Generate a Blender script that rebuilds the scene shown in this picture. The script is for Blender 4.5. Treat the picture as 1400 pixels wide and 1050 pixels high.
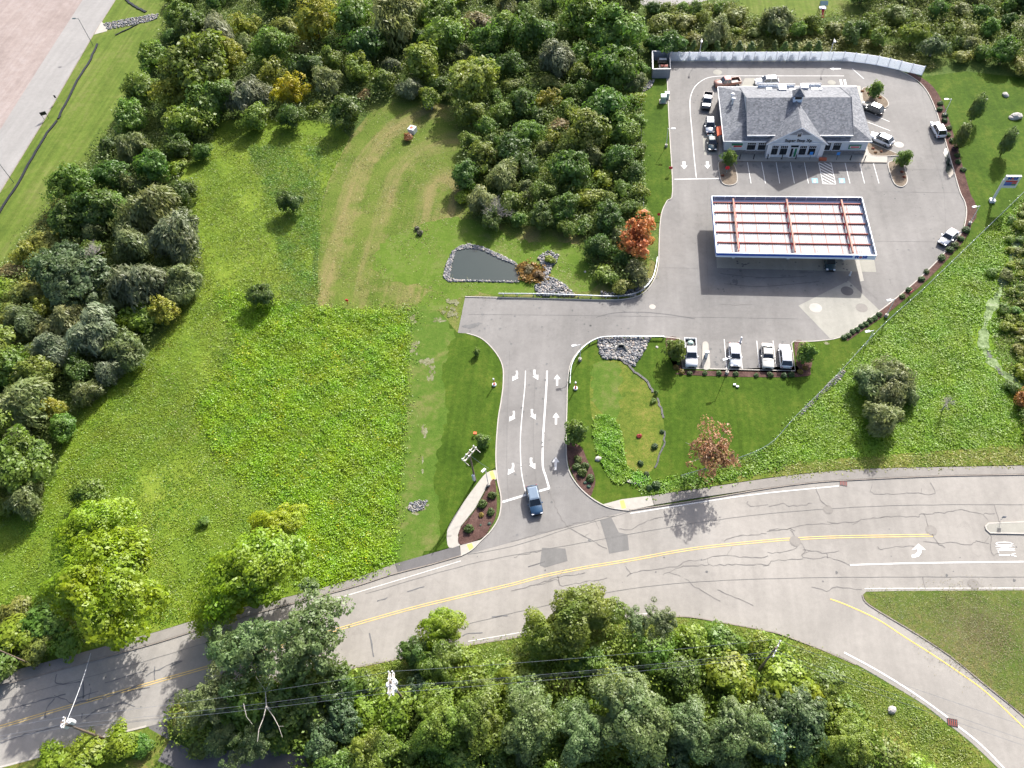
import bpy, bmesh, math, random
import numpy as np
from mathutils import Vector, Matrix
from math import radians, sin, cos, pi, sqrt, atan2, hypot

S = bpy.context.scene
for o in list(bpy.data.objects): bpy.data.objects.remove(o)
C = S.collection
random.seed(7); RNG = np.random.default_rng(7)

# ------------------------------------------------------------------ camera, sky, sun, exposure
CAMH, FPX = 102.0, 1040.0
RM = np.array([0.993868, -0.03535, 0.104774, 0.088884, 0.819045, -0.566802, -0.065778, 0.572639, 0.817165]).reshape(3, 3)
cd = bpy.data.cameras.new('camera'); cam = bpy.data.objects.new('camera', cd); C.objects.link(cam)
m4 = Matrix([list(map(float, RM[i])) + [0] for i in range(3)] + [[0, 0, 0, 1]]); m4.translation = (0, 0, CAMH)
cam.matrix_world = m4
cd.sensor_width = 36; cd.lens = 36 * FPX / 1400; cd.clip_end = 6000; cd.clip_start = 1
S.camera = cam
SUNV = Vector((0.37, 0.93, 0)).normalized() * cos(radians(35.5)); SUNV.z = sin(radians(35.5))
w = bpy.data.worlds.new('World'); S.world = w; w.use_nodes = True
nt = w.node_tree; sky = nt.nodes.new('ShaderNodeTexSky'); sky.sky_type = 'NISHITA'; sky.sun_disc = False
sky.sun_elevation = radians(35.5); sky.sun_rotation = atan2(0.37, 0.93); sky.air_density = 0.7; sky.dust_density = 4.0; sky.ozone_density = 1
bg = nt.nodes['Background']; nt.links.new(sky.outputs[0], bg.inputs[0]); bg.inputs[1].default_value = 0.15
sd = bpy.data.lights.new('sun', 'SUN'); sd.energy = 4.7; sd.angle = radians(0.8); sd.color = (1.0, 0.975, 0.935)
sun = bpy.data.objects.new('sun', sd); C.objects.link(sun); sun.rotation_euler = (-SUNV).to_track_quat('-Z', 'Y').to_euler()
S.view_settings.view_transform = 'Standard'; S.view_settings.look = 'None'; S.view_settings.exposure = 1.0
S.view_settings.gamma = 1; S.view_settings.use_curve_mapping = False
S.render.engine = 'CYCLES'; S.cycles.max_bounces = 8; S.cycles.diffuse_bounces = 6; S.cycles.glossy_bounces = 3; S.cycles.transmission_bounces = 6; S.cycles.transparent_max_bounces = 6; S.cycles.use_denoising = True

# ------------------------------------------------------------------ measuring: photo pixel -> place
def G(px, py, h=0.0):
    d = RM @ np.array([px - 700, -(py - 525), -FPX]); t = (h - CAMH) / d[2]
    return float(d[0] * t), float(d[1] * t)
def PX(x, y, h=0.0):
    c = RM.T @ np.array([x, y, h - CAMH]); return 700 + FPX * c[0] / -c[2], 525 - FPX * c[1] / -c[2]
def onY(px, py, Y):
    d = RM @ np.array([px - 700, -(py - 525), -FPX]); t = Y / d[1]
    return float(d[0] * t), float(CAMH + d[2] * t)
def GL(pts, h=0.0): return [G(a, b, h) for a, b in pts]
def ppm(x, y): return PX(x + 1, y)[0] - PX(x, y)[0]

def catmull(P, n=6, closed=False):
    P = [np.array(p, float) for p in P]; out = []; N = len(P)
    for i in range(N if closed else N - 1):
        if closed: a, b, c, d = P[(i - 1) % N], P[i], P[(i + 1) % N], P[(i + 2) % N]
        else: a, b, c, d = P[max(i - 1, 0)], P[i], P[i + 1], P[min(i + 2, N - 1)]
        for k in range(n):
            t = k / n
            out.append(0.5 * ((2 * b) + (c - a) * t + (2 * a - 5 * b + 4 * c - d) * t * t + (3 * b - a - 3 * c + d) * t ** 3))
    if not closed: out.append(P[-1])
    return [tuple(map(float, p)) for p in out]

def inpoly(x, y, poly):
    x = np.asarray(x); y = np.asarray(y); ins = np.zeros(x.shape, bool); n = len(poly); j = n - 1
    for i in range(n):
        xi, yi = poly[i][:2]; xj, yj = poly[j][:2]
        if yi != yj:
            ins ^= ((yi > y) != (yj > y)) & (x < (xj - xi) * (y - yi) / (yj - yi) + xi)
        j = i
    return ins

# ------------------------------------------------------------------ materials
def nmat(name):
    m = bpy.data.materials.new(name); m.use_nodes = True; t = m.node_tree
    return m, t, t.nodes['Principled BSDF']
def N(t, typ, **k):
    n = t.nodes.new(typ)
    for a, b in k.items(): setattr(n, a, b)
    return n
def ramp(t, src, stops, interp='LINEAR'):
    r = N(t, 'ShaderNodeValToRGB'); r.color_ramp.interpolation = interp; e = r.color_ramp.elements
    while len(e) < len(stops): e.new(0.5)
    for q, (p, c) in zip(e, stops): q.position = p; q.color = (*c, 1) if len(c) == 3 else c
    t.links.new(src, r.inputs[0]); return r.outputs[0]
def noise(t, scale, detail=4, rough=0.6, vec=None, dim='3D', dist=0):
    n = N(t, 'ShaderNodeTexNoise'); n.inputs['Scale'].default_value = scale; n.inputs['Detail'].default_value = detail
    n.inputs['Roughness'].default_value = rough; n.inputs['Distortion'].default_value = dist
    if vec is None: vec = N(t, 'ShaderNodeNewGeometry').outputs['Position']
    t.links.new(vec, n.inputs['Vector']); return n.outputs['Fac']
def scaled(t, s, rot=(0, 0, 0), vec=None):
    mp = N(t, 'ShaderNodeMapping'); mp.inputs['Scale'].default_value = s; mp.inputs['Rotation'].default_value = rot
    if vec is None: vec = N(t, 'ShaderNodeNewGeometry').outputs['Position']
    t.links.new(vec, mp.inputs['Vector']); return mp.outputs[0]
def mixc(t, f, a, b, mode='MIX'):
    m = N(t, 'ShaderNodeMix', data_type='RGBA', blend_type=mode)
    for k, v in ((0, f), (6, a), (7, b)):
        if isinstance(v, (int, float)): m.inputs[k].default_value = v
        elif isinstance(v, tuple): m.inputs[k].default_value = (*v, 1)
        else: t.links.new(v, m.inputs[k])
    return m.outputs[2]
def mathn(t, op, a, b=0.0, c=None):
    m = N(t, 'ShaderNodeMath', operation=op)
    for k, v in enumerate((a, b) if c is None else (a, b, c)):
        if isinstance(v, (int, float)): m.inputs[k].default_value = v
        else: t.links.new(v, m.inputs[k])
    return m.outputs[0]
def bump(t, b, h, strength=0.5, dist=0.05):
    n = N(t, 'ShaderNodeBump'); n.inputs['Strength'].default_value = strength; n.inputs['Distance'].default_value = dist
    t.links.new(h, n.inputs['Height']); t.links.new(n.outputs[0], b.inputs['Normal'])

def plain(name, col, rough=0.6, metal=0.0, var=0.12, vs=1.5, spec=0.4, coat=0.0):
    m, t, b = nmat(name)
    f = noise(t, vs, 4, 0.6)
    t.links.new(ramp(t, f, [(0.3, tuple(c * (1 - var) for c in col)), (0.7, tuple(min(1, c * (1 + var)) for c in col))]), b.inputs['Base Color'])
    b.inputs['Roughness'].default_value = rough; b.inputs['Metallic'].default_value = metal
    b.inputs['Specular IOR Level'].default_value = spec; b.inputs['Coat Weight'].default_value = coat
    return m

def ground_mat(name, lo, mid, hi, s1=0.12, s2=2.5, fine=9, bumpd=0.12, streak=None, extra=None, f3=0.35):
    """three tone ground with large patches, clumps and blades"""
    m, t, b = nmat(name)
    a = noise(t, s1, 5, 0.62, dist=0.6); c = noise(t, s2, 5, 0.7); d = noise(t, fine, 2, 0.6)
    v = mathn(t, 'ADD', mathn(t, 'MULTIPLY', a, 0.55), mathn(t, 'MULTIPLY', c, 0.45))
    col = ramp(t, v, [(0.36, lo), (0.5, mid), (0.64, hi)])
    if streak:
        col = streak(t, col)
    if extra: col = extra(t, col)
    g = ramp(t, d, [(0.25, (1 - f3,) * 3), (0.75, (1 + f3 * 0.8,) * 3)])
    g2 = mixc(t, 1.0, col, g, 'MULTIPLY')
    t.links.new(g2, b.inputs['Base Color']); b.inputs['Roughness'].default_value = 0.95; b.inputs['Specular IOR Level'].default_value = 0.1
    bump(t, b, mathn(t, 'ADD', c, mathn(t, 'MULTIPLY', d, 0.5)), 0.8, bumpd)
    return m

def asphalt_mat(name, base, var=0.10, stain=0.18, warm=0.0):
    m, t, b = nmat(name)
    big = noise(t, 0.07, 5, 0.62, dist=0.8); sm = noise(t, 1.1, 6, 0.75); fi = noise(t, 14, 2, 0.7)
    tracks = noise(t, 1.0, 3, 0.6, vec=scaled(t, (0.5, 0.03, 1)))
    lo = tuple(c * (1 - var) for c in base); hi = tuple(c * (1 + var) for c in base)
    col = ramp(t, big, [(0.36, lo), (0.64, hi)])
    col = mixc(t, 1.0, col, ramp(t, sm, [(0.3, (0.90, 0.895, 0.89)), (0.7, (1.07, 1.07, 1.06))]), 'MULTIPLY')
    col = mixc(t, 1.0, col, ramp(t, tracks, [(0.35, (0.93,) * 3), (0.65, (1.05,) * 3)]), 'MULTIPLY')
    st = noise(t, 0.45, 4, 0.75, dist=1.2)
    col = mixc(t, 1.0, col, ramp(t, st, [(0.26, (1 - stain,) * 3), (0.38, (1, 1, 1))]), 'MULTIPLY')
    col = mixc(t, 1.0, col, ramp(t, fi, [(0.2, (0.88,) * 3), (0.8, (1.1,) * 3)]), 'MULTIPLY')
    t.links.new(col, b.inputs['Base Color']); b.inputs['Roughness'].default_value = 0.85; b.inputs['Specular IOR Level'].default_value = 0.25
    bump(t, b, fi, 0.3, 0.02)
    return m

def leaf_mat(name, trans=0.46, isl=0.22, big=False):
    m, t, b = nmat(name)
    t.nodes.remove(b); out = t.nodes['Material Output']
    oi = N(t, 'ShaderNodeObjectInfo'); ge = N(t, 'ShaderNodeNewGeometry')
    n = noise(t, 0.9, 3, 0.6)
    n2 = noise(t, 0.23, 2, 0.5)
    h = N(t, 'ShaderNodeHueSaturation')
    hue = mathn(t, 'ADD', mathn(t, 'MULTIPLY', mathn(t, 'SUBTRACT', n2, 0.5), 0.07 if big else 0.08), mathn(t, 'ADD', 0.487, mathn(t, 'MULTIPLY', oi.outputs['Random'], 0.026)))
    t.links.new(hue, h.inputs['Hue'])
    val = mathn(t, 'ADD', 1 - isl / 2 - 0.25, mathn(t, 'ADD', mathn(t, 'MULTIPLY', ge.outputs['Random Per Island'], isl), mathn(t, 'MULTIPLY', n, 0.55)))
    if big: val = mathn(t, 'MULTIPLY', val, mathn(t, 'ADD', 0.55, mathn(t, 'MULTIPLY', noise(t, 0.16, 5, 0.7), 0.95)))
    t.links.new(val, h.inputs['Value']); h.inputs['Saturation'].default_value = 1.04
    t.links.new(oi.outputs['Color'], h.inputs['Color'])
    d = N(t, 'ShaderNodeBsdfDiffuse'); tr = N(t, 'ShaderNodeBsdfTranslucent'); mx = N(t, 'ShaderNodeMixShader'); mx.inputs[0].default_value = trans
    gl = N(t, 'ShaderNodeBsdfGlossy'); gl.inputs['Roughness'].default_value = 0.5; gl.inputs['Color'].default_value = (1, 1, 1, 1)
    mg = N(t, 'ShaderNodeMixShader'); mg.inputs[0].default_value = 0.025
    t.links.new(h.outputs[0], d.inputs[0]); t.links.new(h.outputs[0], tr.inputs[0])
    t.links.new(d.outputs[0], mx.inputs[1]); t.links.new(tr.outputs[0], mx.inputs[2])
    t.links.new(mx.outputs[0], mg.inputs[1]); t.links.new(gl.outputs[0], mg.inputs[2]); t.links.new(mg.outputs[0], out.inputs[0])
    return m

LEAF = leaf_mat('foliage')
LEAF2 = leaf_mat('ground_leaves', 0.35, 0.28, True)
BARK = plain('bark', (0.13, 0.10, 0.075), 0.9, var=0.3, vs=6)
PALEBARK = plain('pale_bark', (0.36, 0.33, 0.29), 0.9, var=0.2, vs=6)

def hay_streak(t, col):
    pos = N(t, 'ShaderNodeNewGeometry').outputs['Position']; sp = N(t, 'ShaderNodeSeparateXYZ'); t.links.new(pos, sp.inputs[0])
    cx_, cy_ = G(606, 262)
    dx = mathn(t, 'SUBTRACT', sp.outputs[0], cx_); dy = mathn(t, 'MAXIMUM', mathn(t, 'SUBTRACT', sp.outputs[1], cy_), 0.0)
    r = mathn(t, 'SQRT', mathn(t, 'ADD', mathn(t, 'MULTIPLY', dx, dx), mathn(t, 'MULTIPLY', dy, mathn(t, 'MULTIPLY', dy, 0.45))))
    cb = N(t, 'ShaderNodeCombineXYZ'); t.links.new(r, cb.inputs[0]); t.links.new(mathn(t, 'MULTIPLY', sp.outputs[1], 0.05), cb.inputs[1])
    wide = noise(t, 0.17, 3, 0.6, vec=cb.outputs[0]); fine = noise(t, 1.3, 3, 0.6, vec=cb.outputs[0]); n = noise(t, 0.25, 4, 0.7)
    v = mathn(t, 'ADD', mathn(t, 'MULTIPLY', wide, 0.52), mathn(t, 'ADD', mathn(t, 'MULTIPLY', fine, 0.18), mathn(t, 'MULTIPLY', n, 0.30)))
    bandw = mathn(t, 'COSINE', mathn(t, 'MULTIPLY', mathn(t, 'ADD', r, mathn(t, 'MULTIPLY', n, 3.0)), 2 * pi / 8.0))
    v = mathn(t, 'ADD', v, mathn(t, 'MULTIPLY', bandw, -0.055))
    k = ramp(t, v, [(0.47, (0, 0, 0)), (0.60, (0.8, 0.8, 0.8))])
    return mixc(t, k, col, (0.20, 0.165, 0.07))
def strip_streak(ang, amt=0.14):
    def f(t, col):
        v = noise(t, 1.1, 2, 0.5, vec=scaled(t, (1.1, 0.03, 1), (0, 0, ang)))
        return mixc(t, 1.0, col, ramp(t, v, [(0.35, (1 - amt,) * 3), (0.65, (1 + amt,) * 3)]), 'MULTIPLY')
    return f
M = {}
M['forest'] = ground_mat('forest_floor', (0.035, 0.060, 0.016), (0.072, 0.112, 0.023), (0.136, 0.160, 0.039), 0.2, 2.0)
M['meadow'] = ground_mat('meadow_grass', (0.065, 0.113, 0.013), (0.120, 0.180, 0.019), (0.188, 0.234, 0.034), 0.07, 1.6, 7)
M['hay'] = ground_mat('mown_hay', (0.060, 0.096, 0.013), (0.094, 0.132, 0.021), (0.128, 0.148, 0.034), 0.12, 2.5, 9, streak=hay_streak)
M['lawn'] = ground_mat('lawn_grass', (0.030, 0.061, 0.005), (0.047, 0.086, 0.008), (0.078, 0.110, 0.014), 0.16, 1.2, 6, 0.06, streak=strip_streak(0.35, 0.09), f3=0.2)
M['strip'] = ground_mat('mown_strip', (0.065, 0.103, 0.016), (0.095, 0.133, 0.022), (0.131, 0.146, 0.041), 0.1, 0.9, 6, 0.06, streak=strip_streak(0.66, 0.13), f3=0.18)
M['basin'] = ground_mat('basin_grass', (0.055, 0.097, 0.012), (0.105, 0.134, 0.020), (0.176, 0.162, 0.040), 0.2, 1.5, 7, 0.08)
M['verge'] = ground_mat('verge_grass', (0.055, 0.102, 0.012), (0.100, 0.138, 0.021), (0.182, 0.157, 0.047), 0.25, 1.4, 7, 0.08)
M['dryverge'] = ground_mat('dry_verge', (0.055, 0.095, 0.014), (0.095, 0.12, 0.026), (0.175, 0.14, 0.06), 0.075, 1.2, 6, 0.06, f3=0.25)
M['weedy'] = ground_mat('weedy_ground', (0.056, 0.117, 0.010), (0.100, 0.174, 0.015), (0.155, 0.215, 0.023), 0.1, 1.6, 7)
M['mulch'] = ground_mat('bark_mulch', (0.055, 0.03, 0.025), (0.085, 0.048, 0.04), (0.125, 0.075, 0.062), 0.5, 3, 12, 0.05)
M['stonebed'] = ground_mat('pebble_bed', (0.120, 0.096, 0.072), (0.176, 0.140, 0.104), (0.224, 0.184, 0.136), 0.5, 3, 12, 0.05)
M['dirt'] = ground_mat('graded_dirt', (0.211, 0.172, 0.155), (0.256, 0.212, 0.193), (0.296, 0.256, 0.239), 0.06, 0.5, 4, 0.05, streak=strip_streak(0.66, 0.05), f3=0.07)
M['bare'] = ground_mat('bare_soil', (0.098, 0.103, 0.042), (0.165, 0.164, 0.090), (0.233, 0.239, 0.162), 0.6, 2.5, 7, 0.05)
M['lot'] = asphalt_mat('lot_asphalt', (0.180, 0.172, 0.163), 0.12, 0.2)
M['road'] = asphalt_mat('old_road_asphalt', (0.252, 0.236, 0.213), 0.09, 0.14)
M['patch'] = asphalt_mat('patch_asphalt', (0.148, 0.144, 0.138), 0.05, 0.1)
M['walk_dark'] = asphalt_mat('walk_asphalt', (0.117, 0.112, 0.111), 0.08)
M['walk_old'] = asphalt_mat('old_walk_asphalt', (0.211, 0.196, 0.177), 0.08)
M['drive'] = asphalt_mat('pale_drive', (0.247, 0.238, 0.227), 0.05, 0.08)
M['concrete'] = plain('concrete', (0.328, 0.308, 0.269), 0.85, var=0.08)
M['pad'] = asphalt_mat('pad_concrete', (0.273, 0.264, 0.230), 0.07, 0.12)
M['kerb'] = plain('kerb_granite', (0.367, 0.341, 0.301), 0.8, var=0.1, vs=0.8)
M['oldkerb'] = plain('old_kerb', (0.216, 0.188, 0.160), 0.9, var=0.2, vs=0.8)
M['white_paint'] = plain('white_road_paint', (0.592, 0.584, 0.562), 0.7, var=0.07, vs=1.2)
M['yellow_paint'] = plain('yellow_road_paint', (0.74, 0.48, 0.10), 0.7, var=0.1, vs=1.0)
M['faded_yellow'] = plain('faded_yellow_paint', (0.56, 0.40, 0.14), 0.7, var=0.15, vs=1.0)
M['worn_white'] = plain('worn_white_paint', (0.5, 0.48, 0.45), 0.8, var=0.2, vs=1.0)
M['blue_paint'] = plain('blue_road_paint', (0.17, 0.36, 0.55), 0.7, var=0.15, vs=3)
M['tar'] = plain('crack_tar', (0.11, 0.11, 0.112), 0.6, var=0.15)
M['crack'] = plain('open_crack', (0.15, 0.14, 0.13), 0.9, var=0.2)
M['white'] = plain('white_trim', (0.624, 0.624, 0.632), 0.5, var=0.03)
M['vinyl'] = plain('white_vinyl', (0.84, 0.85, 0.87), 0.45, var=0.04)
def vinyl_mat():
    m, t, b = nmat('white_vinyl'); out = t.nodes['Material Output']; d = N(t, 'ShaderNodeBsdfTranslucent'); d.inputs[0].default_value = (0.80, 0.83, 0.88, 1)
    b.inputs['Base Color'].default_value = (0.82, 0.83, 0.85, 1); b.inputs['Roughness'].default_value = 0.5; mx = N(t, 'ShaderNodeMixShader'); mx.inputs[0].default_value = 0.45
    t.links.new(b.outputs[0], mx.inputs[1]); t.links.new(d.outputs[0], mx.inputs[2]); t.links.new(mx.outputs[0], out.inputs[0]); return m
M['vinyl'] = vinyl_mat()
M['siding'] = plain('grey_siding', (0.5, 0.53, 0.57), 0.7, var=0.06, vs=2)
M['siding_dark'] = plain('dark_shingle_siding', (0.23, 0.24, 0.27), 0.8, var=0.08, vs=3)
M['stonewall'] = plain('stone_veneer', (0.16, 0.155, 0.155), 0.85, var=0.35, vs=3)
M['glass'] = plain('dark_glass', (0.015, 0.02, 0.025), 0.08, var=0.1, spec=0.8)
M['black'] = plain('black_plastic', (0.015, 0.015, 0.017), 0.45, var=0.1)
M['rubber'] = plain('tyre_rubber', (0.02, 0.02, 0.02), 0.85, var=0.1)
M['steel'] = plain('galvanised_steel', (0.42, 0.46, 0.50), 0.4, 0.7, var=0.08)
M['alu'] = plain('brushed_rim', (0.5, 0.5, 0.52), 0.35, 0.8, var=0.05)
M['blue'] = plain('blue_fascia', (0.008, 0.065, 0.42), 0.45, var=0.05)
M['bluewhite'] = plain('pale_fascia', (0.62, 0.70, 0.80), 0.45, var=0.04)
M['rust'] = plain('red_primer_steel', (0.22, 0.045, 0.03), 0.7, var=0.25, vs=2)
M['orangesteel'] = plain('orange_primer_girder', (0.30, 0.125, 0.085), 0.65, var=0.2, vs=2)
M['red'] = plain('red_paint', (0.5, 0.02, 0.035), 0.5, var=0.08)
M['deck'] = plain('white_steel_deck', (0.37, 0.365, 0.37), 0.6, 0.0, var=0.22, vs=1.6, spec=0.3)
M['studs'] = plain('inner_panel', (0.16, 0.20, 0.25), 0.6, var=0.1)
M['orange'] = plain('orange_awning', (0.72, 0.12, 0.045), 0.7, var=0.05)
M['green'] = plain('green_enamel', (0.02, 0.16, 0.08), 0.4, var=0.05)
M['utilgreen'] = plain('pale_green_cabinet', (0.30, 0.40, 0.36), 0.5, var=0.06)
M['orange_tint'] = plain('marker_orange', (0.75, 0.22, 0.04), 0.6, var=0.05)
M['wood'] = plain('weathered_pole', (0.16, 0.12, 0.09), 0.9, var=0.25, vs=3)
M['greywood'] = plain('grey_crossarm', (0.50, 0.46, 0.40), 0.85, var=0.12, vs=3)
M['wire'] = plain('wire_sheath', (0.06, 0.065, 0.07), 0.6, var=0.1)
M['palewire'] = plain('bare_wire', (0.34, 0.35, 0.36), 0.5, var=0.1)
M['rock'] = plain('granite_rock', (0.36, 0.34, 0.31), 0.9, var=0.25, vs=2)
M['skyblue_sign'] = plain('sign_blue', (0.03, 0.2, 0.55), 0.5, var=0.03)
M['algae'] = ground_mat('algae_mat', (0.035, 0.06, 0.02), (0.17, 0.23, 0.10), (0.30, 0.34, 0.22), 0.5, 1.5, 6, 0.03)
M['terracotta'] = plain('rusty_lid', (0.40, 0.10, 0.05), 0.7, var=0.15)

def stone_mat():
    m, t, b = nmat('riprap_stone'); ge = N(t, 'ShaderNodeNewGeometry')
    c = ramp(t, ge.outputs['Random Per Island'], [(0.0, (0.07, 0.075, 0.085)), (0.35, (0.15, 0.155, 0.165)), (0.7, (0.25, 0.245, 0.235)), (0.9, (0.30, 0.25, 0.21)), (1.0, (0.40, 0.385, 0.36))])
    t.links.new(c, b.inputs['Base Color']); b.inputs['Roughness'].default_value = 0.9; return m
M['riprap'] = stone_mat()
def water_mat():
    m, t, b = nmat('pond_water'); b.inputs['Base Color'].default_value = (0.03, 0.042, 0.038, 1); b.inputs['Roughness'].default_value = 0.12
    b.inputs['Specular IOR Level'].default_value = 0.5; bump(t, b, noise(t, 3, 3, 0.5), 0.12, 0.02); return m
M['water'] = water_mat()
def roof_mat():
    m, t, b = nmat('asphalt_shingles')
    ge = N(t, 'ShaderNodeNewGeometry').outputs['Position']
    v = N(t, 'ShaderNodeTexVoronoi'); v.inputs['Scale'].default_value = 1.0; t.links.new(scaled(t, (2.6, 3.6, 4.2)), v.inputs['Vector'])
    a = noise(t, 0.8, 4, 0.6)
    col = ramp(t, v.outputs['Color'], [(0.15, (0.085, 0.092, 0.105)), (0.5, (0.125, 0.133, 0.148)), (0.85, (0.18, 0.187, 0.203))])
    col = mixc(t, 1.0, col, ramp(t, a, [(0.3, (0.9,) * 3), (0.7, (1.08,) * 3)]), 'MULTIPLY')
    t.links.new(col, b.inputs['Base Color']); b.inputs['Roughness'].default_value = 0.85
    bump(t, b, v.outputs['Distance'], 0.4, 0.02); return m
M['roof'] = roof_mat()
def mesh_mat():
    m, t, b = nmat('chain_link'); out = t.nodes['Material Output']; tr = N(t, 'ShaderNodeBsdfTransparent'); mx = N(t, 'ShaderNodeMixShader')
    mx.inputs[0].default_value = 0.22; b.inputs['Base Color'].default_value = (0.3, 0.32, 0.3, 1); b.inputs['Roughness'].default_value = 0.6
    t.links.new(tr.outputs[0], mx.inputs[1]); t.links.new(b.outputs[0], mx.inputs[2]); t.links.new(mx.outputs[0], out.inputs[0]); return m
M['link'] = mesh_mat()

# ------------------------------------------------------------------ mesh helpers
class MB:
    def __init__(s): s.v = []; s.f = []; s.mi = []; s.cur = 0
    def add(s, vs, fs):
        o = len(s.v); s.v += [tuple(map(float, v)) for v in vs]; s.f += [tuple(i + o for i in f) for f in fs]; s.mi += [s.cur] * len(fs); return s
    def box(s, c, d, rz=0.0, M=None):
        x, y, z = (q / 2 for q in d); vs = []
        for i in range(8):
            p = Vector(((x if i & 1 else -x), (y if i & 2 else -y), (z if i & 4 else -z)))
            if M is not None: p = M @ p
            if rz: p = Matrix.Rotation(rz, 3, 'Z') @ p
            vs.append(p + Vector(c))
        return s.add(vs, [(0, 2, 3, 1), (4, 5, 7, 6), (0, 1, 5, 4), (2, 6, 7, 3), (0, 4, 6, 2), (1, 3, 7, 5)])
    def prism(s, poly, z0, z1, bottom=True):
        n = len(poly); a = sum(poly[i][0] * poly[(i + 1) % n][1] - poly[(i + 1) % n][0] * poly[i][1] for i in range(n))
        if a < 0: poly = poly[::-1]
        vs = [(p[0], p[1], z0) for p in poly] + [(p[0], p[1], z1) for p in poly]
        fs = [tuple(range(n, 2 * n))] + ([tuple(range(n - 1, -1, -1))] if bottom else []) + [(i, (i + 1) % n, n + (i + 1) % n, n + i) for i in range(n)]
        return s.add(vs, fs)
    def tube(s, a, b, r0, r1=None, n=6, caps=True):
        r1 = r0 if r1 is None else r1; a = Vector(a); b = Vector(b); d = (b - a).normalized()
        u = d.cross(Vector((0, 0, 1)));
        if u.length < 0.01: u = Vector((1, 0, 0))
        u.normalize(); v = d.cross(u); vs = []
        for k in range(n):
            q = u * cos(2 * pi * k / n) + v * sin(2 * pi * k / n); vs.append(a + q * r0)
        for k in range(n):
            q = u * cos(2 * pi * k / n) + v * sin(2 * pi * k / n); vs.append(b + q * r1)
        fs = [(k, k + n, (k + 1) % n + n, (k + 1) % n) for k in range(n)]
        if caps: fs += [tuple(range(n)), tuple(range(2 * n - 1, n - 1, -1))]
        return s.add(vs, fs)
    def ball(s, c, r, seg=8, ring=5):
        r = (r, r, r) if isinstance(r, (int, float)) else r; vs = [(c[0], c[1], c[2] + r[2])]
        for j in range(1, ring):
            for k in range(seg):
                th = pi * j / ring; ph = 2 * pi * k / seg
                vs.append((c[0] + r[0] * sin(th) * cos(ph), c[1] + r[1] * sin(th) * sin(ph), c[2] + r[2] * cos(th)))
        vs.append((c[0], c[1], c[2] - r[2])); L = len(vs) - 1; fs = [(0, 1 + k, 1 + (k + 1) % seg) for k in range(seg)]
        for j in range(ring - 2):
            for k in range(seg):
                p = 1 + j * seg; fs.append((p + k, p + seg + k, p + seg + (k + 1) % seg, p + (k + 1) % seg))
        p = 1 + (ring - 2) * seg; fs += [(L, p + (k + 1) % seg, p + k) for k in range(seg)]
        return s.add(vs, fs)
    def mesh(s, name, mats, smooth=False):
        me = bpy.data.meshes.new(name); me.from_pydata(s.v, [], s.f)
        for m in (mats if isinstance(mats, (list, tuple)) else [mats]): me.materials.append(m)
        if any(s.mi): me.polygons.foreach_set('material_index', s.mi)
        if smooth: me.polygons.foreach_set('use_smooth', [True] * len(me.polygons))
        me.update(); return me
    def build(s, name, mats, parent=None, smooth=False):
        return link(name, s.mesh(name, mats, smooth), parent)
def link(name, me, parent=None):
    o = bpy.data.objects.new(name, me); C.objects.link(o)
    if parent is not None: o.parent = parent
    return o
def tag(o, label=None, cat=None, group=None, kind=None):
    for k, v in (('label', label), ('category', cat), ('group', group), ('kind', kind)):
        if v: o[k] = v
    return o
def thing(name, label, cat, loc=(0, 0, 0), rz=0.0, group=None, scale=None):
    o = bpy.data.objects.new(name, None); C.objects.link(o); o.location = loc; o.rotation_euler = (0, 0, rz); o.empty_display_size = 0.3
    if scale: o.scale = scale
    return tag(o, label, cat, group)
def sheet(name, poly, z, mat, smooth_n=0, kind='structure', base=0.0, skirt=True):
    """ground region: px polygon (world coordinates) as a slab from base to z"""
    mb = MB()
    if skirt: mb.prism(poly, base - 0.05, z, bottom=False)
    else: mb.add([(p[0], p[1], z) for p in poly], [tuple(range(len(poly)))])
    o = mb.build(name, mat)
    if kind: o['kind'] = kind
    return o
def ribbon_pts(line, w0, w1=None):
    L = [np.array(p[:2], float) for p in line]; a = []; b = []
    for i, p in enumerate(L):
        d = L[min(i + 1, len(L) - 1)] - L[max(i - 1, 0)]; d = d / (np.linalg.norm(d) + 1e-9); n = np.array([-d[1], d[0]])
        k = w0 if w1 is None else w0 + (w1 - w0) * i / (len(L) - 1)
        a.append(p + n * k / 2); b.append(p - n * k / 2)
    return a, b
def crack(mb, line, wd, z, seed):
    rr_ = random.Random(seed); a, b = ribbon_pts(line, 1.0); n = len(a); P = [((p + q) / 2, (p - q) / 2 * wd * rr_.uniform(0.35, 1.7)) for p, q in zip(a, b)]
    mb.add([(*(c + d), z) for c, d in P] + [(*(c - d), z) for c, d in P], [(i + n, i + 1 + n, i + 1, i) for i in range(n - 1)])
    if n > 8:
        for _ in range(n // 14):
            c = P[rr_.randrange(n)][0]; an = rr_.uniform(0, 6.28); L = rr_.uniform(0.5, 1.8)
            ribbon(mb, wiggle([tuple(c), (c[0] + cos(an) * L, c[1] + sin(an) * L)], 0.35, 0.08, seed), wd * 0.55, z)
def ribbon(mb, line, wd, z, h=None, z0=0.0):
    a, b = ribbon_pts(line, wd); n = len(a)
    if h is None:
        mb.add([(*p, z) for p in a] + [(*p, z) for p in b], [(i + n, i + 1 + n, i + 1, i) for i in range(n - 1)])
    else:
        vs = [(*p, z) for p in a] + [(*p, z) for p in b] + [(*p, z0) for p in a] + [(*p, z0) for p in b]
        fs = []
        for i in range(n - 1):
            fs += [(i + n, i + 1 + n, i + 1, i), (i, i + 1, i + 1 + 2 * n, i + 2 * n), (i + n + 1, i + n, i + 3 * n, i + 1 + 3 * n)]
        fs += [(0, 2 * n, 3 * n, n), (n - 1, 2 * n - 1, 4 * n - 1, 3 * n - 1)]
        mb.add(vs, fs)
    return mb
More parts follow.
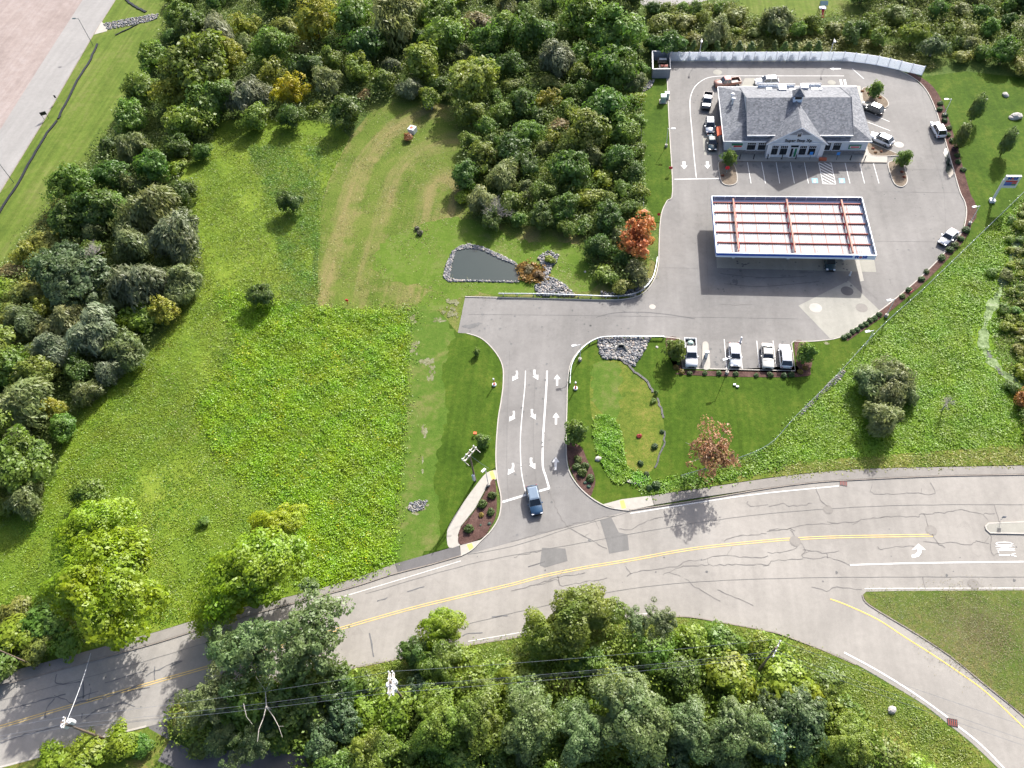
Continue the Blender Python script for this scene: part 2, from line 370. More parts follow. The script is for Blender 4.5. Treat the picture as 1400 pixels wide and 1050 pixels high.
def wiggle(line, step=0.6, amp=0.12, seed=0):
    r = random.Random(seed); out = []
    for i in range(len(line) - 1):
        a = np.array(line[i]); b = np.array(line[i + 1]); L = np.linalg.norm(b - a); n = max(1, int(L / step))
        for k in range(n):
            p = a + (b - a) * k / n
            out.append((p[0] + r.uniform(-amp, amp), p[1] + r.uniform(-amp, amp)))
    out.append(line[-1]); return out

def ragged(P, amp=0.45): return wiggle(P + [P[0]], 0.7, amp, len(P))[:-1]
# ------------------------------------------------------------------ GROUND REGIONS (photo coordinates)
Z_ROAD, Z_LOT, Z_LAWN, Z_KERB = 0.02, 0.028, 0.09, 0.14
mb = MB(); mb.add([(-2500, -2500, 0), (2500, -2500, 0), (2500, 3500, 0), (-2500, 3500, 0)], [(0, 1, 2, 3)]); mb.build('ground', M['forest'])['kind'] = 'structure'

northkerb_l = [(-260, 1000), (-120, 968), (0, 938), (125, 904), (215, 879), (292, 855), (412, 822), (485, 802), (535, 786), (585, 773), (630, 760)]
northkerb_r = [(860, 698), (930, 688), (985, 679), (1050, 668), (1112, 660), (1175, 656), (1290, 651), (1400, 649), (1600, 645), (1900, 640)]
southedge = [(-260, 1120), (-100, 1075), (0, 1050), (55, 1035), (105, 1018), (200, 994), (300, 966), (400, 934), (480, 913), (545, 900), (637, 882), (722, 868), (790, 856), (860, 845), (932, 842), (975, 848), (1050, 862), (1072, 868), (1125, 888), (1170, 908), (1225, 940), (1265, 965), (1300, 993), (1325, 1013), (1350, 1036), (1390, 1075), (1430, 1120)]
tri_edge = [(1520, 1120), (1455, 1035), (1400, 980), (1345, 935), (1300, 898), (1255, 868), (1205, 838), (1184, 824), (1179, 814), (1184, 809), (1225, 808), (1400, 807), (1900, 806)]
road = GL(catmull(northkerb_l, 4) + catmull(northkerb_r, 4)) + GL(tri_edge[::-1]) + GL(catmull(southedge, 4)[::-1])
sheet('road', road, Z_ROAD, M['road'])
lot_w = [(636, 406), (626, 455), (638, 456), (658, 463), (676, 480), (687, 500), (688, 525), (685, 550), (681, 575), (678, 620), (680, 655), (685, 680), (683, 705), (672, 725), (657, 740), (645, 752), (630, 760)]
lot_e = [(860, 698), (850, 697), (830, 693), (807, 680), (787, 660), (776, 637), (774, 600), (775, 560), (776, 525), (779, 502), (786, 487), (800, 472), (817, 463), (840, 461), (907, 461.5), (929, 463.5)]
bay = [(933, 504), (1087, 507.5), (1081.5, 470)]
lot_r = [(1085, 467), (1112, 467), (1147, 462), (1170, 448), (1202, 426), (1225, 408), (1262, 376), (1295, 342), (1315, 317), (1321, 294), (1319, 277), (1312, 262), (1300, 220), (1287, 175), (1277, 145), (1265, 122), (1250, 108), (1225, 95), (1190, 86.5), (1150, 84.5), (1050, 84.5), (912, 84.5)]
lot_n = [(912, 108), (913, 130), (915, 175), (919.5, 262), (912, 275), (905, 290), (902, 312), (901, 337), (900, 362), (895, 381), (885, 396), (870, 406), (840, 410.5), (780, 409.5), (700, 407.5), (636, 406)]
cw = catmull(lot_w[2:], 4); ce = catmull(lot_e, 4); cr = catmull(lot_r, 4); cn = catmull(lot_n, 4)
sheet('parking_lot', GL([lot_w[0], lot_w[1]] + cw + ce + bay + cr + cn[:-1]), Z_LOT, M['lot'])

def kerb(name, px, wd=0.16, mat='kerb', z=Z_KERB):
    mb = MB(); ribbon(mb, GL(px), wd, z, 1); o = mb.build(name, M[mat]); o['kind'] = 'structure'; return o
kerb('kerb', cw); kerb('kerb', ce + [(929, 464), (933, 504), (1087, 507.5), (1082, 470)] + cr); kerb('kerb', cn)
kerb('kerb', catmull(northkerb_l, 4), 0.15, 'oldkerb', 0.12); kerb('kerb', catmull(northkerb_r, 4), 0.15, 'oldkerb', 0.12)
kerb('kerb', catmull([(-260, 1120), (-100, 1075), (0, 1049), (55, 1034), (105, 1017), (200, 993)], 3), 0.25, 'kerb', 0.06)
kerb('kerb', catmull([(480, 914), (545, 901), (637, 883), (722, 869), (800, 856)], 3), 0.15, 'oldkerb', 0.09)
kerb('kerb', catmull([(860, 846), (932, 843), (975, 849), (1050, 863), (1072, 869), (1125, 889), (1170, 909)], 3), 0.14, 'oldkerb', 0.09)
kerb('kerb', GL and catmull([(1455, 1035), (1400, 980), (1345, 935), (1300, 898), (1255, 868), (1205, 838), (1184, 824), (1179, 814)], 3), 0.16, 'oldkerb', 0.10)

# side lane at the bottom left
sheet('side_lane', GL([(203, 992), (228, 985), (232, 1010), (262, 1026), (300, 1027), (362, 1022), (400, 1028), (440, 1040), (470, 1080), (380, 1090), (300, 1075), (215, 1040)]), 0.016, M['walk_dark'])
# sidewalks
def band(name, top, bot, z, mat): return sheet(name, GL(catmull(top, 3) + catmull(bot, 3)[::-1]), z, M[mat])
band('sidewalk', [(-260, 985), (-120, 953), (0, 922), (125, 889), (215, 864), (292, 841), (412, 812), (485, 791), (540, 771)], [(-260, 999), (-120, 967), (0, 937), (125, 903), (215, 878), (292, 854), (412, 821), (485, 801), (544, 783)], 0.11, 'walk_old')
sheet('sidewalk', GL([(540.4, 771), (628, 746), (631, 759), (544.4, 783.5)]), 0.112, M['walk_dark'])
sheet('sidewalk', GL(catmull([(678, 643), (665, 647), (650, 665), (632, 690), (615, 717), (611, 732), (614, 749), (629, 746)], 3) + [(630.5, 759), (645, 751.5), (661, 737.5), (629, 746), (626, 732), (630, 720), (650, 695), (666, 665), (679, 655)]), 0.114, M['concrete'])
sheet('warning_strip', GL([(669, 645.5), (674, 644), (678, 655), (673, 657)]), 0.122, M['yellow_paint'])
sheet('warning_strip', GL([(638, 745), (645, 743), (648, 750), (642, 753)]), 0.122, M['yellow_paint'])
sheet('sidewalk', GL([(824, 690), (850, 683), (890, 678), (894, 691), (865, 697), (845, 696)]), 0.114, M['concrete'])
sheet('warning_strip', GL([(847, 685), (853, 684), (856, 695), (850, 696)]), 0.122, M['yellow_paint'])
band('sidewalk', [(890.6, 678), (960, 668), (1049, 654.5), (1112, 647), (1175, 642), (1237, 640), (1400, 637), (1600, 632), (1900, 627)], [(894.6, 690.6), (960, 680), (1050, 667), (1112, 659), (1175, 655), (1290, 650), (1400, 648), (1600, 644), (1900, 639)], 0.11, 'walk_old')
sheet('median_island', GL([(1347, 720), (1351, 716), (1400, 714), (1600, 711), (1600, 726), (1400, 729.5), (1353, 728.5), (1348, 724)]), 0.15, M['pad'])
kerb('kerb', [(1600, 711), (1400, 714), (1351, 716), (1347, 720), (1348, 724), (1353, 729), (1400, 730), (1600, 726.5)], 0.18, 'kerb', 0.165)

# lawns, meadows
meadow_px = [(430, 165), (300, 165), (285, 210), (240, 240), (270, 330), (280, 390), (240, 440), (190, 500), (140, 540), (90, 590), (75, 650), (20, 690), (-100, 720), (-200, 800), (-260, 984), (-120, 952), (0, 921), (125, 888), (215, 863), (292, 840), (412, 811), (485, 790), (541, 770), (537, 720), (545, 640), (552, 560), (558, 425), (434, 421), (436, 300), (448, 250), (478, 188)]
sheet('meadow', GL(catmull(meadow_px, 2, True)), 0.02, M['meadow'])
hay_px = [(434, 421), (436, 300), (448, 250), (478, 188), (505, 155), (535, 140), (585, 138), (640, 150), (660, 190), (640, 240), (650, 300), (730, 310), (800, 320), (870, 340), (900, 362), (893, 385), (880, 400), (862, 408), (700, 405.5), (636, 404.5), (626, 455), (600, 460), (560, 425)]
pond_px = [(622, 346), (629, 342), (642, 340), (660, 343), (680, 353), (700, 361), (709, 367), (710, 384), (700, 385), (660, 384), (618, 382), (616, 372)]
sheet('hay_field', GL(hay_px), 0.032, M['hay'])
lawn_w = [(558, 425), (600, 425), (626, 456)] + cw + [(678, 643), (665, 647), (650, 665), (632, 690), (615, 717), (611, 732), (614, 749), (628, 746), (541, 771), (537, 720), (545, 640), (552, 560)]
lawn_w = [(558, 425), (600, 425), (626, 456)] + [p for p in cw if p[1] < 640] + [(665, 647), (650, 665), (632, 690), (615, 717), (611, 732), (614, 749), (541, 771), (537, 720), (545, 640), (552, 560)]
sheet('lawn', GL(lawn_w), Z_LAWN, M['lawn'])
fence_line = [(868, 668), (930, 655), (1000, 634), (1050, 612), (1085, 575), (1140, 520), (1185, 470), (1215, 440), (1260, 400), (1310, 352), (1400, 265), (1500, 160)]
lawn_e = [p for p in ce if p[1] > 461 and p[0] < 929][::1] + [(929, 464), (933, 505), (1087, 508.5), (1082, 470)] + cr[:-60][:56]
lawn_e_poly = list(ce) + [(929, 464), (933, 504), (1087, 507.5), (1082, 470), (1085, 467), (1112, 467), (1147, 462), (1170, 448), (1202, 426), (1225, 408), (1262, 376), (1295, 342), (1315, 317), (1321, 294), (1319, 277), (1312, 262), (1300, 220), (1287, 175), (1277, 145), (1265, 122), (1250, 108), (1272, 104), (1320, 98), (1410, 108), (1470, 130), (1500, 160)] + fence_line[::-1][1:] + [(890, 678), (850, 684), (824, 690)]
sheet('lawn', GL(lawn_e_poly), Z_LAWN, M['lawn'])
M['pale_lawn'] = ground_mat('pale_lawn', (0.052, 0.104, 0.012), (0.076, 0.125, 0.018), (0.13, 0.14, 0.042), 0.2, 0.9, 6, 0.06, f3=0.22)
sheet('worn_lawn', ragged(GL(catmull([(559, 427), (598, 427), (622, 455), (612, 480), (605, 520), (612, 560), (606, 600), (592, 650), (600, 700), (596, 748), (545, 769), (540, 720), (547, 640), (554, 560)], 2, True))), Z_LAWN + 0.003, M['pale_lawn'])
sheet('basin_lawn', ragged(GL(catmull([(812, 500), (830, 495), (846, 497), (848, 530), (846, 570), (818, 566), (808, 535)], 3, True))), Z_LAWN + 0.014, M['pale_lawn'])
sheet('pond_lawn', ragged(GL(catmull([(600, 300), (650, 303), (720, 330), (800, 335), (815, 380), (800, 399), (700, 403), (640, 402), (600, 425), (560, 424), (590, 395), (520, 380), (520, 335)], 3, True))), 0.038, ground_mat('pond_side_lawn', (0.065, 0.115, 0.013), (0.088, 0.14, 0.018), (0.125, 0.15, 0.04), 0.2, 0.9, 6, 0.06, f3=0.22))
sheet('lawn', GL([(879, 108), (912, 108), (915, 175), (919.5, 262), (912, 275), (905, 290), (903, 305), (880, 302), (878, 250), (876, 180), (873, 125)]), Z_LAWN, M['lawn'])
sheet('basin_grass', GL(catmull([(812, 500), (830, 494), (850, 495), (868, 508), (885, 525), (903, 552), (908, 590), (902, 615), (890, 645), (865, 655), (845, 640), (815, 590), (806, 540)], 3, True)), Z_LAWN + 0.008, M['basin'])
rough_px = [(890, 677), (1000, 648), (1049, 653.5), (1112, 646), (1175, 641), (1237, 639), (1400, 636), (1600, 631), (1900, 626), (1900, 100), (1500, 160), (1400, 265), (1310, 352), (1260, 400), (1215, 440), (1185, 470), (1140, 520), (1085, 575), (1050, 612), (1000, 634), (930, 655), (868, 668)]
sheet('weed_field', GL(rough_px[2:-1]), 0.07, M['weedy'])
sheet('roadside_verge', GL([(868, 669), (930, 656), (1000, 635), (1052, 612), (1080, 632), (1400, 608), (1900, 600), (1900, 626), (1400, 636), (1237, 639), (1175, 641), (1112, 646), (1049, 653.5), (960, 667), (891, 677)]), 0.095, M['verge'])
sheet('grass_triangle', GL([(1184, 809.5), (1225, 808.5), (1400, 807.5), (1900, 806.5), (1900, 1300), (1520, 1120), (1455, 1034), (1400, 979), (1345, 934), (1300, 897), (1255, 867), (1205, 837), (1184, 823), (1180, 814)]), 0.10, M['dryverge'])
sheet('roadside_verge', GL([(468, 917), (545, 902), (637, 884), (722, 870), (790, 858), (860, 847), (932, 844), (975, 850), (1050, 864), (1125, 890), (1170, 910), (1225, 942), (1265, 967), (1300, 995), (1350, 1038), (1430, 1122), (1300, 1120), (1200, 1000), (1100, 930), (1000, 890), (700, 905), (560, 935), (500, 960)]), 0.05, M['verge'])
sheet('roadside_verge', GL([(-260, 1122), (0, 1051), (105, 1019), (202, 995), (232, 1012), (215, 1042), (260, 1090), (-200, 1180)]), 0.05, M['verge'])
# top left: dirt site, pale drive, mown strip
sheet('graded_dirt', GL([(-300, -60), (150, -60), (113, 0), (55, 90), (0, 178), (-200, 480)]), 0.014, M['dirt'])
sheet('access_road', GL([(150, -60), (196, -60), (158, 0), (125, 52), (60, 165), (0, 263), (-160, 510), (-220, 500), (0, 178), (55, 90), (113, 0)]), 0.018, M['drive'])
sheet('mown_strip', GL([(196, -60), (260, -60), (230, 0), (228, 35), (215, 60), (205, 90), (190, 120), (165, 160), (140, 190), (120, 220), (88, 262), (60, 300), (30, 335), (-30, 420), (-160, 600), (-160, 510), (0, 265), (60, 167), (125, 54), (158, 0)]), 0.05, M['strip'])
mb = MB(); ribbon(mb, GL([(185, -50), (158, 0), (125, 52), (60, 165), (0, 263), (-100, 420)]), 0.25, 0.075, 1); mb.build('kerb', M['oldkerb'])['kind'] = 'structure'
sheet('concrete_apron', GL([(129, 47.5), (139, 30), (142.5, 33), (148, 38), (146, 43)]), 0.09, M['concrete'])
# top: yards beyond the wood
sheet('yard_drive', GL([(872, -30), (1000, -40), (985, -5), (940, 8), (905, 8), (886, 12), (876, 5)]), 0.03, M['drive'])
sheet('yard_lawn', GL([(1005, -60), (1200, -60), (1160, 0), (1180, 18), (1110, 26), (1040, 22), (1012, 12)]), 0.03, M['strip'])
sheet('yard_lawn', GL([(170, 0), (230, -60), (268, -60), (236, 2), (218, 16), (205, 14), (196, 16), (184, 9)]), 0.056, M['strip'])
# building surrounds
sheet('store_walk', GL([(982, 220), (984, 118), (1176, 118), (1183, 163), (1187, 188), (1200, 211.5), (1213, 215), (1212, 222.5), (1182, 222), (1000, 220.5)]), 0.15, M['concrete'])
mb = MB(); ribbon(mb, GL([(982, 221), (1212, 223)]), 0.14, 0.155, 1); mb.build('kerb', M['oldkerb'])['kind'] = 'structure'
def bed(px, mat='mulch', z=0.16, edge=True, name='planting_bed'):
    P = GL(catmull(px, 4, True)); sheet(name, P, z, M[mat])
    if edge:
        mb = MB(); ribbon(mb, P + [P[0]], 0.15, z + 0.02, 1); mb.build('kerb', M['kerb'])['kind'] = 'structure'
bed([(983, 222), (983, 235), (987, 250), (997, 254), (1007, 250), (1007, 237), (1003, 226), (995, 222)], 'stonebed')
bed([(1214, 224), (1217, 238), (1223, 252), (1233, 256), (1240, 249), (1238, 236), (1233, 224), (1222, 221)], 'stonebed')
bed([(1179, 122), (1190, 121), (1203, 130), (1212, 137), (1214, 145), (1205, 149), (1190, 141), (1180, 139)], 'stonebed')
bed([(1186, 196), (1205, 202), (1222, 209), (1228, 213), (1191, 213)], 'stonebed')
bed([(676, 655), (679, 680), (678, 705), (670, 722), (660, 735), (630, 745), (627, 732), (632, 719), (652, 695), (667, 666)], 'mulch', 0.13, False)
bed([(775, 606), (794, 611), (803, 630), (810, 642), (814, 658), (811, 670), (806, 679), (792, 665), (780, 642), (775, 622)], 'mulch', 0.13, False)
bed([(911, 463), (928, 465), (931, 505), (935, 513), (1090, 516), (1108, 505), (1110, 480), (1103, 469), (1086, 468.5), (1090, 509), (1086, 509.5), (934, 506.5), (929, 500), (927, 480), (918, 490), (912, 480)], 'mulch', 0.13, False)
P = catmull(lot_r, 4); 
edge = [p for p in P if 98 < p[1] < 460 and p[0] > 1150]
out = []
for i, p in enumerate(edge):
    q = edge[min(i + 1, len(edge) - 1)]; r = edge[max(i - 1, 0)]; d = np.array(q) - np.array(r); d /= np.linalg.norm(d) + 1e-9
    wdt = 14 if p[1] < 300 else 9
    out.append((p[0] + d[1] * -wdt * -1 * -1 if False else p[0] + abs(d[1]) * wdt, p[1] + (abs(d[0]) * wdt if p[1] > 300 else -abs(d[0]) * wdt * 0.2)))
sheet('planting_bed', GL(edge + out[::-1]), 0.125, M['mulch'])
# concrete pads
sheet('fuel_pad', GL([(977, 300), (1186, 300), (1198, 372), (1172, 371.5), (980, 366.5)]), Z_LOT + 0.005, M['pad'])
sheet('fuel_pad', GL([(1168, 352), (1174, 352), (1181, 384), (1176, 385)]), Z_LOT + 0.009, M['concrete'])
sheet('tank_pad', GL([(1091.5, 418), (1160, 384), (1203, 425), (1201, 427), (1170, 448), (1147, 461), (1135, 463)]), Z_LOT + 0.006, M['pad'])
sheet('drive_pad', GL([(960, 184), (976, 184), (983, 210), (963, 212)]), Z_LOT + 0.005, M['pad'])
sheet('tyre_stop_pad', GL([(1018, 107), (1032, 107), (1032, 118), (1014, 118)]), Z_LOT + 0.005, M['pad'])
# pale old patches in the asphalt
for k, pts in enumerate([[(773, 750), (741, 749), (738, 773), (745, 776), (776, 767)], [(820, 711), (836, 708), (846, 728), (858, 731), (860, 752), (833, 757), (829, 740)]]):
    sheet('asphalt_patch', GL(pts), Z_ROAD + 0.012, M['patch'])
# pond
sheet('pond', GL(catmull(pond_px, 3, True)), 0.06, M['water'])
# creek with algae
creek = [(1440, 285), (1397, 322), (1388, 338), (1375, 375), (1365, 402), (1350, 432), (1344, 470), (1352, 490), (1368, 507), (1385, 520), (1420, 540)]
cc = GL(catmull(creek, 5)); a, b = [], []
for i, p in enumerate(cc):
    q = np.array(cc[min(i + 1, len(cc) - 1)]) - np.array(cc[max(i - 1, 0)]); q /= np.linalg.norm(q); wd = 0.62 + 0.3 * sin(i * 0.9) + 0.2 * sin(i * 2.3)
    a.append((p[0] - q[1] * wd, p[1] + q[0] * wd)); b.append((p[0] + q[1] * wd, p[1] - q[0] * wd))
CREEK = a + b[::-1]
CW = [((p[0] - q[0]) * 1.5 + q[0], (p[1] - q[1]) * 1.5 + q[1]) for p, q in zip(a, b)] + [((q[0] - p[0]) * 1.5 + p[0], (q[1] - p[1]) * 1.5 + p[1]) for p, q in zip(a, b)][::-1]
sheet('creek', CREEK, 0.09, M['algae'])
sheet('creek_water', GL([(1349, 478), (1355, 480), (1356, 490), (1350, 489)]), 0.1, M['water']); sheet('creek_water', GL([(1360, 500), (1366, 504), (1372, 514), (1365, 512)]), 0.1, M['water'])

def blob(cx, cy, rx, ry, seed, n=22, rag=0.35):
    r = random.Random(seed); ph = [r.uniform(0, 6.28) for _ in range(4)]
    return [(cx + rx * (1 + rag * (0.5 * sin(2 * a + ph[0]) + 0.35 * sin(5 * a + ph[1]) + 0.3 * r.uniform(-1, 1))) * cos(a), cy + ry * (1 + rag * (0.5 * sin(3 * a + ph[2]) + 0.3 * sin(6 * a + ph[3]) + 0.3 * r.uniform(-1, 1))) * sin(a)) for a in [2 * pi * k / n for k in range(n)]]
for k, (x, y, rx, ry) in enumerate([(571, 692, 14, 9), (585, 497, 10, 9), (563, 437, 7, 7), (620, 413, 9, 5), (618, 428, 8, 9), (600, 438, 8, 3), (522, 648, 14, 7), (581, 590, 5, 8), (578, 628, 2, 6), (578, 645, 2, 4), (515, 462, 9, 4), (567, 475, 5, 8), (590, 515, 5, 8), (1130, 470, 5, 2)]):
    rr_ = random.Random(k + 40); mb = MB()
    for q in range(int(9 + rx)):
        bx_, by_ = x + rr_.gauss(0, 0.45) * rx, y + rr_.gauss(0, 0.45) * ry; sz_ = rr_.uniform(0.12, 0.38)
        mb.add([(*p, Z_LAWN + 0.004 + 0.0007 * q if x > 540 else 0.04 + 0.0007 * q) for p in GL(blob(bx_, by_, rx * sz_, ry * sz_, q, 12, 0.7))], [tuple(range(12))])
    mb.build('bare_patch', M['bare'])['kind'] = 'stuff'
sheet('gravel_swale', GL([(1132, 524), (1140, 516), (1150, 509), (1156, 507), (1153, 515), (1140, 527), (1122, 543), (1105, 560), (1093, 570), (1097, 562), (1115, 543)]), 0.10, M['pad'])

# ------------------------------------------------------------------ ROAD MARKINGS
MZ = Z_ROAD + 0.02
def mark(name, line, wd, mat='white_paint', z=MZ, px=True, label=None):
    mb = MB(); ribbon(mb, GL(line) if px else line, wd, z); o = mb.build(name, M[mat]); o['kind'] = 'structure'; return o
def pmark(name, polys, mat='white_paint', z=MZ):
    mb = MB()
    for p in polys:
        p = GL(p); mb.add([(*q, z) for q in p], [tuple(range(len(p)))])
    o = mb.build(name, M[mat]); o['kind'] = 'structure'; return o
yl = catmull([(-260, 1066), (-100, 1022), (0, 994), (87, 968), (175, 943), (277, 914), (380, 885), (477, 856), (562, 832), (632, 815), (700, 799), (745, 787), (800, 776), (860, 766), (950, 750), (1050, 739.5), (1092, 736.5), (1150, 734), (1275, 732)], 5)
ylw = GL(yl); a, b = ribbon_pts(ylw, 0.30)
mark('centre_line', a, 0.11, 'faded_yellow', px=False); mark('centre_line', b, 0.11, 'faded_yellow', px=False)
mark('edge_line', catmull([(1135, 819), (1157, 827), (1200, 847), (1240, 873), (1275, 895), (1315, 922), (1350, 948), (1400, 995), (1450, 1045)], 4), 0.13, 'yellow_paint')
mark('edge_line', catmull([(1154, 892), (1200, 917), (1250, 948), (1296, 981)], 4), 0.2)
mark('edge_line', catmull([(1307, 991), (1335, 1013), (1359, 1036), (1400, 1080)], 4), 0.2)
mark('edge_line', catmull([(862, 702), (975, 684), (1050, 674), (1147, 664.5)], 4), 0.15, 'white_paint')
mark('edge_line', catmull([(425, 829), (485, 811), (545, 793), (630, 767)], 4), 0.12, 'worn_white')
mark('lane_line', catmull([(1162, 772.5), (1250, 770), (1400, 768), (1600, 766)], 4), 0.2)
mark('edge_line', catmull([(1182, 805), (1225, 804.5), (1400, 804), (1600, 803)], 4), 0.12, 'worn_white')
mark('edge_line', catmull([(640, 877), (722, 863), (790, 852), (860, 841), (915, 838)], 4), 0.12, 'worn_white')
mark('lane_line', catmull([(718.5, 507), (717.5, 530), (714.5, 560), (711.5, 600), (712.5, 640), (716, 662), (719.5, 676)], 4), 0.13, z=Z_LOT + 0.012)
mark('lane_line', catmull([(748, 507), (747, 530), (745, 560), (742.5, 600), (742, 636), (746, 651), (751, 668)], 4), 0.28, z=Z_LOT + 0.012)
mark('stop_line', [(687, 686.5), (718, 677), (751.5, 667.5)], 0.34, z=Z_LOT + 0.016)
LZ = Z_LOT + 0.02
def crop_pts(pts): return [(690 + x / 10.5, 490 + y / 10.5) for x, y in pts]
tl = crop_pts([(160, 180), (186, 180), (192, 215), (186, 262), (196, 285), (108, 328), (118, 252), (135, 266), (158, 245), (165, 215)])
tr = crop_pts([(412, 165), (445, 165), (440, 200), (446, 228), (462, 248), (482, 232), (481, 312), (400, 262), (424, 256), (412, 225)])
up = crop_pts([(738, 395), (738, 300), (705, 298), (754, 233), (800, 298), (768, 300), (766, 395)])
def shifted(p, dx, dy, s=1.0):
    cx = sum(q[0] for q in p) / len(p); cy = sum(q[1] for q in p) / len(p)
    return [(cx + dx + (q[0] - cx) * s, cy + dy + (q[1] - cy) * s) for q in p]
for p, ds in ((tl, [(0, 0, 1), (-4.2, 55, 1.02), (-5.5, 127, 1.15)]), (tr, [(0, 0, 1), (-3.4, 54, 1.02), (-4.5, 121, 1.12)]), (up, [(0, 0, 1), (-1.5, 52.5, 1.05), (-2.0, 114, 1.18)])):
    for dx, dy, sc in ds: pmark('lane_arrow', [shifted(p, dx, dy, sc)], z=LZ)
pmark('lane_arrow', [[(933, 221), (937, 221), (937, 227), (940, 226.5), (935.5, 231.5), (930.5, 226), (933.5, 226.5)], [(965, 221), (969, 221), (968.5, 226), (971.5, 225.5), (967.5, 231), (963, 226), (965.5, 226)]], z=LZ)
pmark('lane_arrow', [[(1134.5, 94), (1140, 92), (1139.5, 93.2), (1149.5, 93.2), (1149.5, 95), (1139.5, 95), (1140, 96.5)]], z=LZ)
pmark('stop_bars', [[(1147.5, 109), (1150.5, 109), (1152.5, 118), (1149.5, 118)], [(1153, 109), (1156, 109), (1158, 118), (1155, 118)]], z=LZ)
A4 = lambda pts: [(1050 + x / 4, 525 + y / 4) for x, y in pts]
pmark('turn_arrow', [A4([(785, 935), (805, 930), (818, 915), (815, 903), (785, 908), (822, 873), (862, 908), (838, 906), (838, 925), (825, 943), (800, 950), (786, 950)])])
mbo = MB()
for L in ([(1361, 743.6), (1364, 741.9), (1372, 741.4), (1381, 741.9), (1385, 743.5), (1381, 744.9), (1372, 745.3), (1364, 745), (1361, 743.6)], [(1361, 747.2), (1386.5, 746.6)], [(1386, 746.8), (1363, 750.6)], [(1362.5, 750.9), (1387, 750.3)], [(1365.5, 756.3), (1364, 752.6), (1387.5, 752.6)], [(1365.5, 759), (1381, 759), (1388, 756.6)], [(1381, 759), (1389.5, 760.8)]): ribbon(mbo, GL(L), 0.13, MZ)
mbo.build('only_lettering', M['white_paint'])['kind'] = 'structure'
# lot stall lines
mark('lane_line', [(922, 245.3), (985, 244.3)], 0.22, z=LZ)
mark('lane_line', catmull([(952, 243), (949, 215), (946, 180), (943.5, 150), (944, 133), (950, 119), (962, 109), (976, 105), (1000, 104), (1060, 104), (1154, 104)], 5), 0.15, z=LZ)
for x0, x1 in ((1021.8, 1026.8), (1041, 1046.5), (1061, 1066), (1080.5, 1086), (1099.5, 1105.3), (1155, 1162), (1174.5, 1182), (1193.5, 1201.7)):
    mark('stall_line', [(x0, 222), (x1, 251)], 0.12, z=LZ)
hz = MB()
c0, c1 = (1119, 222), (1125, 251.5); d0, d1 = (1136, 222), (1142.5, 252)
for p, q in ((c0, c1), (d0, d1), (c1, d1)): ribbon(hz, GL([p, q]), 0.13, LZ)
for k in range(9):
    t0 = -0.28 + k * 0.145; t1 = t0 + 0.34
    def E(t, P, Q): return (P[0] + (Q[0] - P[0]) * t, P[1] + (Q[1] - P[1]) * t)
    s0, s1 = max(0, t0), min(1, t1)
    u0 = (s0 - t0) / 0.34; u1 = (s1 - t0) / 0.34
    if u1 > u0:
        L0 = E(t0, c0, c1); R0 = E(t1, d0, d1); ribbon(hz, GL([E(u0, L0, R0), E(u1, L0, R0)]), 0.2, LZ)
hz.build('hatched_bay', M['white_paint'])['kind'] = 'structure'
for x in (1113.5, 1150.5): 
    pmark('accessible_symbol', [[(x - 4, 244), (x + 4, 244), (x + 5, 250.5), (x - 3, 250.5)]], 'blue_paint', LZ)
    pmark('accessible_symbol', [[(x - 0.5, 245), (x + 1, 245), (x + 2.3, 248.5), (x + 1.5, 249.6), (x - 1, 249.6), (x - 1, 248)]], 'white_paint', LZ + 0.004)
for p, q in (((990, 464), (993.4, 504)), ((1011, 466), (1014.8, 504.5)), ((1034.5, 466), (1038.6, 506)), ((1056.8, 466), (1061.6, 507))): mark('stall_line', [p, q], 0.12, z=LZ)
for p, q in (((1183, 153), (1216, 166.5)), ((1186, 167), (1217, 179)), ((1165, 94), (1181, 108))): mark('stall_line', [p, q], 0.14, z=LZ)
mb = MB(); ribbon(mb, GL([(933.5, 503.5), (1086.5, 506.7)]), 0.14, LZ); mb.build('stall_line', M['white_paint'])['kind'] = 'structure'
M['oil'] = asphalt_mat('oil_stained_asphalt', (0.135, 0.133, 0.13), 0.2, 0.3)
for k, (px, py, rx, ry) in enumerate([(1014, 227, 4, 2.5), (1033, 227, 5, 3), (1053, 228, 4, 3), (1073, 228, 5, 3), (1092, 228, 4, 3), (1168, 229, 4, 3), (1186, 230, 4, 3), (1040, 380, 9, 2), (1070, 377, 6, 2), (1005, 385, 4, 5), (646, 447, 16, 5), (660, 430, 2, 1.5), (980, 498, 3, 2), (985, 480, 2, 3), (1100, 372, 12, 1.6), (1018, 362, 5, 1.5)]):
    mb = MB(); rr_ = random.Random(k)
    for q in range(5): mb.add([(*p, LZ - 0.008 + 0.0007 * q) for p in GL(blob(px + rr_.gauss(0, rx * .4), py + rr_.gauss(0, ry * .4), rx * .45, ry * .45, q + k, 12, 0.6))], [tuple(range(12))])
    mb.build('oil_stain', M['oil'])['kind'] = 'stuff'
for k, (px, py, rx, ry) in enumerate([(1294, 210, 3, 7), (1300, 232, 6, 9), (1296, 222, 3, 5)]): sheet('puddle', GL(blob(px, py, rx, ry, k + 3, 18, 0.5)), LZ, M['water'], skirt=False)
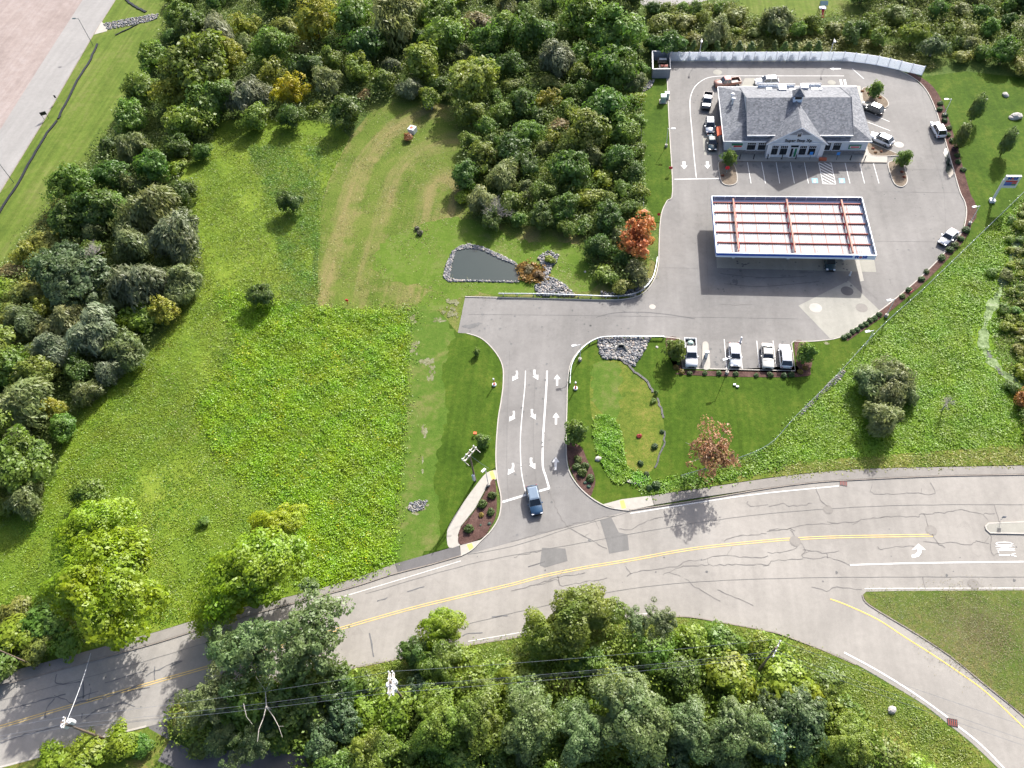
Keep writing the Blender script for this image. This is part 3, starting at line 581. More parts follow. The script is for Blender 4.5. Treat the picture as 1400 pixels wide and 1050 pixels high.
# cracks and tar seams
cracks_tar = [[(0, 972), (25, 966), (60, 957), (90, 949)], [(0, 1016), (12, 1012), (30, 1005), (45, 1002), (85, 991)], [(62, 982), (64, 968), (75, 955)], [(78, 922), (78, 935), (110, 932)], [(75, 950), (90, 957), (105, 961), (160, 948), (190, 936)], [(113, 932), (114, 955)], [(105, 955), (135, 945)], [(144, 933), (170, 926), (202, 916)], [(212, 912), (212, 930)], [(200, 924), (228, 910), (250, 903), (232, 912)], [(112, 982), (112, 975)], [(115, 983), (135, 970), (170, 961), (185, 966)], [(168, 952), (180, 945), (205, 940)], [(227, 960), (245, 945), (275, 935)],
              [(438, 840), (456, 833)], [(515, 821), (530, 817)], [(557, 809), (580, 802)], [(505, 866), (511, 898)], [(632, 870), (640, 866), (660, 865)], [(672, 844), (694, 842)]]
cracks_open = [[(703, 762), (715, 758), (740, 753)], [(846, 723), (862, 724), (885, 712), (930, 703)], [(856, 787), (875, 780), (925, 775), (935, 768), (960, 765), (985, 760), (1030, 763), (1050, 760)], [(855, 775), (862, 785)], [(905, 785), (920, 780), (935, 775), (960, 773), (1040, 772), (1052, 772)], [(700, 809), (730, 800), (760, 790), (800, 783)],
               [(1050, 725), (1075, 723), (1087, 726)], [(1050, 727), (1080, 722), (1100, 718), (1150, 715), (1175, 712), (1185, 709), (1235, 706), (1255, 707), (1260, 703), (1290, 701), (1315, 697), (1335, 702), (1360, 702)], [(1080, 724), (1092, 740), (1100, 752), (1098, 762), (1120, 763), (1132, 762), (1145, 766), (1162, 773)], [(1050, 756), (1085, 752), (1088, 744)], [(1098, 752), (1115, 754), (1130, 757), (1147, 753)], [(1130, 757), (1132, 763)], [(1050, 770), (1060, 767), (1098, 764)],
               [(1199, 747), (1205, 751), (1225, 748), (1250, 747)], [(1262, 741), (1280, 743), (1300, 742), (1328, 744), (1335, 740), (1352, 743)], [(1263, 702), (1270, 722), (1280, 740), (1292, 749)], [(1360, 690), (1366, 714)], [(1354, 729), (1354, 745), (1358, 758), (1365, 757)], [(1192, 663), (1195, 675), (1240, 674), (1278, 675), (1272, 660)], [(1115, 664), (1122, 685), (1135, 695), (1130, 700)], [(1050, 692), (1070, 688), (1080, 692), (1110, 688)], [(1110, 803), (1130, 808), (1145, 803), (1178, 806)], [(735, 800), (760, 793), (765, 799)], [(763, 787), (765, 797), (775, 800), (830, 790)],
               [(1022, 685), (1025, 692), (1050, 690)], [(990, 740), (1010, 733), (1048, 730)], [(1262, 790), (1265, 806)], [(980, 806), (1000, 815), (1030, 828)], [(935, 790), (955, 805), (985, 822)], [(700, 740), (780, 718), (840, 705)], [(750, 670), (768, 710), (790, 728), (830, 750)]]
mt = MB(); mo = MB()
for k, c in enumerate(cracks_tar): crack(mt, wiggle(GL(catmull(c, 3)), 0.5, 0.09, k), 0.13, MZ + 0.006, k)
for k, c in enumerate(cracks_open): crack(mo, wiggle(GL(catmull(c, 3)), 0.45, 0.13, k + 50), 0.075, MZ + 0.004, k)
for k, c in enumerate([[(984, 416), (1005, 417), (1030, 416)], [(968, 405), (972, 392), (978, 384), (990, 378)], [(1175, 390), (1185, 397), (1200, 410)]]): ribbon(mo, wiggle(GL(c), 0.5, 0.1, k + 90), 0.08, LZ)
seam = MB()
for c in [[(905, 366), (955, 367)], [(1205, 231), (1314, 233)], [(1196, 262), (1320, 264)], [(1199, 330), (1311, 331)], [(697, 480), (694, 560), (693, 640), (697, 700)], [(733, 500), (729, 590), (733, 660)], [(640, 430), (760, 431), (900, 433), (1090, 436)], [(968, 250), (966, 330), (970, 420)], [(1260, 120), (1272, 200), (1290, 260), (1292, 330)], [(930, 120), (929, 240)], [(0, 958), (160, 915), (285, 878)], [(500, 812), (640, 772), (780, 745), (1000, 708), (1200, 692), (1400, 690)], [(560, 872), (760, 825), (900, 800), (1100, 790), (1400, 789)], [(640, 758), (700, 747), (780, 722), (840, 706), (862, 699)]]: ribbon(seam, wiggle(GL(catmull(c, 4)), 1.5, 0.03, 1), 0.05, LZ - 0.002)
seam.build('paving_seam', M['patch'])['kind'] = 'stuff'
drip = MB(); rr_ = random.Random(5)
for px0, py0, px1, py1, n_ in ((985, 222, 1205, 250, 60), (980, 355, 1180, 400, 70), (935, 466, 1085, 503, 50), (640, 410, 900, 455, 60), (925, 110, 975, 240, 40), (690, 470, 770, 690, 50), (1200, 200, 1290, 350, 40), (500, 720, 1400, 800, 25), (0, 900, 250, 990, 8)):
    for _ in range(n_):
        x, y = G(rr_.uniform(px0, px1), rr_.uniform(py0, py1)); r_ = rr_.choice([0.05, 0.08, 0.12, 0.2]); n2_ = 7
        drip.add([(x + r_ * rr_.uniform(.6, 1.3) * cos(2 * pi * k / n2_), y + r_ * rr_.uniform(.6, 1.3) * sin(2 * pi * k / n2_), LZ - 0.001) for k in range(n2_)], [tuple(range(n2_))])
drip.build('oil_drip', M['oil'])['kind'] = 'stuff'
tyre = MB()
for k, c in enumerate([[(815, 434), (840, 428), (880, 427), (920, 431), (950, 436)], [(985, 374), (1000, 376), (1050, 380), (1100, 378)], [(990, 388), (1040, 392), (1120, 385)], [(722, 775), (745, 768)]]): ribbon(tyre, GL(catmull(c, 4)), 0.13, LZ - 0.004)
for mbx, nm, mt_ in ((mt, 'crack_seal', 'tar'), (mo, 'pavement_crack', 'crack'), (tyre, 'tyre_mark', 'walk_dark')): mbx.build(nm, M[mt_])['kind'] = 'stuff'

def disc(mb, c, r, z0, z1, n=14): mb.prism([(c[0] + r * cos(2 * pi * k / n), c[1] + r * sin(2 * pi * k / n)) for k in range(n)], z0, z1)
def cover(px, py, r, label, mat='pad', z=None, cat='manhole cover', name='manhole_cover', grp='covers set in the paving'):
    mb = MB(); disc(mb, (0, 0), r, 0, 0.012); mb.add([(r * 1.25 * cos(a), r * 1.25 * sin(a), 0.004) for a in [2 * pi * k / 14 for k in range(14)]], [tuple(range(14))])
    o = mb.build(name, M[mat]); o.location = (*G(px, py), z if z is not None else Z_LOT + 0.012); tag(o, label, cat, grp)
cover(1115, 421, 0.85, 'pale round tank lid near the left corner of the concrete tank pad', 'kerb')
cover(1178, 421, 0.8, 'dull round tank lid on the right side of the concrete tank pad', 'walk_old')
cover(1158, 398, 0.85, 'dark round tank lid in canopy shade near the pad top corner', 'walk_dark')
cover(892, 419.5, 0.45, 'small pale manhole cover in the lot right of the curved guard rail', 'kerb')
cover(1229, 198, 0.75, 'pale manhole cover beside the parked white car right of the store', 'kerb')
cover(981, 99, 0.8, 'pale round manhole cover behind the back left store corner', 'pad')
cover(1137, 113, 0.7, 'pale round cover in the drive lane behind the store', 'pad')
cover(1273, 725, 0.62, 'round manhole cover ringed by cracks at the end of the yellow line', 'walk_old', MZ)
cover(1087, 740, 0.62, 'round manhole cover on the yellow centre line', 'walk_old', MZ + 0.004)
cover(1132, 697, 0.55, 'pale manhole cover in the upper lane near the sidewalk', 'walk_old', MZ)
cover(1331, 799, 0.6, 'round cover with cracked rim above the dry grass triangle', 'walk_old', MZ)
def grate(px, py, label, s=0.6):
    t = thing('storm_drain', label, 'storm drain', (*G(px, py), MZ), random.uniform(-0.2, 0.1), 'storm drains at the kerbs')
    MB().box((0, 0, 0.01), (s * 1.3, s, 0.02)).build('frame', M['black'], t); mb = MB()
    for k in range(5): mb.box((-s * 0.5 + k * s * 0.25, 0, 0.03), (s * 0.1, s * 0.85, 0.02))
    mb.build('grate', M['rust'], t)
grate(1302, 988, 'dark storm drain between the two white edge lines of the ramp', 0.9)
grate(1153, 661, 'rusty storm drain at the end of the white line by the upper sidewalk', 0.8)

# ------------------------------------------------------------------ VEGETATION MESHES
def quads_mesh(name, cen, nrm, size, asp=1.0, mat=LEAF, up=None):
    """many small leaf clump faces (folded diamonds) as one mesh"""
    n = len(cen); nrm = nrm / (np.linalg.norm(nrm, axis=1, keepdims=True) + 1e-9)
    r = RNG.normal(size=(n, 3)) if up is None else up + RNG.normal(size=(n, 3)) * 0.35
    u = np.cross(nrm, r); u /= np.linalg.norm(u, axis=1, keepdims=True) + 1e-9; v = np.cross(nrm, u)
    s = size[:, None]
    V = np.empty((n, 4, 3)); V[:, 0] = cen - v * s * asp; V[:, 1] = cen + u * s * 0.62 + nrm * s * 0.18; V[:, 2] = cen + v * s * asp; V[:, 3] = cen - u * s * 0.62 + nrm * s * 0.10
    me = bpy.data.meshes.new(name); me.vertices.add(4 * n); me.vertices.foreach_set('co', V.reshape(-1).astype(np.float32))
    me.loops.add(4 * n); me.loops.foreach_set('vertex_index', np.arange(4 * n, dtype=np.int32))
    me.polygons.add(n); me.polygons.foreach_set('loop_start', np.arange(0, 4 * n, 4, dtype=np.int32)); me.polygons.foreach_set('loop_total', np.full(n, 4, np.int32))
    me.materials.append(mat); me.update(calc_edges=True); return me
def sph(n, zmin=-1.0):
    z = RNG.uniform(zmin, 1, n); a = RNG.uniform(0, 2 * pi, n); r = np.sqrt(1 - z * z); return np.stack([r * np.cos(a), r * np.sin(a), z], 1)

def crown(name, nc, nl, leaf,  crad=(0.26, 0.42), shell=(0.5, 0.82), zs=0.85, asp=1.0, zmin=-0.35, rag=0.6, droop=None, cone=False, colm=False, fill=0.12):
    """crown of radius about 1, centre at z=0"""
    cd_ = sph(nc, zmin); rr = RNG.uniform(*shell, nc); cc = cd_ * rr[:, None]; cr_ = RNG.uniform(*crad, nc)
    nin = max(2, nc // 5); cc[:nin] *= 0.45
    if cone:
        z = RNG.uniform(-1, 1, nc); r = (1 - (z + 1) / 2.1) * RNG.uniform(0.55, 0.95, nc); a = RNG.uniform(0, 6.28, nc); cc = np.stack([r * np.cos(a), r * np.sin(a), z * 1.3], 1); cr_ *= (0.5 + 0.5 * (1 - z) / 2)
    if colm: cc[:, 2] *= 1.6; cc[:, :2] *= 0.8
    cc[:, 2] *= zs
    idx = np.repeat(np.arange(nc), nl); n = len(idx); d = sph(n, -0.75)
    pos = cc[idx] + d * (cr_[idx] * RNG.uniform(0.72, 1.08, n))[:, None] * np.array([1, 1, 0.8])
    out = pos / (np.linalg.norm(pos, axis=1, keepdims=True) + 1e-6)
    nr = d * 0.7 + out * 0.45 + RNG.normal(size=(n, 3)) * rag * 0.5 + np.array([0, 0, 0.55])
    if fill:
        m = int(n * fill); f = sph(m) * (RNG.uniform(0, 0.75, m) ** 0.5)[:, None]; f[:, 2] *= zs * (1.4 if (cone or colm) else 1)
        if cone: f[:, :2] *= 0.5
        pos = np.concatenate([pos, f]); nr = np.concatenate([nr, RNG.normal(size=(m, 3))])
    if not (cone or colm or name == 'crown_ball'):
        az = np.arctan2(pos[:, 1], pos[:, 0]); p1_, p2_, p3_ = RNG.uniform(0, 6.28, 3)
        k_ = 1 + 0.21 * np.sin(2 * az + p1_) + 0.15 * np.sin(3 * az + p2_) + 0.09 * np.sin(5 * az + p3_); pos[:, :2] *= k_[:, None]
        pos[:, 2] *= 1 + 0.28 * np.sin(pos[:, 0] * 2.4 + p1_) * np.cos(pos[:, 1] * 2.2 + p2_)
    sz = leaf * np.clip(np.exp(RNG.normal(-0.12, 0.42, len(pos))), 0.35, 2.2)
    me = quads_mesh(name, pos, nr, sz, asp, up=None if droop is None else np.tile(np.array(droop, float), (len(pos), 1)))
    return me, cc
def limbs(name, cc, base, mat=BARK, r0=0.085, nmax=9, thin=False):
    mb = MB(); fork = Vector((0, 0, -0.55)); mb.tube((0, 0, base), fork, r0, r0 * 0.7, 7)
    for c in list(cc)[:nmax * 2:1][:nmax]:
        c = Vector(c); mid = fork.lerp(c, 0.5) + Vector((0, 0, 0.08)); mb.tube(fork, mid, r0 * 0.45, r0 * 0.28, 5, False); mb.tube(mid, c * 0.95, r0 * 0.28, r0 * 0.08, 4, False)
    return mb.mesh(name, mat)
def twigs(name, seed, n=26, gen=3, r=0.03, mat=PALEBARK, spread=1.0):
    rr = random.Random(seed); mb = MB()
    def grow(p, d, L, rad, g):
        q = p + d * L; mb.tube(p, q, rad, rad * 0.6, 3, False)
        if g == 0: return
        for _ in range(3):
            nd = (d + Vector((rr.gauss(0, 0.5), rr.gauss(0, 0.5), rr.gauss(0.1, 0.35)))).normalized()
            grow(p.lerp(q, rr.uniform(0.45, 1)), nd, L * rr.uniform(0.5, 0.8), rad * 0.55, g - 1)
    for _ in range(n):
        a = rr.uniform(0, 6.28); e = rr.uniform(0.15, 1.3); d = Vector((cos(a) * cos(e) * spread, sin(a) * cos(e) * spread, sin(e)))
        grow(Vector((0, 0, -0.6)), d.normalized(), rr.uniform(0.45, 0.75), r, gen)
    return mb.mesh(name, mat)
CR = {}
def reg(key, n, fn, base=-1.7, **kw):
    L = []
    for k in range(n):
        me, cc = fn(k); L.append((me, limbs('trunk_' + key, cc, base, **kw)))
    CR[key] = L
reg('broad', 5, lambda k: crown('crown_broad', 60, 130, 0.052, (0.17, 0.36), (0.35, 0.86), rag=0.9, zmin=-0.75))
reg('big', 4, lambda k: crown('crown_big', 110, 230, 0.028, (0.12, 0.27), (0.4, 0.9), rag=0.8))
reg('open', 2, lambda k: crown('crown_open', 105, 130, 0.027, (0.09, 0.19), (0.35, 0.98), rag=0.9, fill=0.02), mat=PALEBARK, nmax=26, r0=0.05)
reg('dense', 3, lambda k: crown('crown_dense', 110, 95, 0.040, (0.10, 0.20), (0.62, 0.92), rag=0.8, zmin=-0.75))
reg('feather', 5, lambda k: crown('crown_feather', 50, 170, 0.042, (0.2, 0.42), (0.3, 0.85), asp=2.2, droop=(0.2, 0.1, 1), rag=1.0, fill=0.25, zmin=-0.75), mat=PALEBARK)
reg('loose', 3, lambda k: crown('crown_loose', 60, 90, 0.048, (0.12, 0.26), (0.35, 0.98), rag=1.0, zmin=-0.75, fill=0.08))
reg('sparse', 2, lambda k: crown('crown_sparse', 80, 34, 0.042, (0.10, 0.22), (0.4, 0.98), rag=1.0, fill=0.1), mat=PALEBARK, nmax=30, r0=0.05)
reg('shrub', 3, lambda k: crown('crown_shrub', 40, 85, 0.07, (0.22, 0.42), (0.4, 0.75), zs=0.7, zmin=-0.1), base=-0.8)
reg('ball', 1, lambda k: crown('crown_ball', 60, 26, 0.09, (0.2, 0.26), (0.72, 0.8), zs=0.85, zmin=-0.5, rag=0.5), base=-0.8)
reg('cone', 1, lambda k: crown('crown_cone', 40, 45, 0.10, (0.25, 0.4), cone=True), base=-1.5)
reg('column', 1, lambda k: crown('crown_column', 50, 80, 0.08, (0.3, 0.45), (0.4, 0.85), colm=True, zmin=-1), base=-2.2)
reg('street', 2, lambda k: crown('crown_street', 40, 70, 0.085, (0.24, 0.4), (0.4, 0.85), rag=0.9, zmin=-0.9), base=-1.6, r0=0.05)

# species: key -> (crown kind, colour, words, z stretch)
SP = {
 'olive': ('broad', (0.165, 0.22, 0.034), 'olive green broadleaf tree', 1.0),
 'green': ('broad', (0.128, 0.208, 0.033), 'mid green broadleaf tree', 1.05),
 'dark': ('broad', (0.09, 0.15, 0.027), 'dark green dense tree', 1.05),
 'teal': ('dense', (0.092, 0.15, 0.06), 'blue green dense tree', 1.0),
 'grey': ('feather', (0.175, 0.205, 0.105), 'grey green feathery tree', 1.0),
 'greyolive': ('feather', (0.178, 0.212, 0.075), 'olive grey feathery tree', 1.0),
 'lime': ('big', (0.245, 0.325, 0.02), 'bright lime green maple', 0.95),
 'lush': ('big', (0.178, 0.238, 0.032), 'lush leafy green tree', 1.0),
 'oak': ('open', (0.15, 0.205, 0.07), 'deep green oak like tree', 0.95),
 'silver': ('big', (0.155, 0.215, 0.072), 'silvery green bushy tree', 1.0),
 'yellow': ('loose', (0.4, 0.36, 0.03), 'yellow tinted tree', 1.05),
 'yolive': ('loose', (0.245, 0.27, 0.036), 'yellow green loose tree', 1.0),
 'orange': ('loose', (0.5, 0.215, 0.075), 'orange autumn maple', 1.0),
 'brush': ('shrub', (0.185, 0.215, 0.045), 'low olive brush clump', 0.9),
 'brown': ('shrub', (0.22, 0.18, 0.07), 'brownish brush clump', 0.9),
 'gshrub': ('shrub', (0.135, 0.215, 0.032), 'green rounded bush', 0.9),
 'vine': ('shrub', (0.215, 0.28, 0.028), 'bright vine covered bush', 0.9),
 'hedge': ('cone', (0.115, 0.175, 0.045), 'small conical evergreen', 1.0),
}
TREES = []
def tree(px, py, r, sp, h=None, label=None, name=None, group=None, col=None, cat=None):
    kind, colr, words_, zs = SP[sp]; shrub = kind in ('shrub', 'ball')
    x, y = G(px, py, 3.0); k = ppm(x, y); R = r / k
    zc = R * (0.55 if shrub else {'street': 1.3, 'big': 1.0, 'open': 1.3, 'cone': 1.2}.get(kind, 0.86 if 'of the' not in '' and label is None else 1.0))
    if h is not None: zc = h
    x, y = G(px, py, zc)
    if shrub: zsc = zc / 0.45 * 0.62
    else: zsc = R * zs * {'column': 1.5, 'street': 1.35}.get(kind, 1)
    cm, tm = random.choice(CR[kind])
    nm = name or {'shrub': 'bush', 'cone': 'evergreen_tree', 'column': 'columnar_tree'}.get(kind, 'tree')
    o = thing(nm, label or '', cat or ('bush' if shrub else 'tree'), (x, y, 0.0), 0, group or ('bushes' if shrub else 'trees of the woods and verges'))
    rz = random.uniform(0, 6.28); stretch = random.uniform(0.93, 1.08)
    c = link('crown' if not shrub else 'foliage', cm, o); c.location = (0, 0, zc); c.scale = (R * stretch, R / stretch, zsc); c.rotation_euler = (0, 0, rz)
    colr = col or colr; f = random.uniform(0.84, 1.2); c.color = (colr[0] * f * random.uniform(0.93, 1.08), colr[1] * f, colr[2] * f * random.uniform(0.9, 1.1), 1)
    t = link('trunk', tm, o); t.location = (0, 0, zc); b = {'shrub': 0.8, 'ball': 0.8, 'cone': 1.5, 'column': 2.2, 'street': 1.6}.get(kind, 1.7)
    t.scale = (R, R, max(zc / b, 0.01)); t.rotation_euler = (0, 0, rz)
    TREES.append(dict(o=o, x=x, y=y, r=R, sp=sp, words=words_, px=px, py=py, rp=r, auto=(label is None), h=zc)); return o

T = [ # left wood
 (245, 22, 20, 'olive'), (262, 38, 22, 'dark'), (298, 42, 24, 'grey'), (335, 36, 18, 'yolive'), (236, 52, 14, 'dark'), (272, 92, 44, 'olive'), (240, 122, 30, 'yolive'), (292, 135, 30, 'green'), (255, 165, 28, 'olive'), (338, 132, 26, 'grey'), (310, 75, 24, 'yolive'),
 (182, 203, 22, 'greyolive'), (152, 238, 22, 'dark'), (207, 226, 24, 'green'), (240, 202, 20, 'dark'), (275, 207, 13, 'green'), (100, 252, 28, 'green'), (128, 288, 30, 'dark'), (92, 300, 24, 'dark'), (160, 285, 24, 'green'), (205, 290, 36, 'greyolive'), (243, 325, 36, 'grey'), (180, 330, 28, 'greyolive'), (60, 330, 20, 'brush'), (75, 375, 34, 'teal'), (112, 385, 40, 'teal'), (92, 345, 18, 'teal'), (190, 390, 36, 'grey'), (247, 388, 26, 'greyolive'), (222, 425, 22, 'yolive'), (90, 440, 26, 'greyolive'), (133, 455, 34, 'grey'), (172, 478, 26, 'greyolive'), (70, 480, 24, 'grey'), (35, 400, 22, 'brush'), (14, 372, 16, 'brown'), (35, 440, 24, 'greyolive'), (8, 430, 18, 'brush'), (12, 500, 26, 'green'), (48, 512, 26, 'olive'), (105, 502, 22, 'dark'), (28, 555, 36, 'greyolive'), (72, 560, 18, 'yolive'), (36, 630, 38, 'green'), (8, 692, 16, 'olive'), (122, 674, 24, 'green'), (-30, 600, 40, 'olive'), (-30, 480, 40, 'olive'),
 # bright maples and lower left
 (128, 726, 46, 'lime'), (150, 800, 70, 'lime'), (345, 785, 62, 'lime'), (378, 722, 34, 'lime'), (300, 830, 34, 'lime'), (18, 872, 30, 'vine'), (62, 850, 30, 'gshrub'), (55, 888, 24, 'brush'), (90, 880, 24, 'vine'), (120, 1022, 24, 'vine'), (165, 1016, 24, 'vine'), (75, 1040, 26, 'vine'), (195, 1018, 16, 'gshrub'), (105, 1050, 30, 'vine'), (420, 872, 60, 'oak'), (350, 890, 52, 'oak'), (310, 880, 34, 'oak'), (285, 958, 38, 'oak'), (335, 955, 36, 'green'), (405, 950, 42, 'dark'), (455, 935, 34, 'dark'), (250, 985, 20, 'brush'), (345, 1020, 30, 'oak'), (440, 1015, 26, 'teal'), (470, 985, 28, 'teal'), (275, 1018, 18, 'brush'),
 # centre wood
 (395, 122, 22, 'yellow'), (430, 28, 30, 'yolive'), (420, 45, 16, 'yellow'), (370, 62, 26, 'green'), (372, 98, 20, 'yolive'), (452, 82, 18, 'green'), (480, 22, 28, 'green'), (540, 25, 36, 'greyolive'), (500, 62, 28, 'dark'), (522, 52, 16, 'yolive'), (446, 112, 20, 'greyolive'), (472, 153, 24, 'dark'), (432, 146, 12, 'vine'), (398, 158, 18, 'dark'), (350, 160, 20, 'olive'), (523, 110, 18, 'olive'), (560, 122, 16, 'grey'), (578, 84, 30, 'olive'), (605, 50, 30, 'green'), (500, 130, 12, 'brown'), (643, 108, 36, 'olive'), (600, 20, 28, 'green'), (652, 30, 22, 'brown'), (668, 58, 24, 'green'), (700, 90, 20, 'dark'), (690, 40, 26, 'green'), (730, 45, 30, 'green'), (762, 82, 26, 'grey'), (790, 22, 34, 'green'), (840, 45, 38, 'green'), (838, 92, 34, 'green'), (748, 135, 16, 'yolive'), (715, 142, 22, 'dark'), (718, 182, 22, 'green'), (826, 150, 34, 'green'), (800, 178, 32, 'olive'), (846, 178, 26, 'green'), (762, 172, 14, 'brown'), (757, 190, 14, 'yolive'), (700, 205, 26, 'dark'), (660, 215, 24, 'olive'), (638, 240, 22, 'dark'), (690, 240, 24, 'greyolive'), (722, 225, 20, 'dark'), (778, 232, 30, 'dark'), (745, 262, 18, 'olive'), (845, 215, 22, 'green'), (740, 295, 20, 'dark'), (772, 285, 22, 'green'), (805, 270, 20, 'vine'), (832, 298, 24, 'dark'), (800, 310, 14, 'gshrub'), (829, 376, 18, 'gshrub'), (855, 355, 14, 'dark'), (875, 260, 14, 'vine'), (860, 285, 14, 'dark'), (752, 355, 8, 'vine'), (870, 170, 16, 'green'), (868, 115, 16, 'greyolive'),
 # right
 (1190, 522, 24, 'greyolive'), (1222, 516, 27, 'greyolive'), (1212, 538, 24, 'greyolive'), (1243, 540, 15, 'greyolive'), (1207, 572, 27, 'greyolive'), (1357, 372, 10, 'gshrub'), (1397, 545, 14, 'orange'), (1385, 530, 12, 'gshrub'), (893, 548, 5, 'gshrub'),
 # lower belt
 (603, 858, 30, 'lime'), (572, 895, 26, 'dark'), (600, 905, 30, 'lush'), (640, 905, 24, 'vine'), (655, 985, 40, 'lush'), (545, 968, 34, 'vine'), (500, 975, 24, 'vine'), (600, 985, 40, 'lush'), (790, 842, 48, 'lush'), (748, 868, 36, 'lush'), (825, 835, 28, 'lush'), (868, 852, 22, 'oak'), (902, 852, 28, 'oak'), (890, 890, 30, 'green'), (945, 870, 24, 'vine'), (990, 875, 26, 'gshrub'), (1040, 880, 18, 'vine'), (700, 925, 30, 'vine'), (830, 925, 24, 'vine'), (770, 935, 20, 'brush'), (725, 985, 46, 'silver'), (865, 975, 56, 'silver'), (795, 1000, 40, 'silver'), (945, 1000, 40, 'silver'), (1010, 1000, 44, 'silver'), (930, 925, 34, 'dark'), (1000, 930, 38, 'vine'), (1080, 935, 40, 'vine'), (1060, 900, 24, 'vine'), (1100, 985, 40, 'teal'), (1160, 1015, 36, 'lush'), (1210, 1035, 30, 'brush'), (1060, 1010, 34, 'teal'), (1130, 935, 26, 'gshrub'), (1160, 970, 24, 'gshrub'),
]
for a in T: tree(*a)
tree(397, 275, 17, 'dark', label='lone dark green round tree in the meadow left of the mown field')
tree(355, 404, 18, 'dark', label='lone dark bushy tree in the middle of the left meadow')
tree(277, 713, 9, 'gshrub', label='small lone dark bush in the lower meadow')
tree(870, 325, 30, 'orange', label='orange autumn maple leaning over the lot beside the guard rail')
tree(848, 322, 16, 'greyolive', label='thin grey crown mixed behind the orange maple')
tree(558, 187, 8, 'brown', label='rust brown bush below the white well box', col=(0.24, 0.10, 0.04))
tree(736, 375, 8, 'brown', label='tawny bush with reeds at the right end of the pond', col=(0.20, 0.13, 0.045))
tree(723, 368, 8, 'brown', label='small tawny bush touching the pond water edge')
SP['street'] = ('street', (0.15, 0.22, 0.045), 'young street tree', 1.1)
SP['column'] = ('column', (0.13, 0.18, 0.045), 'columnar young tree', 1.0)
for px, py, r, lb in ((787, 590, 17, 'leafy green tree at the right kerb of the entrance drive'), (925, 478, 15, 'young green tree left of the white pickup truck'), (1103, 482, 15, 'young green tree at the right end of the lower parking row'), (998, 216, 10.5, 'young tree in the planted island at the front left store corner'), (1237, 216, 10.5, 'young tree in the planted island at the front right store corner'), (1198, 122, 11, 'young tree in the planted island behind the right store corner'), (652, 481, 5.5, 'tiny young tree on the lawn at the upper driveway bend'), (659, 603, 10, 'young tree on the lawn beside the utility pole'), (897, 537, 4, 'small sapling by the black silt sock in the basin')):
    tree(px, py, r, 'street', label=lb, name='street_tree', group='young planted trees')
for px, py, r, lb in ((1337, 146, 11.5, 'columnar tree nearest the top edge of the right lawn'), (1317, 184, 12, 'columnar tree beside the mulch bed on the right lawn'), (1379, 192, 11.5, 'columnar tree at the right edge of the right lawn')):
    tree(px, py, r, 'column', label=lb, name='columnar_tree', group='columnar trees on the right lawn', h=3.5)
# sparse orange tree over the sidewalk
SP['sparse'] = ('sparse', (0.31, 0.165, 0.085), 'sparse tree with reddish leaf tips', 1.0)
tree(972, 616, 38, 'sparse', label='sparse half bare tree with reddish leaves above the sidewalk', h=5.0)
SP['bare'] = ('bare', (0, 0, 0), 'bare grey tree', 1.0)
TW = [twigs('branches', s_, 22, 3, 0.022) for s_ in (1, 2)]
def bare(px, py, r, label, h=None, mi=0):
    x, y = G(px, py, 2); R = r / ppm(x, y); zc = R * 1.0 if h is None else h; x, y = G(px, py, zc)
    o = thing('bare_tree', label, 'tree', (x, y, 0), 0, 'bare trees')
    c = link('branches', TW[mi], o); c.location = (0, 0, zc); c.scale = (R * 0.8, R * 0.8, R * 0.7); c.rotation_euler = (0, 0, random.uniform(0, 6))
    MB().tube((0, 0, 0), (0, 0, zc - R * 0.35), 0.12, 0.08, 6).build('trunk', PALEBARK, o)
bare(679, 285, 26, 'bare grey tree above the right corner of the pond'); bare(655, 272, 15, 'smaller bare grey tree left of the bare tree above the pond', mi=1)
bare(122, 345, 20, 'bare whitish tree beside the blue green trees of the left wood', 7.5)
dx_, dy_ = G(362, 965, 7); dt = thing('dead_tree', 'dead pale tree with forked white limbs below the big oak like tree', 'tree', (dx_, dy_, 0), 0, 'bare trees'); mb = MB()
def dpt(px, py, h): x, y = G(px, py, h); return (x - dx_, y - dy_, h)
mb.tube((0, 0, 0), dpt(364, 966, 7), 0.2, 0.13, 7)
for a_, b_, r_ in (((364, 966, 7), (360, 982, 7.8), .12), ((360, 982, 7.8), (354, 997, 8.2), .09), ((354, 997, 8.2), (352, 1014, 8.2), .06), ((364, 966, 7), (374, 980, 7.8), .09), ((374, 980, 7.8), (381, 993, 8), .07), ((381, 993, 8), (386, 1008, 8), .04), ((381, 993, 8), (388, 993, 8), .03), ((364, 966, 7), (363, 945, 8), .1), ((363, 945, 8), (372, 925, 9), .06), ((363, 945, 8), (350, 925, 9), .05), ((333, 962, 8), (337, 980, 8), .06), ((337, 980, 8), (345, 990, 8), .04)): mb.tube(dpt(*a_), dpt(*b_), r_ * .7, r_ * .45, 5)
mb.build('trunk', PALEBARK, dt)
bare(1297, 548, 14, 'thin bare leaning tree in the right weed field', 2.5); bare(300, 40, 16, 'bare grey tree at the top left corner of the wood', 5.0, 1)


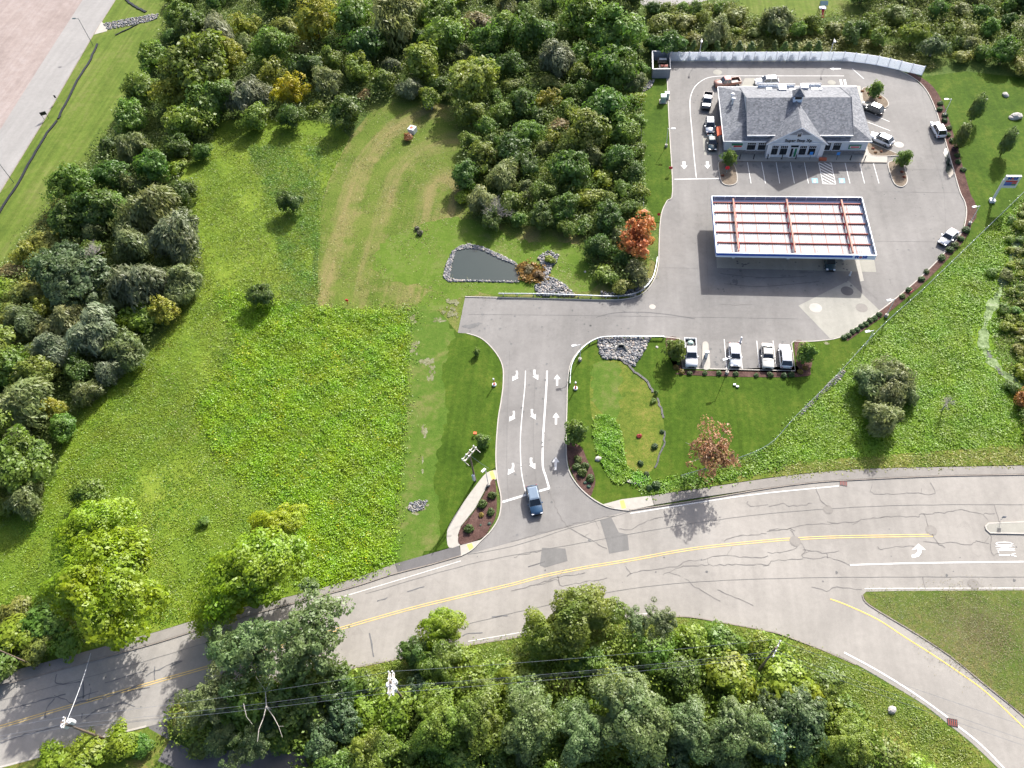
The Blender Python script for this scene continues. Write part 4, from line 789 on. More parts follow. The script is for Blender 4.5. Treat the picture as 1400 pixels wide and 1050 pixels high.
# ------ auto filled woods
def pw(px): return GL(px)
WOODS = [
 ('left', [(232, 0), (228, 38), (215, 62), (205, 92), (190, 122), (165, 162), (140, 192), (88, 262), (60, 302), (30, 338), (0, 372), (-120, 560), (-120, 760), (0, 720), (75, 650), (90, 585), (140, 530), (190, 490), (235, 435), (272, 385), (262, 320), (245, 230), (290, 195), (300, 165), (430, 165), (478, 185), (500, 152), (535, 136), (590, 134), (620, 120), (700, 60), (870, 60), (872, 0), (880, -60), (200, -80)], 24, ['olive', 'green', 'dark', 'greyolive', 'yolive', 'green', 'olive', 'grey', 'dark', 'yolive', 'brush', 'vine']),
 ('mid', [(590, 134), (625, 135), (650, 175), (630, 220), (632, 270), (655, 300), (700, 310), (760, 312), (800, 322), (812, 385), (850, 398), (880, 385), (882, 300), (875, 180), (880, 100), (870, 60), (700, 60), (620, 110)], 21, ['olive', 'green', 'dark', 'greyolive', 'dark', 'green', 'brush', 'vine']),
 ('top', [(882, 66), (900, 30), (1000, 20), (1040, 26), (1110, 30), (1180, 22), (1165, -60), (1500, -60), (1500, 105), (1400, 98), (1320, 78), (1285, 76), (1235, 58), (1175, 46), (1140, 42)], 23, ['olive', 'dark', 'brush', 'brush', 'green', 'dark', 'greyolive']),
 ('topbrush', [(890, 46), (900, 30), (990, 30), (1120, 36), (1130, 44)], 11, ['brush', 'brush', 'vine', 'gshrub']),
 ('topyard', [(885, 12), (945, 10), (1005, 6), (1000, 24), (950, 27), (890, 28)], 18, ['dark', 'green', 'olive']),
 ('belt', [(235, 965), (300, 945), (480, 920), (530, 950), (700, 905), (760, 890), (960, 870), (1060, 880), (1120, 935), (1180, 990), (1260, 1060), (1300, 1150), (200, 1150), (400, 1060), (440, 1036), (360, 1015), (262, 1020), (238, 1000)], 28, ['lush', 'silver', 'vine', 'gshrub', 'dark', 'teal', 'green']),
 ('rightrough', [(1380, 300), (1500, 200), (1500, 620), (1400, 600), (1392, 480), (1370, 440)], 11, ['gshrub', 'brush', 'vine']),
 ('leftroad', [(-150, 955), (-150, 800), (0, 840), (40, 830), (110, 860), (105, 880), (0, 915)], 24, ['vine', 'brush', 'gshrub']),
]
for nm, poly, rp, sps in WOODS:
    xs = [p[0] for p in poly]; ys = [p[1] for p in poly]; rr = random.Random(hash(nm) % 1000 if False else len(nm) * 13 + len(poly))
    placed = 0
    for att in range(2600):
        px = rr.uniform(min(xs), max(xs)); py = rr.uniform(min(ys), max(ys))
        if not bool(inpoly(np.array(px), np.array(py), poly)) or px < -45 or px > 1445 or py < -45 or py > 1095: continue
        r = rp * rr.uniform(0.6, 1.25) * (0.75 + 0.25 * max(0, py) / 500 if nm not in ('belt',) else 1)
        if any((px - t['px']) ** 2 + ((py - t['py']) * 1.15) ** 2 < (0.76 * (r + t['rp'])) ** 2 for t in TREES): continue
        sp = rr.choice(sps); random.seed(int(px * 31 + py * 7)); tree(px, py, r, sp); placed += 1
random.seed(11)
# evergreens behind the white fence
for k in range(15):
    px = 901 + k * 15.6; tree(px + random.uniform(-2, 2), 66 - random.uniform(0, 2), 8.5, 'hedge', group='evergreens behind the white fence', h=1.6)

# planted round shrubs
SP['ballshrub'] = ('ball', (0.075, 0.115, 0.018), 'clipped round shrub', 0.9); SP['rust'] = ('ball', (0.26, 0.11, 0.05), 'rusty red round shrub', 0.9); SP['dkball'] = ('ball', (0.065, 0.12, 0.028), 'dark green round shrub', 0.9)
def small(px, py, r, label, sp='ballshrub', col=None):
    o = tree(px, py, r, sp, label=label, name='shrub', group='planted shrubs', col=col, h=None); o['category'] = 'shrub'
for a in [(673, 677, 6.3, 'clipped green shrub highest in the left driveway bed'), (659.5, 689, 7, 'largest clipped shrub in the middle of the left driveway bed'), (671, 700, 6, 'clipped green shrub at the right side of the left driveway bed'), (641, 723, 7, 'clipped green shrub lowest in the left driveway bed'), (790.5, 628, 6.3, 'clipped round shrub highest in the right driveway bed'), (788, 638, 6.3, 'clipped round shrub at the left of the right driveway bed'), (800, 637, 6.3, 'clipped round shrub at the right of the right driveway bed'), (796, 646, 7, 'clipped round shrub in the centre of the right driveway bed'), (807, 654, 6.6, 'clipped round shrub lowest in the right driveway bed')]: small(*a)
small(658, 704, 4, 'small amber shrub in the left driveway bed', 'rust', (0.26, 0.17, 0.03))
for px, py, r, lb in ((669, 716, 2.6, 'tiny blue green plant in the left driveway bed'), (657, 718, 1.8, 'tiny pale plant beside the lowest shrub of the left bed'), (800, 660, 2.6, 'small blue green plant left in the right driveway bed'), (805, 665, 3, 'small blue green plant lowest in the right driveway bed')): small(px, py, r, lb, 'dkball', (0.09, 0.17, 0.12))
for k, (px, py) in enumerate([(1286, 141), (1285, 149), (1292, 157), (1292, 164.5), (1298, 174.5), (1296, 184), (1302, 192), (1309, 212), (1310, 221), (1317, 232)]):
    small(px, py, 4.6, 'dark round shrub in the right mulch bed, %s from the top' % ['first', 'second', 'third', 'fourth', 'fifth', 'sixth', 'seventh', 'eighth', 'ninth', 'tenth'][k], 'dkball')
for k, (px, py, r) in enumerate([(1321, 314, 6.5), (1314, 326, 5), (1306, 335, 6), (1299, 341, 6), (1288, 352, 6), (1267, 371, 4.6), (1260, 381, 5), (1243, 396, 5), (1234, 405, 4.5)]):
    small(px, py, r, 'dark shrub on the lower right lot edge, %s from the upper end' % ['first', 'second', 'third', 'fourth', 'fifth', 'sixth', 'seventh', 'eighth', 'ninth'][k], 'dkball')
for k in range(9): small(1154 + k * 6, 461 - k * 3.9 + (k % 2), 4.5, 'dark low hedge shrub by the tank pad, %s from its lower end' % ['first', 'second', 'third', 'fourth', 'fifth', 'sixth', 'seventh', 'eighth', 'ninth'][k], 'dkball')
for k, (px, py, r, sp) in enumerate([(924, 502, 4.5, 'rust'), (932, 508, 4.5, 'rust'), (943, 510, 4, 'ballshrub'), (964, 510, 4, 'dkball'), (983, 510, 4.4, 'dkball'), (1006, 511, 4.4, 'dkball'), (1034, 513, 3.8, 'dkball'), (1053, 512, 5, 'dkball'), (1072, 513, 5, 'dkball'), (1082, 512, 5, 'dkball'), (1094, 508, 4.5, 'rust'), (1101, 503, 4, 'rust'), (928, 497, 3, 'dkball')]):
    small(px, py, r, ('small green shrub' if sp != 'rust' else 'small amber shrub') + ' in the mulch below the lower parking row, %s from its left' % ['first', 'second', 'third', 'fourth', 'fifth', 'sixth', 'seventh', 'eighth', 'ninth', 'tenth', 'eleventh', 'twelfth', 'extra'][k], sp, (0.2, 0.14, 0.03) if sp == 'rust' else None)
for px, py, lb in ((1179, 124.5, 'rust coloured shrub nearest the store in the back island'), (1188, 127, 'rust coloured shrub under the tree of the back island'), (1203, 133.5, 'rust coloured shrub at the right side of the back island'), (1193.5, 203, 'reddish shrub at the left of the triangular bed by the store'), (1197, 208.5, 'reddish shrub at the bottom of the triangular bed by the store'), (1205, 207, 'reddish shrub at the right of the triangular bed by the store'), (1233, 235, 'bright red flower clump under the front right island tree'), (1236, 242, 'dark red clump in the front right planted island'), (988, 240, 'brown plant clump in the front left planted island')): small(px, py, 2.6, lb, 'rust')
# plants by the silt sock
for px, py, r, lb in ((905, 590, 3.5, 'small dark shrub on the right edge of the basin'), (895, 610, 5, 'leafy green shrub low on the right edge of the basin'), (876, 633, 4.5, 'dark small shrub in the lower basin'), (884, 648, 4.5, 'green shrub at the lower right basin corner'), (897, 663, 7, 'green bush between the basin and the sidewalk'), (888, 667, 5, 'lower left bush beside the sidewalk end')): small(px, py, r, lb, 'ballshrub', (0.05, 0.10, 0.02))
small(1306, 203, 5.2, 'dark purple shrub in the middle of the right mulch bed', 'rust', (0.07, 0.035, 0.045))
small(874, 596, 3.8, 'small crimson shrub in the middle of the basin', 'rust', (0.42, 0.07, 0.07))
small(574, 318, 5, 'small grey bush in the mown field above the pond', 'dkball', (0.11, 0.12, 0.07)); small(570, 312, 4, 'grey twiggy bush beside the small grey bush of the mown field', 'dkball', (0.12, 0.12, 0.08))

# ------------------------------------------------------------------ SCATTERED GROUND VEGETATION (stuff)
def scatter(name, poly, n, size, col, z=0.05, hgt=0.25, k=3, spread=0.28, noise_gate=0.0, seed=1, lean=0.38, holes=(), edge_=0.35):
    P = GL(poly); xs = [p[0] for p in P]; ys = [p[1] for p in P]
    x = RNG.uniform(min(xs), max(xs), n * 4); y = RNG.uniform(min(ys), max(ys), n * 4); ok = inpoly(x, y, P)
    for h in holes: ok &= ~inpoly(x, y, h)
    if noise_gate:
        f = np.sin(x * 0.35 + seed) * np.cos(y * 0.31 - seed) + np.sin(x * 0.9 + y * 0.7 + seed * 2) * 0.6 + np.sin(x * 2.1 - y * 1.7 + seed) * 0.4
        ok &= (f + RNG.normal(0, 0.5, len(f))) > noise_gate
    x = x[ok][:n]; y = y[ok][:n]; m = len(x); x = x + RNG.normal(0, edge_, m); y = y + RNG.normal(0, edge_, m)
    xi = np.repeat(x, k); yi = np.repeat(y, k); hh = np.repeat(RNG.uniform(0.3, 1, m), k)
    lf = np.clip(0.55 + 0.5 * np.sin(xi * 0.55 + 1.3 * np.sin(yi * 0.4)) * np.cos(yi * 0.62 + seed) + 0.35 * np.sin(xi * 1.7 + yi * 1.1) * np.sin(yi * 1.9), 0.1, 1.6); hh = hh * lf
    cen = np.stack([xi + RNG.normal(0, spread, m * k), yi + RNG.normal(0, spread, m * k), z + hgt * hh * RNG.uniform(0.4, 1.1, m * k)], 1)
    nr = RNG.normal(size=(m * k, 3)) * lean + np.array([0, 0, 1.0])
    me = quads_mesh(name, cen, nr, size * RNG.uniform(0.5, 1.5, m * k), mat=LEAF2); o = link(name, me); o.color = (*col, 1); o['kind'] = 'stuff'; return o
lush = [(300, 400), (434, 424), (558, 428), (552, 560), (545, 640), (537, 720), (540, 768), (485, 788), (420, 805), (400, 700), (310, 640), (270, 560), (330, 470)]
scatter('meadow_weeds', lush, 52000, 0.125, (0.211, 0.312, 0.015), 0.05, 0.6, 3, 0.26, edge_=0.6)
scatter('meadow_weeds', [(280, 385), (430, 405), (436, 418), (565, 420), (566, 560), (556, 640), (546, 765), (480, 795), (410, 810), (380, 700), (290, 650), (245, 560), (310, 460)], 12000, 0.12, (0.171, 0.242, 0.020), 0.05, 0.35, 3, 0.3, noise_gate=0.5, seed=4, edge_=1.0)
scatter('goldenrod', lush, 1100, 0.12, (0.410, 0.402, 0.019), 0.15, 0.45, 3, 0.3, noise_gate=0.7)
scatter('weed_clumps', [(270, 170), (478, 190), (448, 250), (436, 300), (434, 424), (330, 470), (300, 560), (210, 640), (90, 700), (80, 650), (190, 505), (250, 410), (262, 330)], 26000, 0.10, (0.151, 0.226, 0.022), 0.03, 0.2, 3, 0.28, noise_gate=-0.8)
scatter('weed_clumps', [(340, 200), (440, 200), (436, 300), (434, 424), (390, 420), (380, 330)], 9000, 0.11, (0.141, 0.224, 0.026), 0.03, 0.25, 3, 0.25, noise_gate=-0.4, seed=5)
scatter('weed_clumps', [(-20, 700), (60, 640), (125, 530), (190, 480), (300, 560), (400, 700), (410, 800), (240, 855), (100, 850), (0, 860)], 26000, 0.10, (0.155, 0.247, 0.021), 0.03, 0.22, 3, 0.28, noise_gate=-0.8, seed=3)
scatter('hay_tufts', hay_px, 9000, 0.10, (0.190, 0.198, 0.048), 0.03, 0.06, 2, 0.2, holes=[GL(pond_px)], lean=0.3, noise_gate=0.2)
scatter('basin_weeds', [(812, 575), (820, 568), (838, 572), (848, 590), (852, 615), (855, 635), (862, 650), (852, 661), (840, 660), (826, 640), (818, 620), (812, 600)], 4200, 0.13, (0.135, 0.282, 0.019), 0.1, 0.55, 4, 0.12, edge_=0.08)
scatter('basin_weeds', [(855, 650), (862, 645), (885, 652), (886, 660), (870, 662)], 200, 0.14, (0.135, 0.268, 0.019), 0.1, 0.3, 3, 0.2)
scatter('field_weeds', [(1085, 577), (1140, 522), (1185, 472), (1260, 402), (1310, 354), (1400, 268), (1480, 200), (1480, 610), (1380, 606), (1080, 630), (1055, 612)], 50000, 0.12, (0.177, 0.282, 0.022), 0.08, 0.35, 3, 0.28, noise_gate=-1.2, holes=[CW])
scatter('field_weeds', [(870, 668), (1000, 637), (1052, 614), (1080, 632), (1060, 640), (960, 662), (895, 674)], 1800, 0.15, (0.141, 0.249, 0.019), 0.1, 0.3, 3, 0.25)
scatter('verge_tufts', [(1050, 640), (1400, 612), (1500, 608), (1500, 630), (1400, 634), (1175, 640), (1060, 652)], 2500, 0.12, (0.213, 0.236, 0.046), 0.1, 0.1, 2, 0.25)
scatter('dry_tufts', [(1188, 811), (1400, 809), (1500, 809), (1500, 1060), (1400, 976), (1345, 931), (1300, 894), (1255, 864), (1205, 834)], 9000, 0.06, (0.135, 0.16, 0.04), 0.1, 0.08, 2, 0.25, lean=0.25)
scatter('verge_tufts', [(482, 918), (637, 886), (790, 860), (932, 848), (1050, 868), (1125, 894), (1225, 946), (1345, 1040), (1300, 1050), (1180, 980), (1060, 900), (860, 875), (640, 915), (510, 950)], 15000, 0.09, (0.186, 0.230, 0.032), 0.06, 0.18, 2, 0.28)
for nm, poly, rp, sps in WOODS:
    big = {'left': 52000, 'mid': 16000, 'top': 20000, 'belt': 26000, 'rightrough': 5000, 'topbrush': 7000, 'topyard': 2500, 'leftroad': 4500}[nm]
    tall = nm in ('left', 'mid', 'top', 'belt')
    scatter('undergrowth', poly, int(big * (1.25 if tall else 1.1)), 0.19, {'left': (0.135, 0.175, 0.045), 'mid': (0.14, 0.185, 0.04), 'belt': (0.17, 0.235, 0.036)}.get(nm, (0.15, 0.185, 0.045)), 0.1, 3.6 if tall else 1.6, 3, 0.55, lean=0.8, seed=len(nm) + 3, holes=[CW] if nm == 'rightrough' else ())
scatter('edge_brush', [(88, 264), (118, 240), (120, 330), (60, 400), (40, 470), (0, 470), (0, 374), (30, 340)], 4500, 0.22, (0.247, 0.231, 0.048), 0.05, 1.0, 3, 0.35)
scatter('fence_brush', [(884, 60), (900, 38), (1140, 44), (1230, 68), (1278, 92), (1272, 96), (1225, 84), (1130, 70), (900, 68)], 9000, 0.18, (0.160, 0.185, 0.037), 0.05, 1.3, 3, 0.4)
scatter('dead_stems', [(290, 200), (430, 200), (430, 420), (330, 470), (290, 640), (390, 780), (260, 840), (100, 840), (90, 700), (190, 560), (280, 430)], 2600, 0.09, (0.30, 0.27, 0.12), 0.05, 0.3, 2, 0.3, noise_gate=0.9, seed=9)
scatter('dry_stems', blob(1340, 862, 40, 24, 3), 6000, 0.05, (0.17, 0.15, 0.055), 0.1, 0.06, 2, 0.3, edge_=2.0, lean=0.2)
scatter('reeds', [(708, 362), (720, 360), (745, 368), (750, 384), (740, 388), (712, 384)], 450, 0.2, (0.291, 0.198, 0.061), 0.1, 0.8, 4, 0.2, lean=1.2)
scatter('creek_bank_weeds', [(1400, 330), (1500, 240), (1500, 600), (1400, 560), (1372, 510), (1360, 470), (1368, 430), (1385, 380)], 9000, 0.13, (0.145, 0.185, 0.037), 0.08, 0.35, 3, 0.25, holes=[CW])

# stones
ico = bmesh.new(); bmesh.ops.create_icosphere(ico, subdivisions=1, radius=1); IV = np.array([v.co[:] for v in ico.verts]); IF = np.array([[v.index for v in f.verts] for f in ico.faces]); ico.free()
def stones(name, poly, n, size, z=0.08, holes=(), mat='riprap'):
    P = GL(poly); xs = [p[0] for p in P]; ys = [p[1] for p in P]
    x = RNG.uniform(min(xs), max(xs), n * 6); y = RNG.uniform(min(ys), max(ys), n * 6); ok = inpoly(x, y, P)
    for h in holes: ok &= ~inpoly(x, y, h)
    x = x[ok][:n]; y = y[ok][:n]; m = len(x); s = size * RNG.uniform(0.5, 1.4, m)
    V = IV[None] * (1 + RNG.normal(0, 0.16, (m, len(IV), 1))) * (s[:, None, None] * RNG.uniform(0.65, 1.2, (m, 1, 3)))
    V[..., 2] *= 0.7; V += np.stack([x, y, z + s * RNG.uniform(0.0, 0.6, m)], 1)[:, None]
    F = (IF[None] + (np.arange(m) * len(IV))[:, None, None]).reshape(-1, 3)
    me = bpy.data.meshes.new(name); me.vertices.add(m * len(IV)); me.vertices.foreach_set('co', V.reshape(-1).astype(np.float32))
    me.loops.add(len(F) * 3); me.loops.foreach_set('vertex_index', F.reshape(-1).astype(np.int32)); me.polygons.add(len(F))
    me.polygons.foreach_set('loop_start', np.arange(0, len(F) * 3, 3, dtype=np.int32)); me.polygons.foreach_set('loop_total', np.full(len(F), 3, np.int32))
    me.materials.append(M[mat]); me.update(calc_edges=True); o = link(name, me); o['kind'] = 'stuff'; return o
PW = GL(catmull(pond_px, 3, True))
rim = [(606, 378), (610, 362), (618, 345), (628, 337), (641, 334), (660, 338), (685, 349), (706, 360), (711, 366), (710, 386), (700, 386.5), (650, 385), (612, 385.5)]
stones('riprap_stones', rim, 1900, 0.16, 0.05, [PW])
stones('riprap_stones', [(735, 352), (750, 343), (764, 349), (760, 360), (754, 368), (750, 378), (767, 385), (780, 397), (787, 405), (735, 405), (730, 392), (742, 386), (744, 370)], 1100, 0.2)
stones('riprap_stones', [(817, 464), (840, 462), (889, 463), (882, 478), (867, 502), (850, 493), (838, 491), (825, 492), (819, 482)], 1500, 0.2, 0.1)
stones('riprap_stones', [(872, 386), (892, 381), (886, 393), (868, 405), (820, 406), (822, 400), (850, 402)], 350, 0.2, 0.1)
stones('riprap_stones', [(875, 112), (895, 110), (890, 120), (879, 127), (874, 122)], 350, 0.2, 0.1)
stones('riprap_stones', [(142, 33), (180, 25), (217, 19), (216, 25), (208, 29), (180, 35), (147, 41)], 900, 0.2, 0.06)
stones('riprap_stones', [(1133, 524), (1150, 509), (1156, 507), (1150, 518), (1122, 543), (1093, 570), (1100, 558)], 500, 0.13, 0.1)
stones('bare_patch_stones', [(572, 684), (585, 685), (580, 695), (566, 702), (558, 697), (560, 688)], 250, 0.12, 0.1)
def boulder(px, py, r, label):
    rr = random.Random(int(px)); bm = bmesh.new(); bmesh.ops.create_icosphere(bm, subdivisions=2, radius=r)
    for v in bm.verts: v.co *= 1 + rr.uniform(-0.13, 0.13); v.co.z *= 0.7
    me = bpy.data.meshes.new('boulder'); bm.to_mesh(me); bm.free(); me.materials.append(M['rock']); o = link('boulder', me); o.location = (*G(px, py), r * 0.4)
    o.scale = (1.3, 1, 1); o.rotation_euler = (0, 0, rr.uniform(0, 3)); tag(o, label, 'boulder', 'boulders on the grass')
boulder(1389, 161, 0.95, 'large pale boulder on the right lawn near the columnar trees'); boulder(1382, 162.5, 0.5, 'smaller pale boulder touching the large one on the right lawn'); boulder(1374, 131, 0.6, 'tan boulder in the shade at the top of the right lawn')
boulder(818, 628, 0.42, 'pale boulder beside the bright green basin weeds'); boulder(1219, 971, 0.45, 'small pale rock on the verge beside the ramp'); boulder(875, 663, 0.25, 'flat pale rock at the basin outlet'); boulder(898, 475, 0.22, 'small white stone on the lawn left of the lower parking row'); boulder(800, 372, 0.2, 'small white stone in the grass right of the pond rocks')

# ------------------------------------------------------------------ STORE BUILDING
st = thing('store_building', 'grey convenience store with shingled roofs, front gable and cupola', 'building')
Yf, Yb, Xw, Xe = 129.1, 146.4, 24.7, 52.0
mb = MB(); mb.prism([(Xw, Yf), (Xe, Yf), (Xe, Yb), (Xw, Yb)], 0, 3.45); mb.build('wall', M['siding'], st)
for c_, d_ in ((((Xw + 33.0) / 2 - 0.05, Yf - 0.06, 0.62), (33.0 - Xw, 0.16, 0.95)), (((Xe + 43.5) / 2 + 0.05, Yf - 0.06, 0.62), (Xe - 43.5, 0.16, 0.95)), ((Xw - 0.05, (Yf + Yb) / 2, 0.62), (0.14, Yb - Yf, 0.95))): MB().box(c_, d_).build('stone_base', M['stonewall'], st)
def slab(mb, pts, th=0.14):
    n = len(pts); vs = [tuple(p) for p in pts] + [(p[0], p[1], p[2] - th) for p in pts]
    mb.add(vs, [tuple(range(n)), tuple(range(2 * n - 1, n - 1, -1))] + [(i, i + n, (i + 1) % n + n, (i + 1) % n) for i in range(n)])
RH, RY, X0, X1 = 7.4, 137.3, 28.8, 48.6; EW, EE, EF, EB = 24.2, 52.5, 128.7, 146.8; sk = 0.40
hW = 3.5 + sk * (X0 - EW); hE = 3.5 + sk * (EE - X1)
mb = MB()
slab(mb, [(X0 - 0.15, 129.3, 4.5), (X1 + 0.15, 129.3, 4.5), (X1 + 0.15, RY, RH), (X0 - 0.15, RY, RH)])
bs = (RH - 3.5) / (EB - RY)
slab(mb, [(X0 - 0.15, RY, RH), (X1 + 0.15, RY, RH), (X1 + 0.15, EB - 0.9, 3.5 + bs * 0.9), (X0 - 0.15, EB - 0.9, 3.5 + bs * 0.9)])
mb.build('main_roof', M['roof'], st)
mb = MB()  # lower hipped skirts
slab(mb, [(EW, EF, 3.5), (X0 + 0.1, EF + (X0 - EW), hW), (X0 + 0.1, EB - (X0 - EW), hW), (EW, EB, 3.5)])
slab(mb, [(EW, EF, 3.5), (X0 + 0.1, EF, 3.5), (X0 + 0.1, EF + (X0 - EW), hW)])
slab(mb, [(EW, EB, 3.5), (X0 + 0.1, EB - (X0 - EW), hW), (X0 + 0.1, EB, 3.5)])
slab(mb, [(EE, EF, 3.5), (EE, EB, 3.5), (X1 - 0.1, EB - (EE - X1), hE), (X1 - 0.1, EF + (EE - X1), hE)])
slab(mb, [(EE, EF, 3.5), (X1 - 0.1, EF + (EE - X1), hE), (X1 - 0.1, EF, 3.5)])
slab(mb, [(EE, EB, 3.5), (X1 - 0.1, EB, 3.5), (X1 - 0.1, EB - (EE - X1), hE)])
slab(mb, [(X0 + 0.1, EF, 3.5), (X1 - 0.1, EF, 3.5), (X1 - 0.1, 129.7, 3.9), (X0 + 0.1, 129.7, 3.9)])
slab(mb, [(X0 + 0.1, EB, 3.5), (X0 + 0.1, EB - 1, 3.5 + bs), (X1 - 0.1, EB - 1, 3.5 + bs), (X1 - 0.1, EB, 3.5)])
mb.build('skirt_roof', M['roof'], st)
mb = MB()   # gable ends + clerestory wall
for X in (X0, X1):
    mb.add([(X, 129.6, 3.6), (X, 146, 3.6), (X, RY, RH - 0.12), (X, 129.6, 4.45)], [(0, 1, 2, 3)])
mb.add([(X0, 129.6, 3.6), (X1, 129.6, 3.6), (X1, 129.6, 4.5), (X0, 129.6, 4.5)], [(0, 1, 2, 3)]); mb.build('upper_wall', M['white'], st)
mb = MB()   # white fascia
th = 0.22
for a_, b_ in (((EW, EF, 3.42), (EE, EF, 3.42)), ((EW, EF, 3.42), (EW, EB, 3.42)), ((EW, EB, 3.42), (EE, EB, 3.42)), ((X0 - 0.15, 129.25, 4.42), (X1 + 0.15, 129.25, 4.42))):
    a_ = Vector(a_); b_ = Vector(b_); d = b_ - a_; c = (a_ + b_) / 2; mb.box(c, (max(abs(d.x), 0.1), max(abs(d.y), 0.1), th))
mb.build('fascia', M['white'], st)
mb = MB()
for X in (X0 - 0.2, X1 + 0.2): mb.tube((X, 129.2, 4.48), (X, RY, RH + 0.03), 0.09, n=4); mb.tube((X, RY, RH + 0.03), (X, EB - 1, 3.5 + bs + 0.03), 0.09, n=4)
mb.build('rake_trim', M['roof'], st)
# front gable
GX0, GX1, GA, GAH, GY = 32.5, 44.0, 38.25, 7.3, 128.15
mb = MB(); mb.add([(GX0 + 0.3, GY, 0.0), (GX1 - 0.3, GY, 0.0), (GX1 - 0.3, GY, 3.6), (GA, GY, GAH - 0.2), (GX0 + 0.3, GY, 3.6), (GX0 + 0.3, 129.2, 0), (GX1 - 0.3, 129.2, 0), (GX1 - 0.3, 129.2, 3.6), (GX0 + 0.3, 129.2, 3.6)], [(0, 1, 2, 4), (4, 2, 3), (1, 6, 7, 2), (5, 0, 4, 8)])
mb.build('gable_wall', M['siding'], st)
mb = MB(); f_ = 0.52; mb.add([(GX0 + 0.3 + (GA - GX0) * f_, GY - 0.03, 3.6 + (GAH - 3.8) * f_), (GX1 - 0.3 - (GX1 - GA) * f_, GY - 0.03, 3.6 + (GAH - 3.8) * f_), (GA, GY - 0.03, GAH - 0.2)], [(0, 1, 2)]); mb.build('gable_shingles', M['siding_dark'], st)
mb = MB(); slab(mb, [(GX0 - 0.1, GY - 0.4, 3.45), (GA, GY - 0.4, GAH), (GA, 137.2, GAH), (GX0 - 0.1, 137.2, 3.45)]); slab(mb, [(GA, GY - 0.4, GAH), (GX1 + 0.1, GY - 0.4, 3.45), (GX1 + 0.1, 137.2, 3.45), (GA, 137.2, GAH)]); mb.build('gable_roof', M['roof'], st)
mb = MB()
for X in (GX0 - 0.1, GX1 + 0.1): mb.tube((X, GY - 0.42, 3.42), (GA, GY - 0.42, GAH), 0.13, n=4)
mb.box((GA, GY - 0.08, 3.55), (GX1 - GX0 - 0.5, 0.16, 0.22)); mb.build('gable_trim', M['white'], st)
mb = MB()
for X in (GX0 + 0.75, GX1 - 0.75): mb.box((X, GY - 0.12, 1.75), (0.85, 0.3, 3.4))
mb.build('pilaster', M['white'], st)
def window(x0, x1, z0, z1, Y, parent, mull=2, bars=1, name='window', upper=True):
    wdt, hh = x1 - x0, z1 - z0; cx_, cz_ = (x0 + x1) / 2, (z0 + z1) / 2
    mb = MB(); t_ = 0.09
    mb.box((cx_, Y - 0.05, z1), (wdt + t_, 0.12, t_)); mb.box((cx_, Y - 0.05, z0), (wdt + t_ * 2, 0.16, t_))
    mb.box((x0, Y - 0.05, cz_), (t_, 0.12, hh - t_)); mb.box((x1, Y - 0.05, cz_), (t_, 0.12, hh - t_))
    wn = mb.build(name, M['white'], parent)
    MB().box((cx_, Y - 0.02, cz_), (wdt - t_, 0.03, hh - t_)).build('pane', M['glass'], wn)
    mb = MB(); zz = z0 + hh * 0.72
    mb.box((cx_, Y - 0.06, zz), (wdt - t_, 0.05, 0.05))
    for k in range(1, mull * 2): mb.box((x0 + wdt * k / (mull * 2), Y - 0.06, (zz + z1) / 2), (0.04, 0.05, z1 - zz - t_))
    mb.build('muntin', M['white'], wn)
for a_, b_ in ((1021, 1034), (1036, 1048)):
    x0, z1 = onY(a_ + 1, 196, Yf); x1, _ = onY(b_, 196, Yf); window(x0, x1, 1.15, 2.95, Yf - 0.02, st)
for a_, b_ in ((1124, 1137), (1139, 1151)):
    x0, z1 = onY(a_ + 1, 196, Yf); x1, _ = onY(b_, 196, Yf); window(x0, x1, 1.15, 2.95, Yf - 0.02, st)
for a_, b_ in ((1055, 1066), (1067.5, 1079), (1094, 1105), (1106.5, 1118)):
    x0, z1 = onY(a_ + 1, 196, GY); x1, _ = onY(b_, 196, GY); window(x0, x1, 0.75, 3.0, GY - 0.02, st)
x0, _ = onY(1081.5, 200, GY); x1, _ = onY(1092, 200, GY)
dr = MB().box(((x0 + x1) / 2, GY - 0.04, 2.78), (x1 - x0, 0.1, 0.4)).build('transom', M['glass'], st)
for s_, nm in ((0, 'door'), (1, 'door')):
    xc = x0 + (x1 - x0) * (0.25 + 0.5 * s_); d = MB().box((xc, GY - 0.06, 1.25), ((x1 - x0) / 2 - 0.06, 0.08, 2.4)).build(nm, M['white'], st)
    MB().box((xc, GY - 0.115, 1.35), ((x1 - x0) / 2 - 0.3, 0.03, 2.0)).build('pane', M['green' if s_ else 'glass'], d)
    MB().box((xc + (0.3 if s_ == 0 else -0.3), GY - 0.16, 1.2), (0.04, 0.06, 0.5)).build('handle', M['steel'], d)
xa, za = onY(1093, 181, GY); mb = MB(); window(GA - 0.4, GA + 0.4, 5.0, 6.0, GY - 0.03, st, 1)
for px in (1031, 1046, 1139, 1152): x, _ = onY(px, 186, 129.6); window(x - 0.5, x + 0.5, 3.98, 4.25, 129.57, st, 1)
def text(name, s_, loc, size, mat, parent, rot=(pi / 2, 0, 0), ext=0.03, bold=0.0):
    cu = bpy.data.curves.new(name, 'FONT'); cu.body = s_; cu.size = size; cu.extrude = ext; cu.align_x = 'CENTER'; cu.align_y = 'CENTER'; cu.offset = bold; cu.resolution_u = 2
    cu.materials.append(M[mat]); tmp = bpy.data.objects.new('tmp', cu); C.objects.link(tmp); bpy.context.view_layer.update()
    me = bpy.data.meshes.new_from_object(tmp.evaluated_get(bpy.context.evaluated_depsgraph_get())); bpy.data.objects.remove(tmp)
    me.materials.clear(); me.materials.append(M[mat]); o = bpy.data.objects.new(name, me); C.objects.link(o); o.location = loc; o.rotation_euler = rot; o.parent = parent; return o
